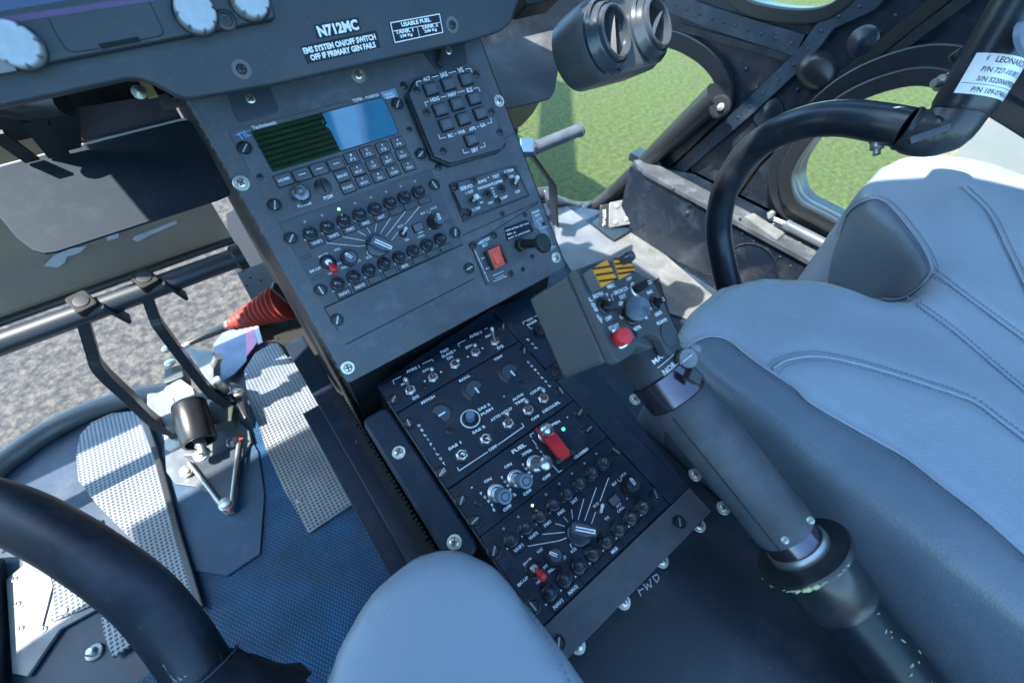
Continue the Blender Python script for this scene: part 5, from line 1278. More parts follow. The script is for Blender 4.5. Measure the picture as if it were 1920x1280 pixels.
# =================================================================== knee trays either side of the console
TFm = mat('tray_plastic', (.017, .026, .035), .6, nvar=.1, nscale=12, bump=.12, bscale=900, dust=.04, dscale=40, spec=.15)
TFm2 = mat('tray_worn', (.075, .075, .075), .38, nvar=.22, nscale=18, bump=.2, bscale=500, dust=.22, dscale=16)
TF = Frame((0, .509, 1.142), (1, 0, 0), (0, .111, .035))
def tray(pp, m, label):
    mb = MB(TF); mb.prism([TF.l(*p)[:2] for p in pp], -.003, 0)
    t = thing('knee_tray', label, 'tray', TF, (*TF.l(*pp[0])[:2], 0))
    part('tray_face', mb, m, t, bevel=.0009)
    return t
t = tray(((-110, 339), (0, 313), (200, 260), (335, 226), (350, 224), (360, 229), (372, 248), (430, 356), (428, 364), (410, 372), (105, 471), (82, 474), (60, 468), (30, 445), (0, 408), (-60, 372), (-115, 350)), TFm, 'dark blue plastic tray under the instrument panel on the left, half in sunlight')
q_ = [TF.l(*p) for p in ((-110, 339), (0, 313), (200, 260), (335, 226), (350, 224))]
mb = MB(); mb.tube([TF.w((p.x, p.y, 0)) for p in q_], .0016, 8); part('tray_edge', mb, mat('pale_edge', (.30, .29, .28), .4), t)
t = tray(((905, 88), (1052, 53), (1058, 58), (1054, 90), (1040, 172), (1030, 184), (1010, 190), (950, 203), (935, 180)), TFm2, 'scuffed grey plastic tray to the right of the tall console')

# =================================================================== nose skin
def nose(prof, x0, x1, name, label, m):
    vs = []; fs = []; n = len(prof)
    for x in (x0, x1):
        for y, z in prof: vs.append((x, y, z))
        for y, z in prof: vs.append((x, y + .004, z + .003))
    for k in range(n - 1): fs += [(k, k + 1, 2 * n + k + 1, 2 * n + k), (n + k, 3 * n + k, 3 * n + k + 1, n + k + 1)]
    fs += [(0, 2 * n, 3 * n, n), (n - 1, 2 * n - 1, 4 * n - 1, 3 * n - 1)]
    mb = MB(); mb.add(vs, fs); return mb
pr = [(p.y, p.z) for p in smooth_path([V((0, .855, .888)), V((0, .872, .892)), V((0, .895, .93)), V((0, .905, 1.0)), V((0, .89, 1.07)), V((0, .86, 1.14)), V((0, .82, 1.18))], 5)]
t = thing('nose_skin', 'olive-brown curved inner nose skin with painted pale glints behind the left tray', 'nose panel', loc=(-.3, .85, .9))
part('skin', nose(pr, -1.1, -.002, '', '', OLIVE), OLIVE, t, smooth=60)
mb = MB(); mb.tube([V((-1.1, .860, .885)), V((-.002, .860, .885))], .007, 10); part('lower_lip', mb, PLAST, t)
GLINT = mat('pale_glint', (.50, .52, .52), .5)  # reflection highlights on the glossy skin, painted as pale patches
def nosept(px, py):
    "meets the skin"
    o = EYE; v = ray(px, py)
    best = None
    for i in range(len(pr) - 1):
        (y0, z0), (y1, z1) = pr[i], pr[i + 1]
        # solve EYE + v t on the segment's plane (spans x)
        ny, nz = (z1 - z0), -(y1 - y0); den = v.y * ny + v.z * nz
        if abs(den) < 1e-9: continue
        tt = ((y0 - o.y) * ny + (z0 - o.z) * nz) / den; p = o + v * tt
        u_ = ((p.y - y0) * (y1 - y0) + (p.z - z0) * (z1 - z0)) / ((y1 - y0) ** 2 + (z1 - z0) ** 2)
        if -.01 <= u_ <= 1.01 and tt > 0 and (best is None or tt < best[0]): best = (tt, p)
    return best[1] if best else at(px, py, y=.86)
for pp in (((82, 497), (100, 478), (130, 465), (162, 460), (150, 472), (125, 480), (122, 490), (108, 500)), ((248, 448), (252, 442), (330, 412), (332, 418), (280, 440), (258, 452)), ((198, 443), (205, 436), (222, 434), (222, 444), (202, 450))):
    mb = MB(); P_ = [nosept(*p) + V((0, -.002, 0)) for p in pp]; P2 = [p + V((0, -.0008, 0)) for p in P_]; n = len(pp)
    mb.add(P_ + P2, [tuple(range(n)), tuple(range(n, 2 * n))[::-1]] + [(i, (i + 1) % n, n + (i + 1) % n, n + i) for i in range(n)]); part('glint_mark', mb, GLINT, t, smooth=0)
mb = MB(); P_ = [at(*p, y=.84) for p in ((880, 150), (1044, 118), (1030, 160), (1000, 212), (978, 236), (930, 262))]; n = len(P_)
P2 = [p + V((0, .01, 0)) for p in P_]; mb.add(P_ + P2, [tuple(range(n)), tuple(range(n, 2 * n))[::-1]] + [(i, (i + 1) % n, n + (i + 1) % n, n + i) for i in range(n)])
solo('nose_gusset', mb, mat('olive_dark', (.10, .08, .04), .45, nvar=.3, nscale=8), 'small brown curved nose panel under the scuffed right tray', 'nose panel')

# =================================================================== twin air vents
t = thing('air_vent', 'grey housing with two round swivel air outlets at the right end of the panel', 'air vent', loc=at(1190, 60, d=.53))
def camdir(a, b, c): return (CX * a + CY * b + CZ * c).normalized()
n1 = camdir(.66, .06, -.75); n2 = camdir(.66, .02, -.75)
VC = ((at(1152, 62, d=.50), n1), (at(1232, 44, d=.535), n2))
bm = bmesh.new()
for c, n_ in VC:
    M = q_to(n_, c)
    for zz, r_ in ((-.014, .041), (-.022, .0445), (-.060, .042)):
        for k in range(36):
            a = 2 * math.pi * k / 36; bm.verts.new(M @ V((r_ * math.cos(a), r_ * math.sin(a), zz)))
bmesh.ops.convex_hull(bm, input=bm.verts)
mb = MB(); 
bm.verts.ensure_lookup_table(); bm.verts.index_update(); loose = [v for v in bm.verts if not v.link_faces]
for v in loose: bm.verts.remove(v)
bm.verts.index_update(); mb.add([v.co.copy() for v in bm.verts], [tuple(v.index for v in f.verts) for f in bm.faces]); bm.free()
part('housing', mb, mat('vent_housing', (.075, .08, .085), .36, nvar=.15, nscale=15, dust=.1), t, smooth=50)
VP = mat('vent_ring', (.045, .055, .066), .22, nvar=.08)
for i, (c, n_) in enumerate(VC):
    M = q_to(n_, c)
    mb = MB(); mb.lathe([(.040, -.016), (.041, -.010), (.0385, -.006), (.0375, -.009), (.0350, -.007), (.0335, -.002), (.0315, .000), (.0305, -.003), (.0290, .0035), (.0265, .0050), (.0245, .0040), (.0235, -.004), (.0230, -.03)], 56, M)
    rg = part('vent_ring', mb, VP, t)
    mb = MB(); mb.lathe([(.0232, -.03), (.0, -.03)], 40, M); mb.lathe([(.0233, -.03), (.0236, -.0045)], 40, M); part('vent_throat', mb, BLACK, rg)
    rot = MX.Rotation((R(65), R(25))[i], 4, 'Z')
    mb = MB(); mb.add([(-.0225, -.0006, .0015), (.0225, -.0006, .0015), (.016, -.0012, -.020), (-.016, -.0012, -.020), (-.0225, .0006, .0015), (.0225, .0006, .0015), (.016, .0012, -.020), (-.016, .0012, -.020)], [(0, 1, 2, 3), (7, 6, 5, 4), (0, 4, 5, 1), (1, 5, 6, 2), (2, 6, 7, 3), (3, 7, 4, 0)], M @ rot @ MX.Rotation(R(24), 4, 'X')); part('vane', mb, VP, rg)
# bracket box above right tray
mb = MB(); mb.prism([(0, 0), (.06, 0), (.06, .03), (0, .03)], 0, .04, q_to((0, -.8, .6), at(960, 40, y=.56))); solo('junction_box', mb, DARK, 'black box in the shade beside the twin air vents', 'box', bevel=.003)

# =================================================================== pedals on the left
t = thing('cross_bar', 'dark grey tube running across the footwell behind the left pedals', 'tube', loc=(-.3, .70, .95))
mb = MB(); mb.tube([V((-.62, .70, .955)), V((0.0, .70, .950))], .0155, 20); part('tube', mb, mat('bar_grey', (.022, .028, .036), .45, nvar=.1), t)
mb = MB(); mb.lathe([(.021, 0), (.021, .012), (.017, .016)], 20, q_to((-1, 0, 0), (.0, .70, .95))); part('end_collar', mb, DARK, t)
bars = [((160, 572), [(152, 585), (172, 655), (186, 690), (240, 742), (290, 790), (330, 808)]), ((276, 528), [(270, 538), (288, 590), (300, 612), (352, 682), (395, 735), (428, 752)])]
BARM = mat('pedal_bar_paint', (.018, .021, .026), .35, nvar=.1)
for i, (cp, arm) in enumerate(bars):
    xx = -.209 if i == 0 else -.129
    t = thing('rudder_pedal', ('left-hand' if i == 0 else 'right-hand') + ' black bent pedal arm of the pair hanging from the cross tube', 'pedal', loc=(xx, .70, .95), group='rudder pedals')
    Y0, Z0, Y1, Z1 = .70, .95, .672, .715
    P_ = []
    for k, p in enumerate(arm):
        f_ = k / (len(arm) - 1); yy = Y0 + (Y1 - Y0) * f_; P_.append(at(*p, y=yy))
    mb = MB(); mb.strip(smooth_path(P_, 3), (0, 1, -.12), .026, .014); part('arm', mb, BARM, t, bevel=.0012)
    c = at(*cp, y=.70); mb = MB(); mb.prism(rr(-.013, .013, -.015, .015, .004, 2), -.016, .012, q_to((.1, -.35, .93), c)); part('clamp_block', mb, BLACK, t, bevel=.002)
    mb = MB(); mb.lathe([(.009, 0), (.009, .0008), (.007, .001), (0, .001)], 28, q_to((.1, -.35, .93), c + V((.0015, -.005, .0112)))); part('clamp_cap', mb, mat('cap_grey', (.015, .017, .02), .4), t)
    mb = MB(); mb.strip([c + V((.018, -.01, .0)), c + V((.030, -.012, -.038))], (0, 1, 0), .022, .005); part('clamp_tongue', mb, BARM, t, bevel=.001)
    mb = MB(); e = P_[-1]; mb.lathe([(.010, -.012), (.012, -.010), (.012, .010), (.010, .012)], 18, q_to((1, 0, 0), e)); part('pivot_bush', mb, PLAST, t)
# pedal stand on the floor
t = thing('pedal_stand', 'metal floor stand of the left pedals with black cylinder, bolts and pointed foot plate', 'pedal stand', loc=at(390, 830, z=ZF + .01))
z5 = lambda x, y: (260 + x / 4.267, 680 + y / 4.267)
def slab(pp, z0, z1, m, name, bevel=.001, cv=z5):
    mb = MB(); mb.prism([(lambda q: (q.x, q.y))(at(*cv(*p), z=z1)) for p in pp], z0, z1); return part(name, mb, m, t, bevel=bevel)
GM = mat('stand_grey', (.13, .145, .16), .4, .3, nvar=.25, nscale=30, dust=.15)
slab([(205, 650), (300, 640), (560, 540), (760, 440), (880, 540), (900, 630), (800, 790), (790, 1000), (760, 1190), (700, 1215), (650, 1180), (560, 1040), (450, 985), (290, 965), (220, 870)], ZF + .009, ZF + .016, GM, 'foot_plate')
slab([(420, 800), (640, 720), (800, 640), (770, 900), (735, 1130), (670, 1140), (560, 1000)], ZF + .016, ZF + .024, mat('stand_blue', (.06, .075, .095), .3, .3), 'raised_web')
for a, b, r_ in (((405, 800), (660, 1130), .0035), ((800, 635), (745, 1110), .0035)):
    mb = MB(); mb.tube([at(*z5(*a), z=ZF + .028), at(*z5(*b), z=ZF + .028)], r_, 10); part('edge_rod', mb, STEEL, t)
def bolt(p, r_, z, m=SCREW, lab=None):
    c = at(*z5(*p), z=z); mb = MB(); mb.lathe([(r_ * 1.25, -.004), (r_ * 1.25, 0), (r_, .001), (r_, .005), (r_ * .7, .0062), (0, .0065)], 16, MX.Translation(c)); part('bolt', mb, m, t, label=lab)
bolt((700, 1125), .0095, ZF + .026, STEEL); bolt((750, 632), .0085, ZF + .026, STEEL); bolt((380, 865), .0085, ZF + .024, SCREW); bolt((500, 725), .0105, ZF + .05, SCREW)
REDP = mat('red_torque_paint', (.70, .04, .03), .5)
for pp in (((770, 598), (838, 600), (800, 620), (790, 630)), ((705, 1160), (730, 1175), (722, 1195), (705, 1185)), ((452, 700), (480, 680), (520, 690), (500, 700))):
    slab(pp, ZF + .030, ZF + .0315, REDP, 'torque_paint', bevel=0)
mb = MB(); a = at(*z5(400, 330), z=.735); b = at(*z5(490, 640), z=.715); d = b - a; L_ = d.length
mb.lathe([(.021, -.004), (.0255, 0), (.0265, .004), (.0265, L_ - .003), (.0245, L_), (.0215, L_), (.0205, L_ - .012), (0, L_ - .012)], 36, q_to(d, a)); part('damper_cylinder', mb, PLAST, t)
mb = MB(); mb.lathe([(.009, L_ - .012), (.009, L_ + .006), (.0065, L_ + .007), (.0065, L_ + .020), (0, L_ + .020)], 18, q_to(d, a)); part('damper_rod', mb, STEEL, t)
slab([(560, 300), (760, 330), (740, 460), (560, 500)], .675, .70, mat('stand_dark', (.05, .055, .05), .5), 'side_block', .003)
slab([(360, 690), (440, 700), (440, 740), (350, 740)], .672, .692, GM, 'lug', .002)
slab([(200, 560), (330, 530), (330, 650), (250, 700), (215, 690)], .662, .672, mat('cream_metal', (.55, .53, .47), .5, .2), 'cream_bracket')
slab([(60, 240), (150, 235), (240, 190), (300, 340), (290, 500), (210, 520), (120, 420), (60, 330)], .69, .715, ALU, 'fork_bracket', .004)
slab([(190, 200), (330, 120), (430, 190), (460, 290), (300, 350), (270, 270)], .70, .735, mat('frosted_grey', (.40, .42, .42), .45, nvar=.2), 'end_housing', .006)
z6 = lambda x, y: (260 + x / 4.267, 480 + y / 4.267)
slab([(370, 720), (450, 740), (600, 760), (600, 1040), (540, 1000), (440, 830)], .69, .72, ALU, 'bell_crank', .004, z6)
slab([(600, 960), (640, 950), (670, 1000), (620, 1040), (580, 1010)], .70, .735, SCREW, 'hinge_bolt', .004, z6)
slab([(200, 900), (340, 860), (360, 960), (200, 1020)], .70, .73, mat('stand_green', (.07, .08, .07), .45), 'hinge_block', .003, z6)
for p, zz in (((230, 745), .74), ((255, 860), .738)):
    c = at(*z6(*p), z=zz); mb = MB(); mb.lathe([(.009, 0), (.009, .004), (.0065, .006), (0, .0062)], 14, MX.Translation(c)); part('bolt', mb, SCREW, t)
mb = MB(); mb.tube([at(*z6(610, 870), z=.72), at(*z6(640, 800), z=.74)], .008, 12); part('pivot_pin', mb, STEEL, t)
slab([(720, 1000), (800, 1020), (870, 1280), (840, 1300), (740, 1100)], .672, .70, PLAST, 'side_rail', .003, z6)
c = at(*z6(795, 1100), z=.715); mb = MB(); mb.lathe([(.008, 0), (.008, .005), (.005, .007), (.005, .012), (0, .012)], 14, MX.Translation(c)); part('bolt', mb, SCREW, t)
slab([(745, 1085), (775, 1078), (780, 1092), (750, 1100)], .722, .7235, REDP, 'torque_paint', 0, z6)
# red bellows and rod
t = thing('bellows_boot', 'red rubber concertina boot on the control rod at the console side', 'rubber boot', loc=at(480, 590, z=.80))
a = at(426, 611, z=.80); b = at(531, 566, z=.845); d = b - a; L_ = d.length; prof = [(.0085, 0), (.0085, .012)]
nr = 10
for k in range(nr):
    f_ = k / (nr - 1); zz = .012 + (L_ - .016) * k / nr; st = (L_ - .016) / nr; R_ = .014 + .0185 * f_
    prof += [(R_ * .80, zz), (R_, zz + st * .35), (R_, zz + st * .6), (R_ * .82, zz + st * .95)]
prof += [(.030, L_), (.034, L_ + .001), (.034, L_ + .004), (0, L_ + .004)]
mb = MB(); mb.lathe(prof, 36, q_to(d, a)); part('bellows', mb, REDR, t, smooth=45)
mb = MB(); mb.lathe([(.0098, .004), (.0098, .009), (.009, .009)], 20, q_to(d, a)); part('hose_clamp', mb, CHROME, t)
mb = MB(); mb.tube([a + d.normalized() * .004, a - d.normalized() * .045, at(356, 643, z=.78)], [.0085, .0080, .0045], 14); part('rod', mb, PLAST, t)
mb = MB(); mb.tube([at(356, 643, z=.78), at(343, 650, z=.778)], .0050, 10); part('rod_end', mb, STEEL, t)
mb = MB(); mb.prism([(.0, -.034), (.016, -.034), (.016, .034), (0, .034)], -.002, .002, q_to(d, b + d.normalized() * .006)); part('mount_plate', mb, STEEL, t)
# clear film by the boot
t = thing('plastic_film', 'blue-tinted plastic film with a pink strip under the red boot', 'plastic sheet', loc=at(440, 660, z=.66))
mb = MB(); mb.prism([fl(*p, h=.012) for p in ((400, 645), (432, 606), (462, 606), (462, 676), (440, 700), (412, 718))], ZF + .010, ZF + .012); part('film', mb, mat('film_blue', (.16, .20, .30), .3, nvar=.25, nscale=20), t)
mb = MB(); mb.prism([fl(*p, h=.012) for p in ((460, 606), (472, 604), (482, 640), (476, 650), (462, 668))], ZF + .010, ZF + .0122); part('pink_strip', mb, mat('film_pink', (.62, .22, .38), .4), t)
mb = MB(); mb.prism([fl(*p, h=.012) for p in ((473, 604), (482, 602), (494, 640), (484, 645))], ZF + .010, ZF + .0121); part('film_edge', mb, mat('film_edge', (.45, .47, .52), .4), t)
# right-hand pedal seen past the console
t = thing('far_pedal', 'blue-grey cylindrical foot pedal on a black bent arm against the grass', 'pedal', loc=at(1010, 270, y=.75))
a = at(1003, 278, y=.75); b = at(1088, 243, y=.75); d = b - a
mb = MB(); mb.lathe([(.0155, 0), (.0150, .004), (.0150, d.length - .006), (.0175, d.length - .006), (.0175, d.length), (0, d.length)], 24, q_to(d, a)); part('foot_roller', mb, mat('roller_grey', (.11, .13, .16), .35, .2, nvar=.2, nscale=30), t)
mb = MB(); mb.prism(rr(-.016, .016, -.018, .018, .004), -.010, .012, q_to((-.3, -.4, .8), at(988, 277, y=.745))); part('clamp_block', mb, mat('blue_anodised', (.05, .12, .22), .35, .4), t, bevel=.002)
mb = MB(); mb.strip([at(992, 285, y=.74), at(1036, 345, y=.74), at(1040, 420, y=.76)], (0, 1, .1), .030, .006); part('arm', mb, BARM, t, bevel=.001)

# =================================================================== twist-grip lever (collective)
t = thing('collective_lever', 'black control lever with switch box head and rubber grip between pedestal and right seat', 'control lever', loc=at(1465, 985, d=.295))
A0 = at(1228, 690, d=.318); A1 = at(1700, 1278, d=.297); AX = (A1 - A0).normalized()
def axd(px, py):
    best = None
    for k in range(-400, 1600):
        P = A0 + AX * (k * .0005); r_ = P - EYE; u = 960 + FPX * r_.dot(CX) / r_.dot(CZ); v = 640 + FPX * r_.dot(CY) / r_.dot(CZ); e = (u - px) ** 2 + (v - py) ** 2
        if best is None or e < best[0]: best = (e, k * .0005)
    return best[1]
QA = q_to(AX, A0)
s0, s1, s2, s3, s4, s5, s6, s7 = axd(1215, 690), axd(1222, 712), axd(1262, 750), axd(1475, 992), axd(1492, 1020), axd(1522, 1052), axd(1560, 1100), axd(1578, 1118)
mb = MB(); mb.lathe([(.0218, s2 + .001), (.0226, s2 + .006), (.0219, (s2 + s3) / 2), (.0214, s3 - .006), (.0206, s3 - .001)], 48, QA); part('rubber_sleeve', mb, RUB, t, smooth=40)
mb = MB(); mb.tube([A0 + AX * (s2 + .004) + (CX * -.55 + CY * .45 - CZ * .75).normalized() * .0224, A0 + AX * (s3 - .004) + (CX * -.55 + CY * .45 - CZ * .75).normalized() * .0212], .0006, 6); part('sleeve_seam', mb, GAP, t)
GLB = mat('anodised_band', (.10, .09, .11), .18, .85, nvar=.1)
mb = MB(); mb.lathe([(.0212, s1 - .001), (.0232, s1), (.0230, s2), (.0212, s2 + .001)], 48, QA); part('polished_band', mb, GLB, t)
mb = MB(); mb.lathe([(0, s0 - .034), (.0110, s0 - .032), (.0165, s0 - .024), (.0190, s0 - .012), (.0205, s0 - .003), (.0212, s1)], 40, QA); part('neck', mb, mat('neck_grey', (.035, .042, .05), .4, nvar=.2, nscale=50), t)
mb = MB(); mb.lathe([(.0190, s3 - .002), (.0195, s3 + .010), (.0195, s4)], 44, QA); part('lower_band', mb, GLB, t)
mb = MB(); mb.lathe([(.0203, s4 - .002), (.0210, s4), (.0212, s4 + .004), (.0205, s4 + .005)], 44, QA); part('bright_ring', mb, STEEL, t)
mb = MB(); mb.lathe([(.0200, s4 + .003), (.0255, s4 + .006), (.0325, s5 - .010), (.0332, s5 - .008), (.0325, s5 - .005), (.0262, s5 - .004), (.0255, s5 - .001)], 60, QA); part('flange', mb, PLAST, t)
rnd_c = random.Random(11)
mb = MB(); fd = (-CZ * .5 + CX * .35 + CY * .8).normalized(); fd = (fd - AX * fd.dot(AX)).normalized(); sd_ = AX.cross(fd)
for k in range(60):
    if rnd_c.random() < .35: continue
    a = rnd_c.gauss(.12, .42); c = A0 + AX * (s5 - .0072 + random.uniform(-.0006, .0006)) + (fd * math.cos(a) + sd_ * math.sin(a)) * .0331; w_ = .0013 if abs(a - .15) < .25 else .0004
    mb.tube([c - sd_ * .0011, c + sd_ * .0011], w_ * random.uniform(.5, 1), 6)
part('chipped_edge', mb, mat('chip_yellow', (.50, .48, .26), .6), t)
mb = MB(); mb.lathe([(.0255, s5 - .004), (.0258, s6), (.0250, s6 + .001), (.0248, s7), (.0215, s7 + .001)], 52, QA); part('collar', mb, mat('collar_black', (.018, .020, .024), .28), t)
mb = MB(); mb.lathe([(.0205, s7 - .002), (.0205, s7 + .75)], 44, QA); part('lower_tube', mb, mat('tube_black', (.008, .012, .018), .34, nvar=.2, spec=.3), t)
CHIP = mat('chip_pale', (.42, .42, .18), .6)
mb = MB(); rnd = random.Random(5)
fd2 = (-CZ + CX * .35 - CY * .1); fd2 = (fd2 - AX * fd2.dot(AX)).normalized(); sd2 = AX.cross(fd2)
for k in range(46):
    s_ = s7 + .006 + rnd.random() ** .8 * .17; a = rnd.gauss(-.05, .28); c = A0 + AX * s_ + (fd2 * math.cos(a) + sd2 * math.sin(a)) * .0205
    dd = (AX * rnd.uniform(-1, 1) + sd2 * rnd.uniform(-1, 1)).normalized() * rnd.uniform(.0003, .0022); mb.tube([c - dd, c, c + dd], [.0002, rnd.uniform(.0003, .0008), .0002], 5)
part('paint_chips', mb, CHIP, t)
for p in ((1472, 1012), (1520, 975)):
    c = at(*p, d=.274); mb = MB(); mb.lathe([(.0022, -.003), (.0022, .0008), (.0014, .0012), (0, .0012)], 14, q_to(EYE - c, c)); part('band_screw', mb, STEEL, t)
# head box
nh = camdir(.58, -.32, -.75); xh = camdir(.706, -.261, .657); xh = (xh - nh * xh.dot(nh)).normalized()
HO = at(1078, 502, d=.262); HF = Frame(HO, xh, nh.cross(xh))
q7 = lambda x, y: (1040 + x / 5.333, 460 + y / 5.333)
hp = [HF.l(*q7(*p))[:2] for p in ((205, 240), (300, 205), (500, 130), (700, 200), (820, 262), (980, 345), (1100, 590), (1255, 930), (1268, 975), (1262, 1010), (1180, 1090), (1130, 1090), (1095, 1010), (1045, 915), (990, 885), (930, 885), (870, 910), (825, 970), (795, 1060), (760, 1095), (655, 1165), (630, 1165), (600, 1135))]
HM = mat('head_box_paint', (.060, .066, .074), .45, nvar=.06, bump=.3, bscale=1500)
mb = MB(HF); mb.prism(hp, -.007, 0); part('head_face', mb, HM, t, bevel=.0012)
def corner(p): return HF.l(*q7(*p))[:2]
mb = MB(HF); mb.prism([corner((198, 240)), corner((500, 125)), corner((985, 345)), corner((1240, 930)), corner((1050, 1000)), corner((930, 960)), corner((600, 1140))], -.046, -.0078); part('head_body', mb, HM, t, bevel=.003, bseg=3)
for cr, h_, g_ in ((((365, 232), (520, 137), (628, 340), (462, 432)), .0085, 3), (((578, 142), (722, 72), (808, 262), (640, 352)), .0040, 4)):
    q_ = [HF.l(*q7(*p), h_)[:2] for p in cr]
    mb = MB(HF); mb.prism(q_, -.001 if h_ < .006 else .0005, h_); g = part('guard_cover', mb, mat('guard_grey', (.10, .105, .115), .4), t, bevel=.0005)
    c = [V(p) for p in q_]; cc = sum(c, V((0, 0))) / 4; qi = [cc + (p - cc) * .93 for p in c]
    mb = MB(HF); mb.prism(qi, h_, h_ + .0004); part('amber_face', mb, YEL, g, smooth=0)
    mb = MB(HF)
    for k in range(g_):
        f0 = (k + .55) / (g_) ; a = qi[0].lerp(qi[3], f0 - .16); b = qi[1].lerp(qi[2], min(1, f0 + .16)) 
        if f0 + .16 > 1: b = qi[2].lerp(qi[3], (f0 + .16 - 1) * 1.6)
        bar2(mb, a, b, .0012, h_ + .0003, h_ + .0007)
    part('black_stripes', mb, GAP, g, smooth=0)
ivh = wm(t).inverted() @ HF.m
def hinst(name, kind, p, h=0, rot=None, par=None):
    q_ = HF.l(*q7(*p)); M = ivh @ MX.Translation((q_.x, q_.y, h))
    if rot is not None: M = M @ rot
    o = bpy.data.objects.new(name, MESH(kind)); col.objects.link(o); o.parent = t; o.matrix_local = M; WM[o.name] = wm(t) @ M; return o
hinst('screw', 'screw_black', (352, 355)); 
def paddle(base, tip, h_, w0_, w1_, ringm):
    b = HF.l(*q7(*base)); tp = HF.l(*q7(*tip), h_); 
    mb = MB(HF); mb.lathe([(.0052, 0), (.0052, .0010), (.0042, .0016), (.0038, .0002), (0, .0001)], 28, MX.Translation((b.x, b.y, 0))); s_ = part('paddle_switch', mb, ringm, t)
    mb = MB(HF); d = V((tp.x - b.x, tp.y - b.y, h_)); sd = V((0, 0, 1)).cross(d).normalized(); B_ = V((b.x, b.y, 0))
    mb.strip([B_ + d * .05, B_ + d * .35, B_ + d * .75, B_ + d], sd, [w0_, w1_, w1_, w1_ * .55], .0034); part('paddle', mb, PLAST, s_, bevel=.0009)
    mb = MB(HF); up_ = sd.cross(d).normalized() * (1 if sd.cross(d).z > 0 else -1)
    for o_ in (-.0008, .0008): mb.strip([B_ + d * .80 + up_ * .0019 + sd * o_, B_ + d * .985 + up_ * .0019 + sd * o_], sd, .0006, .0003)
    part('paddle_mark', mb, WHITE, s_, smooth=0)
paddle((478, 610), (690, 598), .0110, .006, .0062, PLAST); paddle((795, 445), (975, 355), .0120, .0055, .0062, CHROME); paddle((998, 580), (1112, 528), .0090, .004, .0045, PLAST)
b = HF.l(*q7(760, 690)); tp = HF.l(*q7(826, 625), .0115); M = q_to(V((tp.x - b.x, tp.y - b.y, .0135)), (b.x, b.y, 0)); hL = V((tp.x - b.x, tp.y - b.y, .0135)).length
mb = MB(HF); mb.lathe([(.0085, 0), (.0085, .003), (.0080, .004), (.0072, .0045), (.0072, hL * .6)], 40, M); hat = part('hat_switch', mb, PLAST, t)
mb = MB(HF); prof = [(.0064, hL * .55), (.0072, hL * .62), (.0072, hL * .92)]
for k in range(6): prof += [(.0069 - .0011 * k, hL * .97 + .0004 * k), (.0063 - .0011 * k, hL * .90 + .0004 * k)]
prof.append((0, hL * 1.0 + .002)); mb.lathe(prof, 44, M); part('ribbed_cap', mb, mat('cap_blue_grey', (.20, .25, .30), .28), hat, smooth=25)
b = HF.l(*q7(640, 930)); tp = HF.l(*q7(698, 905), .0090); M = q_to(V((tp.x - b.x, tp.y - b.y, .0090)), (b.x, b.y, 0)); hL = V((tp.x - b.x, tp.y - b.y, .0090)).length
mb = MB(HF); mb.lathe([(.0064, 0), (.0064, .0014), (.0054, .002), (.0048, .0008), (0, .0006)], 30, M); sb = part('start_button', mb, CHROME, t, label='red push button with bright rim')
mb = MB(HF); mb.lathe([(.0046, 0), (.0050, .001), (.0052, hL), (.0045, hL + .0012), (0, hL + .0014)], 34, M); part('button_cap', mb, RED, sb)
hinst('screw', 'screw_black', (790, 895)); c = HF.l(*q7(780, 890)); 
mb = MB(HF); c = HF.l(*q7(618, 190)); mb.lathe([(.0028, 0), (.0032, .008), (.0038, .010), (.0030, .0132), (0, .0140)], 22, MX.Translation((c.x + .001, c.y, 0))); part('knob_pin', mb, KNOB, t)
c = HF.l(*q7(1142, 905)); mb = MB(HF); mb.lathe([(.0093, -.0001), (.0093, .0008), (.0086, .0008), (.0084, .0002), (0, .0002)], 36, MX.Translation((c.x, c.y, 0))); part('blank_button', mb, HM, t)
wordset(t, HF, [('BOTH', (385, 515), (480, 480), 2.6), ('OFF', (508, 742), (570, 715), 2.6), ('START', (542, 835), (640, 795), 2.6), ('SRCH LT-', (592, 480), (735, 425), 2.6), ('EXT', (650, 525), (710, 500), 2.6), ('MEC', (525, 420), (598, 395), 2.4), ('OFF', (718, 345), (768, 322), 2.2), ('RETR', (790, 845), (860, 808), 2.3),
                ('INC', (925, 478), (975, 455), 2.4), ('DECR', (1005, 700), (1070, 662), 2.4), ('FLOATS', (1022, 785), (1118, 738), 2.4), ('L', (345, 545), (375, 535), 2.5), ('D', (372, 600), (402, 590), 2.5), ('G', (395, 645), (425, 635), 2.5), ('L', (428, 715), (455, 705), 2.5), ('T', (448, 762), (478, 752), 2.5), ('T', (510, 500), (535, 490), 2.2), ('A', (535, 552), (560, 542), 2.2), ('L', (655, 722), (680, 712), 2.2), ('R', (905, 725), (928, 715), 2.2), ('N', (918, 590), (942, 580), 2.0), ('H', (938, 640), (962, 630), 2.0)],
        cv=q7, lines=[[(585, 485), (565, 495), (598, 580)]], lw=.0004)
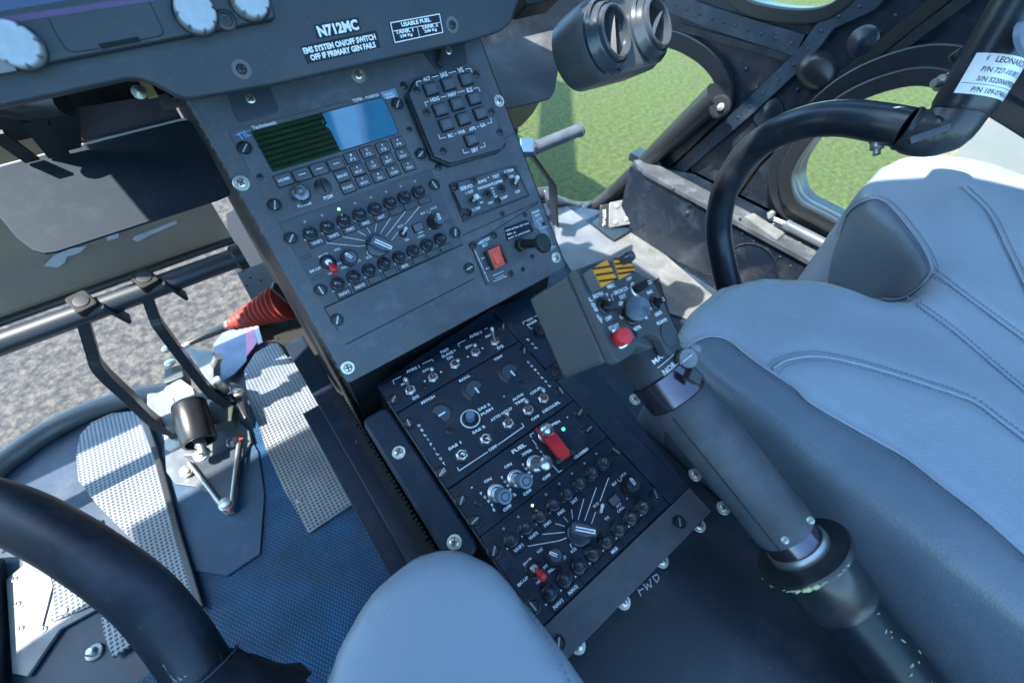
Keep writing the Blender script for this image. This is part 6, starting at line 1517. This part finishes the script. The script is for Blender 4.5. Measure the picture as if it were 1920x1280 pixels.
# neck lettering, wheel
fdn = (-CZ + CX * .05 - CY * .1); fdn = (fdn - AX * fdn.dot(AX)).normalized(); sdn = fdn.cross(AX)   # around the neck
def wrap(mb_, s_, c_s, c_t, wd, cap, r_, axis, org, face, side_, flip=1):
    vs, fs = glyphs(s_, .02); x0 = min(v.x for v in vs); x1 = max(v.x for v in vs); y0 = min(v.y for v in vs); y1 = max(v.y for v in vs)
    out = []
    for v in vs:
        s = c_s + ((v.x - x0) / (x1 - x0) - .5) * wd; t_ = c_t + ((v.y - y0) / (y1 - y0) - .5) * cap * flip; a = s / r_
        out.append(org + axis * t_ + (face * math.cos(a) + side_ * math.sin(a)) * r_)
    mb_.add(out, fs)
if sdn.dot(CX) < 0: sdn = -sdn
pm = MB(); wrap(pm, 'MAN', .000, s0 - .0045, .011, .0036, .0216, AX, A0, fdn, sdn, -1); wrap(pm, 'NOR', .001, s0 + .0052, .011, .0036, .0216, AX, A0, fdn, sdn, -1)
for tt in (s0 + .0003, s1 - .0012):
    pm.tube([A0 + AX * tt + (fdn * math.cos(a) + sdn * math.sin(a)) * .0216 for a in [-.25 + .1 * k for k in range(9)]], .0003, 5)
part('neck_lettering', pm, WHITE, t, smooth=0)
c = at(1287, 672, d=.30); mb = MB(); mb.lathe([(.0068, -.003), (.0072, -.002), (.0072, .002), (.0068, .003)], 56, q_to(camdir(.15, -.1, -1), c), knurl=.06); tw = part('thumb_wheel', mb, mat('wheel_grey', (.16, .17, .18), .45), t, smooth=20)
mb = MB(); a = at(1275, 682, d=.2965); b = at(1298, 664, d=.2965); mb.tube([a, b], .0004, 6); part('wheel_mark', mb, WHITE, tw)
mb = MB(); c = at(1267, 652, d=.31); mb.prism(rr(-.0025, .0025, -.008, .008, .002), -.01, .002, q_to(camdir(.3, -.2, -1), c, R(30))); part('wheel_fork', mb, PLAST, t, bevel=.001)
mb = MB(); c = at(1300, 705, d=.285); mb.prism(rr(-.004, .004, -.005, .005, .001), -.004, .003, q_to(camdir(.3, -.1, -1), c, R(40))); part('stop_block', mb, PLAST, t, bevel=.0008)
c = at(1177, 693, d=.272); mb = MB(); mb.lathe([(.0012, 0), (.0012, .0004), (0, .0004)], 12, q_to(EYE - c, c)); part('set_screw', mb, GAP, t)

# =================================================================== right control stick
STK = mat('stick_paint', (.014, .018, .026), .30, nvar=.25, nscale=30, bump=.15, bscale=300, dust=.16, dscale=24, dustcol=(.16, .18, .22))
t = thing('control_stick', 'black curved control stick with a white part label, in front of the right seat', 'control stick', loc=at(1372, 575, d=.63), group='curved control sticks')
P_ = [at(*p) if False else at(p[0], p[1], d=p[2]) for p in ((1392, 640, .68), (1377, 575, .63), (1356, 490, .612), (1347, 430, .60), (1357, 365, .572), (1388, 305, .533), (1440, 258, .492), (1510, 230, .455), (1580, 222, .428), (1650, 231, .402), (1700, 241, .388))]
mb = MB(); mb.tube(smooth_path(P_, 5), .0168, 28); part('stick_tube', mb, STK, t, smooth=60)
mb = MB(); E_ = [at(p[0], p[1], d=p[2]) for p in ((1698, 241, .388), (1735, 252, .383), (1770, 245, .376), (1795, 215, .370), (1812, 190, .365))]
mb.tube(smooth_path(E_, 4), [.0172] * 2 + [.0185] * 6 + [.020] * 9, 28); part('elbow_casting', mb, mat('casting_black', (.028, .03, .034), .35, nvar=.3, nscale=60, bump=.5, bscale=250), t, smooth=60)
d0 = (at(1700, 241, d=.388) - at(1690, 239, d=.3905)).normalized()
mb = MB(); mb.lathe([(.0172, -.001), (.0182, 0), (.0182, .003), (.0172, .004)], 30, q_to(E_[1] - E_[0], E_[0])); part('clamp_ring', mb, PLAST, t)
U0 = at(1806, 200, d=.366); U1 = at(1935, -15, d=.330); UA = (U1 - U0).normalized()
mb = MB(); mb.lathe([(.0200, -.004), (.0215, 0), (.0215, .20)], 44, q_to(UA, U0)); part('grip_tube', mb, STK, t)
fu = -CZ; fu = (fu - UA * fu.dot(UA)).normalized(); su = UA.cross(fu); su = su if su.dot(CX) > 0 else -su
# label: curved sheet
vs = []; fs = []; na = 26; H0_, H1_ = .006, .034
for k in range(na + 1):
    a = -1.15 + 2.45 * k / na
    for hh_ in (H0_, H1_): vs.append(U0 + UA * hh_ + (fu * math.cos(a) + su * math.sin(a)) * .02165)
for k in range(na): fs.append((2 * k, 2 * k + 1, 2 * k + 3, 2 * k + 2))
mb = MB(); mb.add(vs, fs); lb = part('part_label', mb, mat('label_white', (.72, .74, .76), .4), t, smooth=60)
pm = MB()
for s_, cs, ct, wd, cap in (('LEONARDO', .002, .0305, .026, .0040), ('P/N 727-1018/12', -.001, .0235, .030, .0036), ('S/N S22006090209', .001, .0170, .033, .0036), ('P/N 109-0740-01', .000, .0095, .030, .0036)):
    wrap(pm, s_, cs, ct, wd, cap, .02175, UA, U0, fu, su)
pm.tube([U0 + UA * .0134 + (fu * math.cos(a) + su * math.sin(a)) * .0217 for a in [-1.1 + .1 * k for k in range(24)]], .0002, 4)
for k in range(5):
    a = math.pi * (.5 + .8 * k / 5); pm.tube([U0 + UA * (.0305 + .0018 * math.sin(a)) + (fu * math.cos(q) + su * math.sin(q)) * .0218 for q in [(-.0150 + .0018 * math.cos(a)) / .0217, (-.0150 + .0006 * math.cos(a)) / .0217]], .0003, 4)
part('label_print', pm, mat('print_black', (.03, .03, .04), .6), lb, smooth=0)
def boltp(par, c, n_, r_, L_, m=STEEL):
    mb = MB(); mb.lathe([(r_ * 1.2, 0), (r_ * 1.2, .0015), (r_, .0020), (r_, L_ * .6), (r_ * .55, L_ * .62), (r_ * .55, L_), (0, L_)], 6 if False else 16, q_to(n_, c)); return part('clamp_bolt', mb, m, par)
boltp(t, at(1645, 262, d=.405), CY * 1 - CX * .05, .0055, .014); boltp(t, at(1778, 155, d=.372), -CX + CY * .05, .0065, .013)
mb = MB(); mb.lathe([(.0075, 0), (.0072, .0012), (.005, .0022), (0, .0025)], 22, q_to(-CY + CX * .1 - CZ * .15, at(1682, 208, d=.388))); part('clamp_screw', mb, SCREW, t)
mb = MB(); mb.prism(rr(-.018, .016, -.003, .003, .0015), -.002, .0015, q_to(-CZ + CY * .2, at(1745, 250, d=.360), R(20))); mb2 = part('cast_rib', mb, MATS['casting_black'], t, bevel=.0008)
mb = MB(); mb.tube([at(1805, 115, d=.362), at(1790, 98, d=.362)], [.006, .0045], 14); part('trigger_stub', mb, STK, t)
mb = MB(); mb.tube([at(1805, 115, d=.362), at(1835, 100, d=.35)], .0045, 12); part('trigger_arm', mb, STK, t)
mb = MB(); mb.lathe([(.013, 0), (.012, .003), (.008, .005), (0, .0055)], 26, q_to(-CZ * .9 + CX * .3, at(1918, 75, d=.317))); part('grip_button', mb, BCAP, t)

# =================================================================== left control stick, lower left corner
t = thing('control_stick', 'large dark curved control stick crossing the lower left corner', 'control stick', loc=at(380, 1250, d=.31), group='curved control sticks')
P_ = [at(p[0], p[1], d=p[2]) for p in ((-330, 880, .36), (-150, 915, .345), (0, 955, .335), (94, 998, .33), (187, 1056, .325), (266, 1117, .32), (325, 1185, .318), (372, 1255, .318), (400, 1310, .32), (430, 1400, .34))]
mb = MB(); mb.tube(smooth_path(P_, 6), .0205, 36); part('stick_tube', mb, mat('stick_leather', (.014, .018, .026), .42, nvar=.3, nscale=25, bump=.1, dust=.30, dscale=20, dustcol=(.10, .13, .18)), t, smooth=60)
a, b = P_[6], P_[7]; tx_ = (b - a).normalized(); fc = -CZ + CX * .35; fc = (fc - tx_ * fc.dot(tx_)).normalized(); sx_ = tx_.cross(fc); sx_ = sx_ if sx_.dot(CX) > 0 else -sx_
pm = MB()
for k, s_ in enumerate(('A0126.A05', '109-0020', 'DL.140001')):
    vs_, fs_ = glyphs(s_, 0); x0 = min(v.x for v in vs_); x1 = max(v.x for v in vs_); y0 = min(v.y for v in vs_); y1 = max(v.y for v in vs_); o_ = []
    for v in vs_:
        u_ = (v.x - x0) / (x1 - x0) * .016 + .004; ww_ = .004 - .0032 * k + ((v.y - y0) / (y1 - y0) - .5) * .0020; q__ = ww_ / .0207; o_.append(a + tx_ * (u_ + .008) + (fc * math.cos(q__) + sx_ * math.sin(q__)) * .02075)
    pm.add(o_, fs_)
part('stencil_print', pm, DIMW, t, smooth=0)
vs = []; fs = []; seg = 40; n_ = 9; c0 = P_[7] + tx_ * .004
rnd = random.Random(2); ph = [rnd.uniform(0, 6.28) for _ in range(8)]
for i in range(n_):
    f_ = i / (n_ - 1); r_ = .0245 + .030 * f_ ** 1.3; cc = c0 + tx_ * (.055 * f_)
    for k in range(seg):
        q__ = 2 * math.pi * k / seg; rr_ = r_ * (1 + (.03 + .09 * f_) * (math.sin(5 * q__ + ph[0] + f_ * 2) + .6 * math.sin(9 * q__ + ph[1] - 3 * f_)) * .6); vs.append(cc + (fc * math.cos(q__) + sx_ * math.sin(q__)) * rr_ + tx_ * (.0025 * math.sin(6 * q__ + i)))
for i in range(n_ - 1):
    for k in range(seg): fs.append((i * seg + k, i * seg + (k + 1) % seg, (i + 1) * seg + (k + 1) % seg, (i + 1) * seg + k))
mb = MB(); mb.add(vs, fs); gt = part('fabric_gaiter', mb, mat('gaiter_cloth', (.008, .012, .020), .85, nvar=.3, nscale=80, bump=.4, bscale=300), t, smooth=80)
FR = mat('frayed_thread', (.06, .09, .13), .8)
mb = MB()
for k in range(9):
    q__ = -.3 + 2.2 * rnd.random(); c = c0 + (fc * math.cos(q__) + sx_ * math.sin(q__)) * .0245; dd = (fc * math.cos(q__) + sx_ * math.sin(q__)) * rnd.uniform(.002, .008) - tx_ * rnd.uniform(-.004, .010) + CX * rnd.uniform(-.004, .004)
    mb.tube([c, c + dd * .6, c + dd + CY * rnd.uniform(-.002, .002)], .00012, 4)
mb.tube([c0 + (fc * math.cos(q_) + sx_ * math.sin(q_)) * .0262 for q_ in [-.6 + .2 * k for k in range(14)]], .0005, 6)
part('frayed_threads', mb, FR, gt)

# =================================================================== seats
def seat(name, label, out, z0, z1, vox, it, disp, cushlabel=None):
    t = thing(name, label, 'seat', loc=(sum(p[0] for p in out) / len(out), 0, z0))
    mb = MB(); mb.prism(out, z0, z1)
    me = mb.mesh('cushion', None, LEATH)
    o = bpy.data.objects.new('tmp', me); col.objects.link(o)
    r_ = o.modifiers.new('r', 'REMESH'); r_.mode = 'VOXEL'; r_.voxel_size = vox; r_.use_smooth_shade = True
    s_ = o.modifiers.new('s', 'SMOOTH'); s_.factor = .5; s_.iterations = it
    dg = bpy.context.evaluated_depsgraph_get(); m2 = bpy.data.meshes.new_from_object(o.evaluated_get(dg))
    bpy.data.objects.remove(o)
    for v in m2.vertices: v.co = disp(v.co.copy())
    m2.update()
    return t, m2
def panel_attr(m2, specs):
    at_ = m2.attributes.new('panel', 'FLOAT', 'POINT'); val = [-1.0] * len(m2.vertices)
    from mathutils.kdtree import KDTree
    for S_, toward, lim in specs:
        kd = KDTree(len(S_))
        for i, (p, n_) in enumerate(S_): kd.insert(p, i)
        kd.balance()
        for v in m2.vertices:
            co, i, d_ = kd.find(v.co)
            if d_ > lim: continue
            a_ = S_[max(i - 1, 0)][0]; c_ = S_[min(i + 1, len(S_) - 1)][0]; tg = (c_ - a_).normalized(); sd = tg.cross(S_[i][1]).normalized()
            if callable(toward): dr = toward(co)
            else: dr = toward
            if sd.dot(dr) < 0: sd = -sd
            val[v.index] = max(val[v.index], (v.co - co).dot(sd))
    for i, x in enumerate(val): at_.data[i].value = x
def finish(t, m2, grooves, w_=.006, dp=.0022):
    kd = []
    from mathutils.kdtree import KDTree
    pts_ = [p for g in grooves for p in g]; kd = KDTree(len(pts_))
    for i, p in enumerate(pts_): kd.insert(p, i)
    kd.balance()
    for v in m2.vertices:
        _, _, d_ = kd.find(v.co)
        if d_ is not None and d_ < w_ * 3: v.co -= v.normal * dp * math.exp(-(d_ / w_) ** 2)
    m2.update(); m2.transform(wm(t).inverted()); m2.name = 'cushion'
    m2.materials.clear(); m2.materials.append(LEATH)
    for p in m2.polygons: p.use_smooth = True; p.material_index = 0
    o = bpy.data.objects.new('cushion', m2); col.objects.link(o); o.parent = t
def seam(bvh, pp, n=5):
    out = []
    for p in smooth_path([V((x, y, 0)) for x, y in pp], n):
        h = bvh.ray_cast(EYE, ray(p.x, p.y).normalized())
        if h[0] is not None: out.append((h[0], h[1]))
    return out
def seam_parts(t, bvh, pp, both=True, r_=.0013, off=.0048, n=5, pipe=True, stitch=(1, 1)):
    S_ = seam(bvh, pp, n)
    if len(S_) < 3: return []
    if pipe:
        mb = MB(); mb.tube([p - nn_ * .0007 for p, nn_ in S_], r_, 10); part('piping', mb, PIPE, t, smooth=60)
    mb = MB()
    # resample by length
    for sgn, on in ((1, stitch[0]), (-1, stitch[1])):
        if not on: continue
        acc = 0
        for i in range(len(S_) - 1):
            (p, n1__), (q, n2__) = S_[i], S_[i + 1]; L_ = (q - p).length
            if L_ < 1e-6: continue
            tg = (q - p) / L_
            while acc < L_:
                c = p + tg * acc + n1__.cross(tg).normalized() * off * sgn
                h = bvh.find_nearest(c)
                if h[0] is not None:
                    c = h[0] + h[1] * .0001; mb.tube([c - tg * .0011, c + tg * .0011], .00042, 5)
                acc += .0038
            acc -= L_
    if mb.v: part('stitching', mb, THR, t, smooth=0)
    return [p for p, _ in S_]
ZR = 1.108
outR = [(.268, -.62), (.262, -.2), (.262, .045), (.268, .085), (.288, .112), (.33, .128), (.385, .131), (.43, .112), (.462, .072), (.486, .018), (.510, .000), (.548, -.006), (.582, .006), (.618, .050), (.652, .100), (.69, .130), (.76, .137), (.83, .128), (.875, .09), (.885, -.62)]
def dispR(c):
    x, y, z = c
    top = max(0, min(1, (z - 1.0) / .09))
    v = 0
    # central well between the thigh bolsters, side roll heights
    v -= .030 * top * math.exp(-((x - .54) / .13) ** 2) * min(1, max(0, (.06 - y) / .25))
    v += .010 * top * math.exp(-((x - .78) / .08) ** 2)
    v -= .012 * top * max(0, (y - .04) / .09)
    # soft ripples in the leather
    v += .0012 * math.sin(x * 38 + y * 21) * top + .0008 * math.sin(y * 55 - x * 17) * top
    xo = .006 * math.sin(max(0, min(1, (z - .80) / .30)) * math.pi)
    if x < .30: c.x -= xo
    c.z += v
    return c
tR, mR = seat('right_seat', 'large blue-grey stitched leather seat on the right with a notch for the stick', outR, .80, ZR, .0065, 26, dispR)
bvh = BVHTree.FromPolygons([v.co for v in mR.vertices], [tuple(p.vertices) for p in mR.polygons])
G = []
G.append(seam_parts(tR, bvh, [(1284, 655), (1300, 640), (1333, 629), (1367, 637), (1400, 663), (1433, 687), (1457, 703), (1493, 727), (1518, 752), (1586, 792), (1654, 830), (1704, 859), (1767, 908), (1835, 960), (1903, 1019), (1990, 1100)], stitch=(0, 1)))
G.append(seam_parts(tR, bvh, [(1450, 690), (1473, 675), (1517, 667), (1560, 670), (1617, 683), (1683, 702), (1745, 722), (1808, 743), (1835, 756), (1872, 784), (1920, 820), (1990, 880)]))
G.append(seam_parts(tR, bvh, [(1700, 556), (1767, 602), (1817, 642), (1867, 685), (1920, 729), (1990, 785)], r_=.0010))
G.append(seam_parts(tR, bvh, [(1745, 508), (1783, 533), (1833, 570), (1883, 607), (1925, 638), (1990, 690)], r_=.0010))
G.append(seam_parts(tR, bvh, [(1808, 350), (1847, 387), (1867, 417), (1887, 460), (1910, 507), (1935, 560)]))
G.append(seam_parts(tR, bvh, [(1572, 440), (1583, 408), (1600, 388), (1620, 377), (1643, 371), (1668, 383), (1700, 420), (1730, 462), (1746, 497), (1743, 515), (1715, 545), (1685, 561), (1655, 560)], stitch=(1, 1)))
S0 = seam(bvh, [(1278, 668), (1284, 655), (1300, 640), (1333, 629), (1367, 637), (1400, 663), (1433, 687), (1457, 703), (1493, 727), (1518, 752), (1586, 792), (1654, 830), (1704, 859), (1767, 908), (1835, 960), (1903, 1019), (1990, 1100)], 8)
S6 = seam(bvh, [(1572, 440), (1583, 408), (1600, 388), (1620, 377), (1643, 371), (1668, 383), (1700, 420), (1730, 462), (1746, 497), (1743, 515), (1715, 545), (1685, 561), (1655, 560)], 8)
hc = bvh.ray_cast(EYE, ray(1640, 470).normalized())[0]
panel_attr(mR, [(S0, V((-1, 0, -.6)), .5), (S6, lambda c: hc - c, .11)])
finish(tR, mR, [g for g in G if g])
mb = MB(); mb.prism([(lambda q: (q.x, q.y))(at(*p, z=.93)) for p in ((1600, 1090), (1640, 1110), (1765, 1195), (1850, 1235), (1838, 1290), (1800, 1290), (1750, 1262), (1752, 1235), (1740, 1215), (1600, 1125))], .925, .93); part('seat_bracket', mb, mat('bracket_gloss', (.010, .013, .018), .25), tR, bevel=.0015)
outL = [(-.130, -.45), (-.120, -.01), (-.100, .042), (-.076, .076), (-.038, .096), (-.002, .098), (.022, .086), (.036, .060), (.041, .01), (.043, -.45)]
def dispL(c):
    top = max(0, min(1, (c.z - 1.0) / .09)); c.z -= .010 * top * math.exp(-((c.x + .10) / .05) ** 2); c.z -= .006 * top * max(0, (c.y - .04) / .06); return c
tL, mL = seat('left_seat', 'rounded front corner of the left blue-grey leather seat at the bottom edge', outL, .82, 1.101, .006, 22, dispL)
bvh = BVHTree.FromPolygons([v.co for v in mL.vertices], [tuple(p.vertices) for p in mL.polygons])
G = [seam_parts(tL, bvh, [(893, 1032), (925, 1052), (960, 1095), (1000, 1155), (1035, 1215), (1068, 1285), (1095, 1345)], pipe=False, off=.001, stitch=(1, 0)), seam_parts(tL, bvh, [(640, 1195), (622, 1240), (612, 1285), (600, 1340)], pipe=False, off=.001, stitch=(1, 0))]
finish(tL, mL, [g for g in G if g])
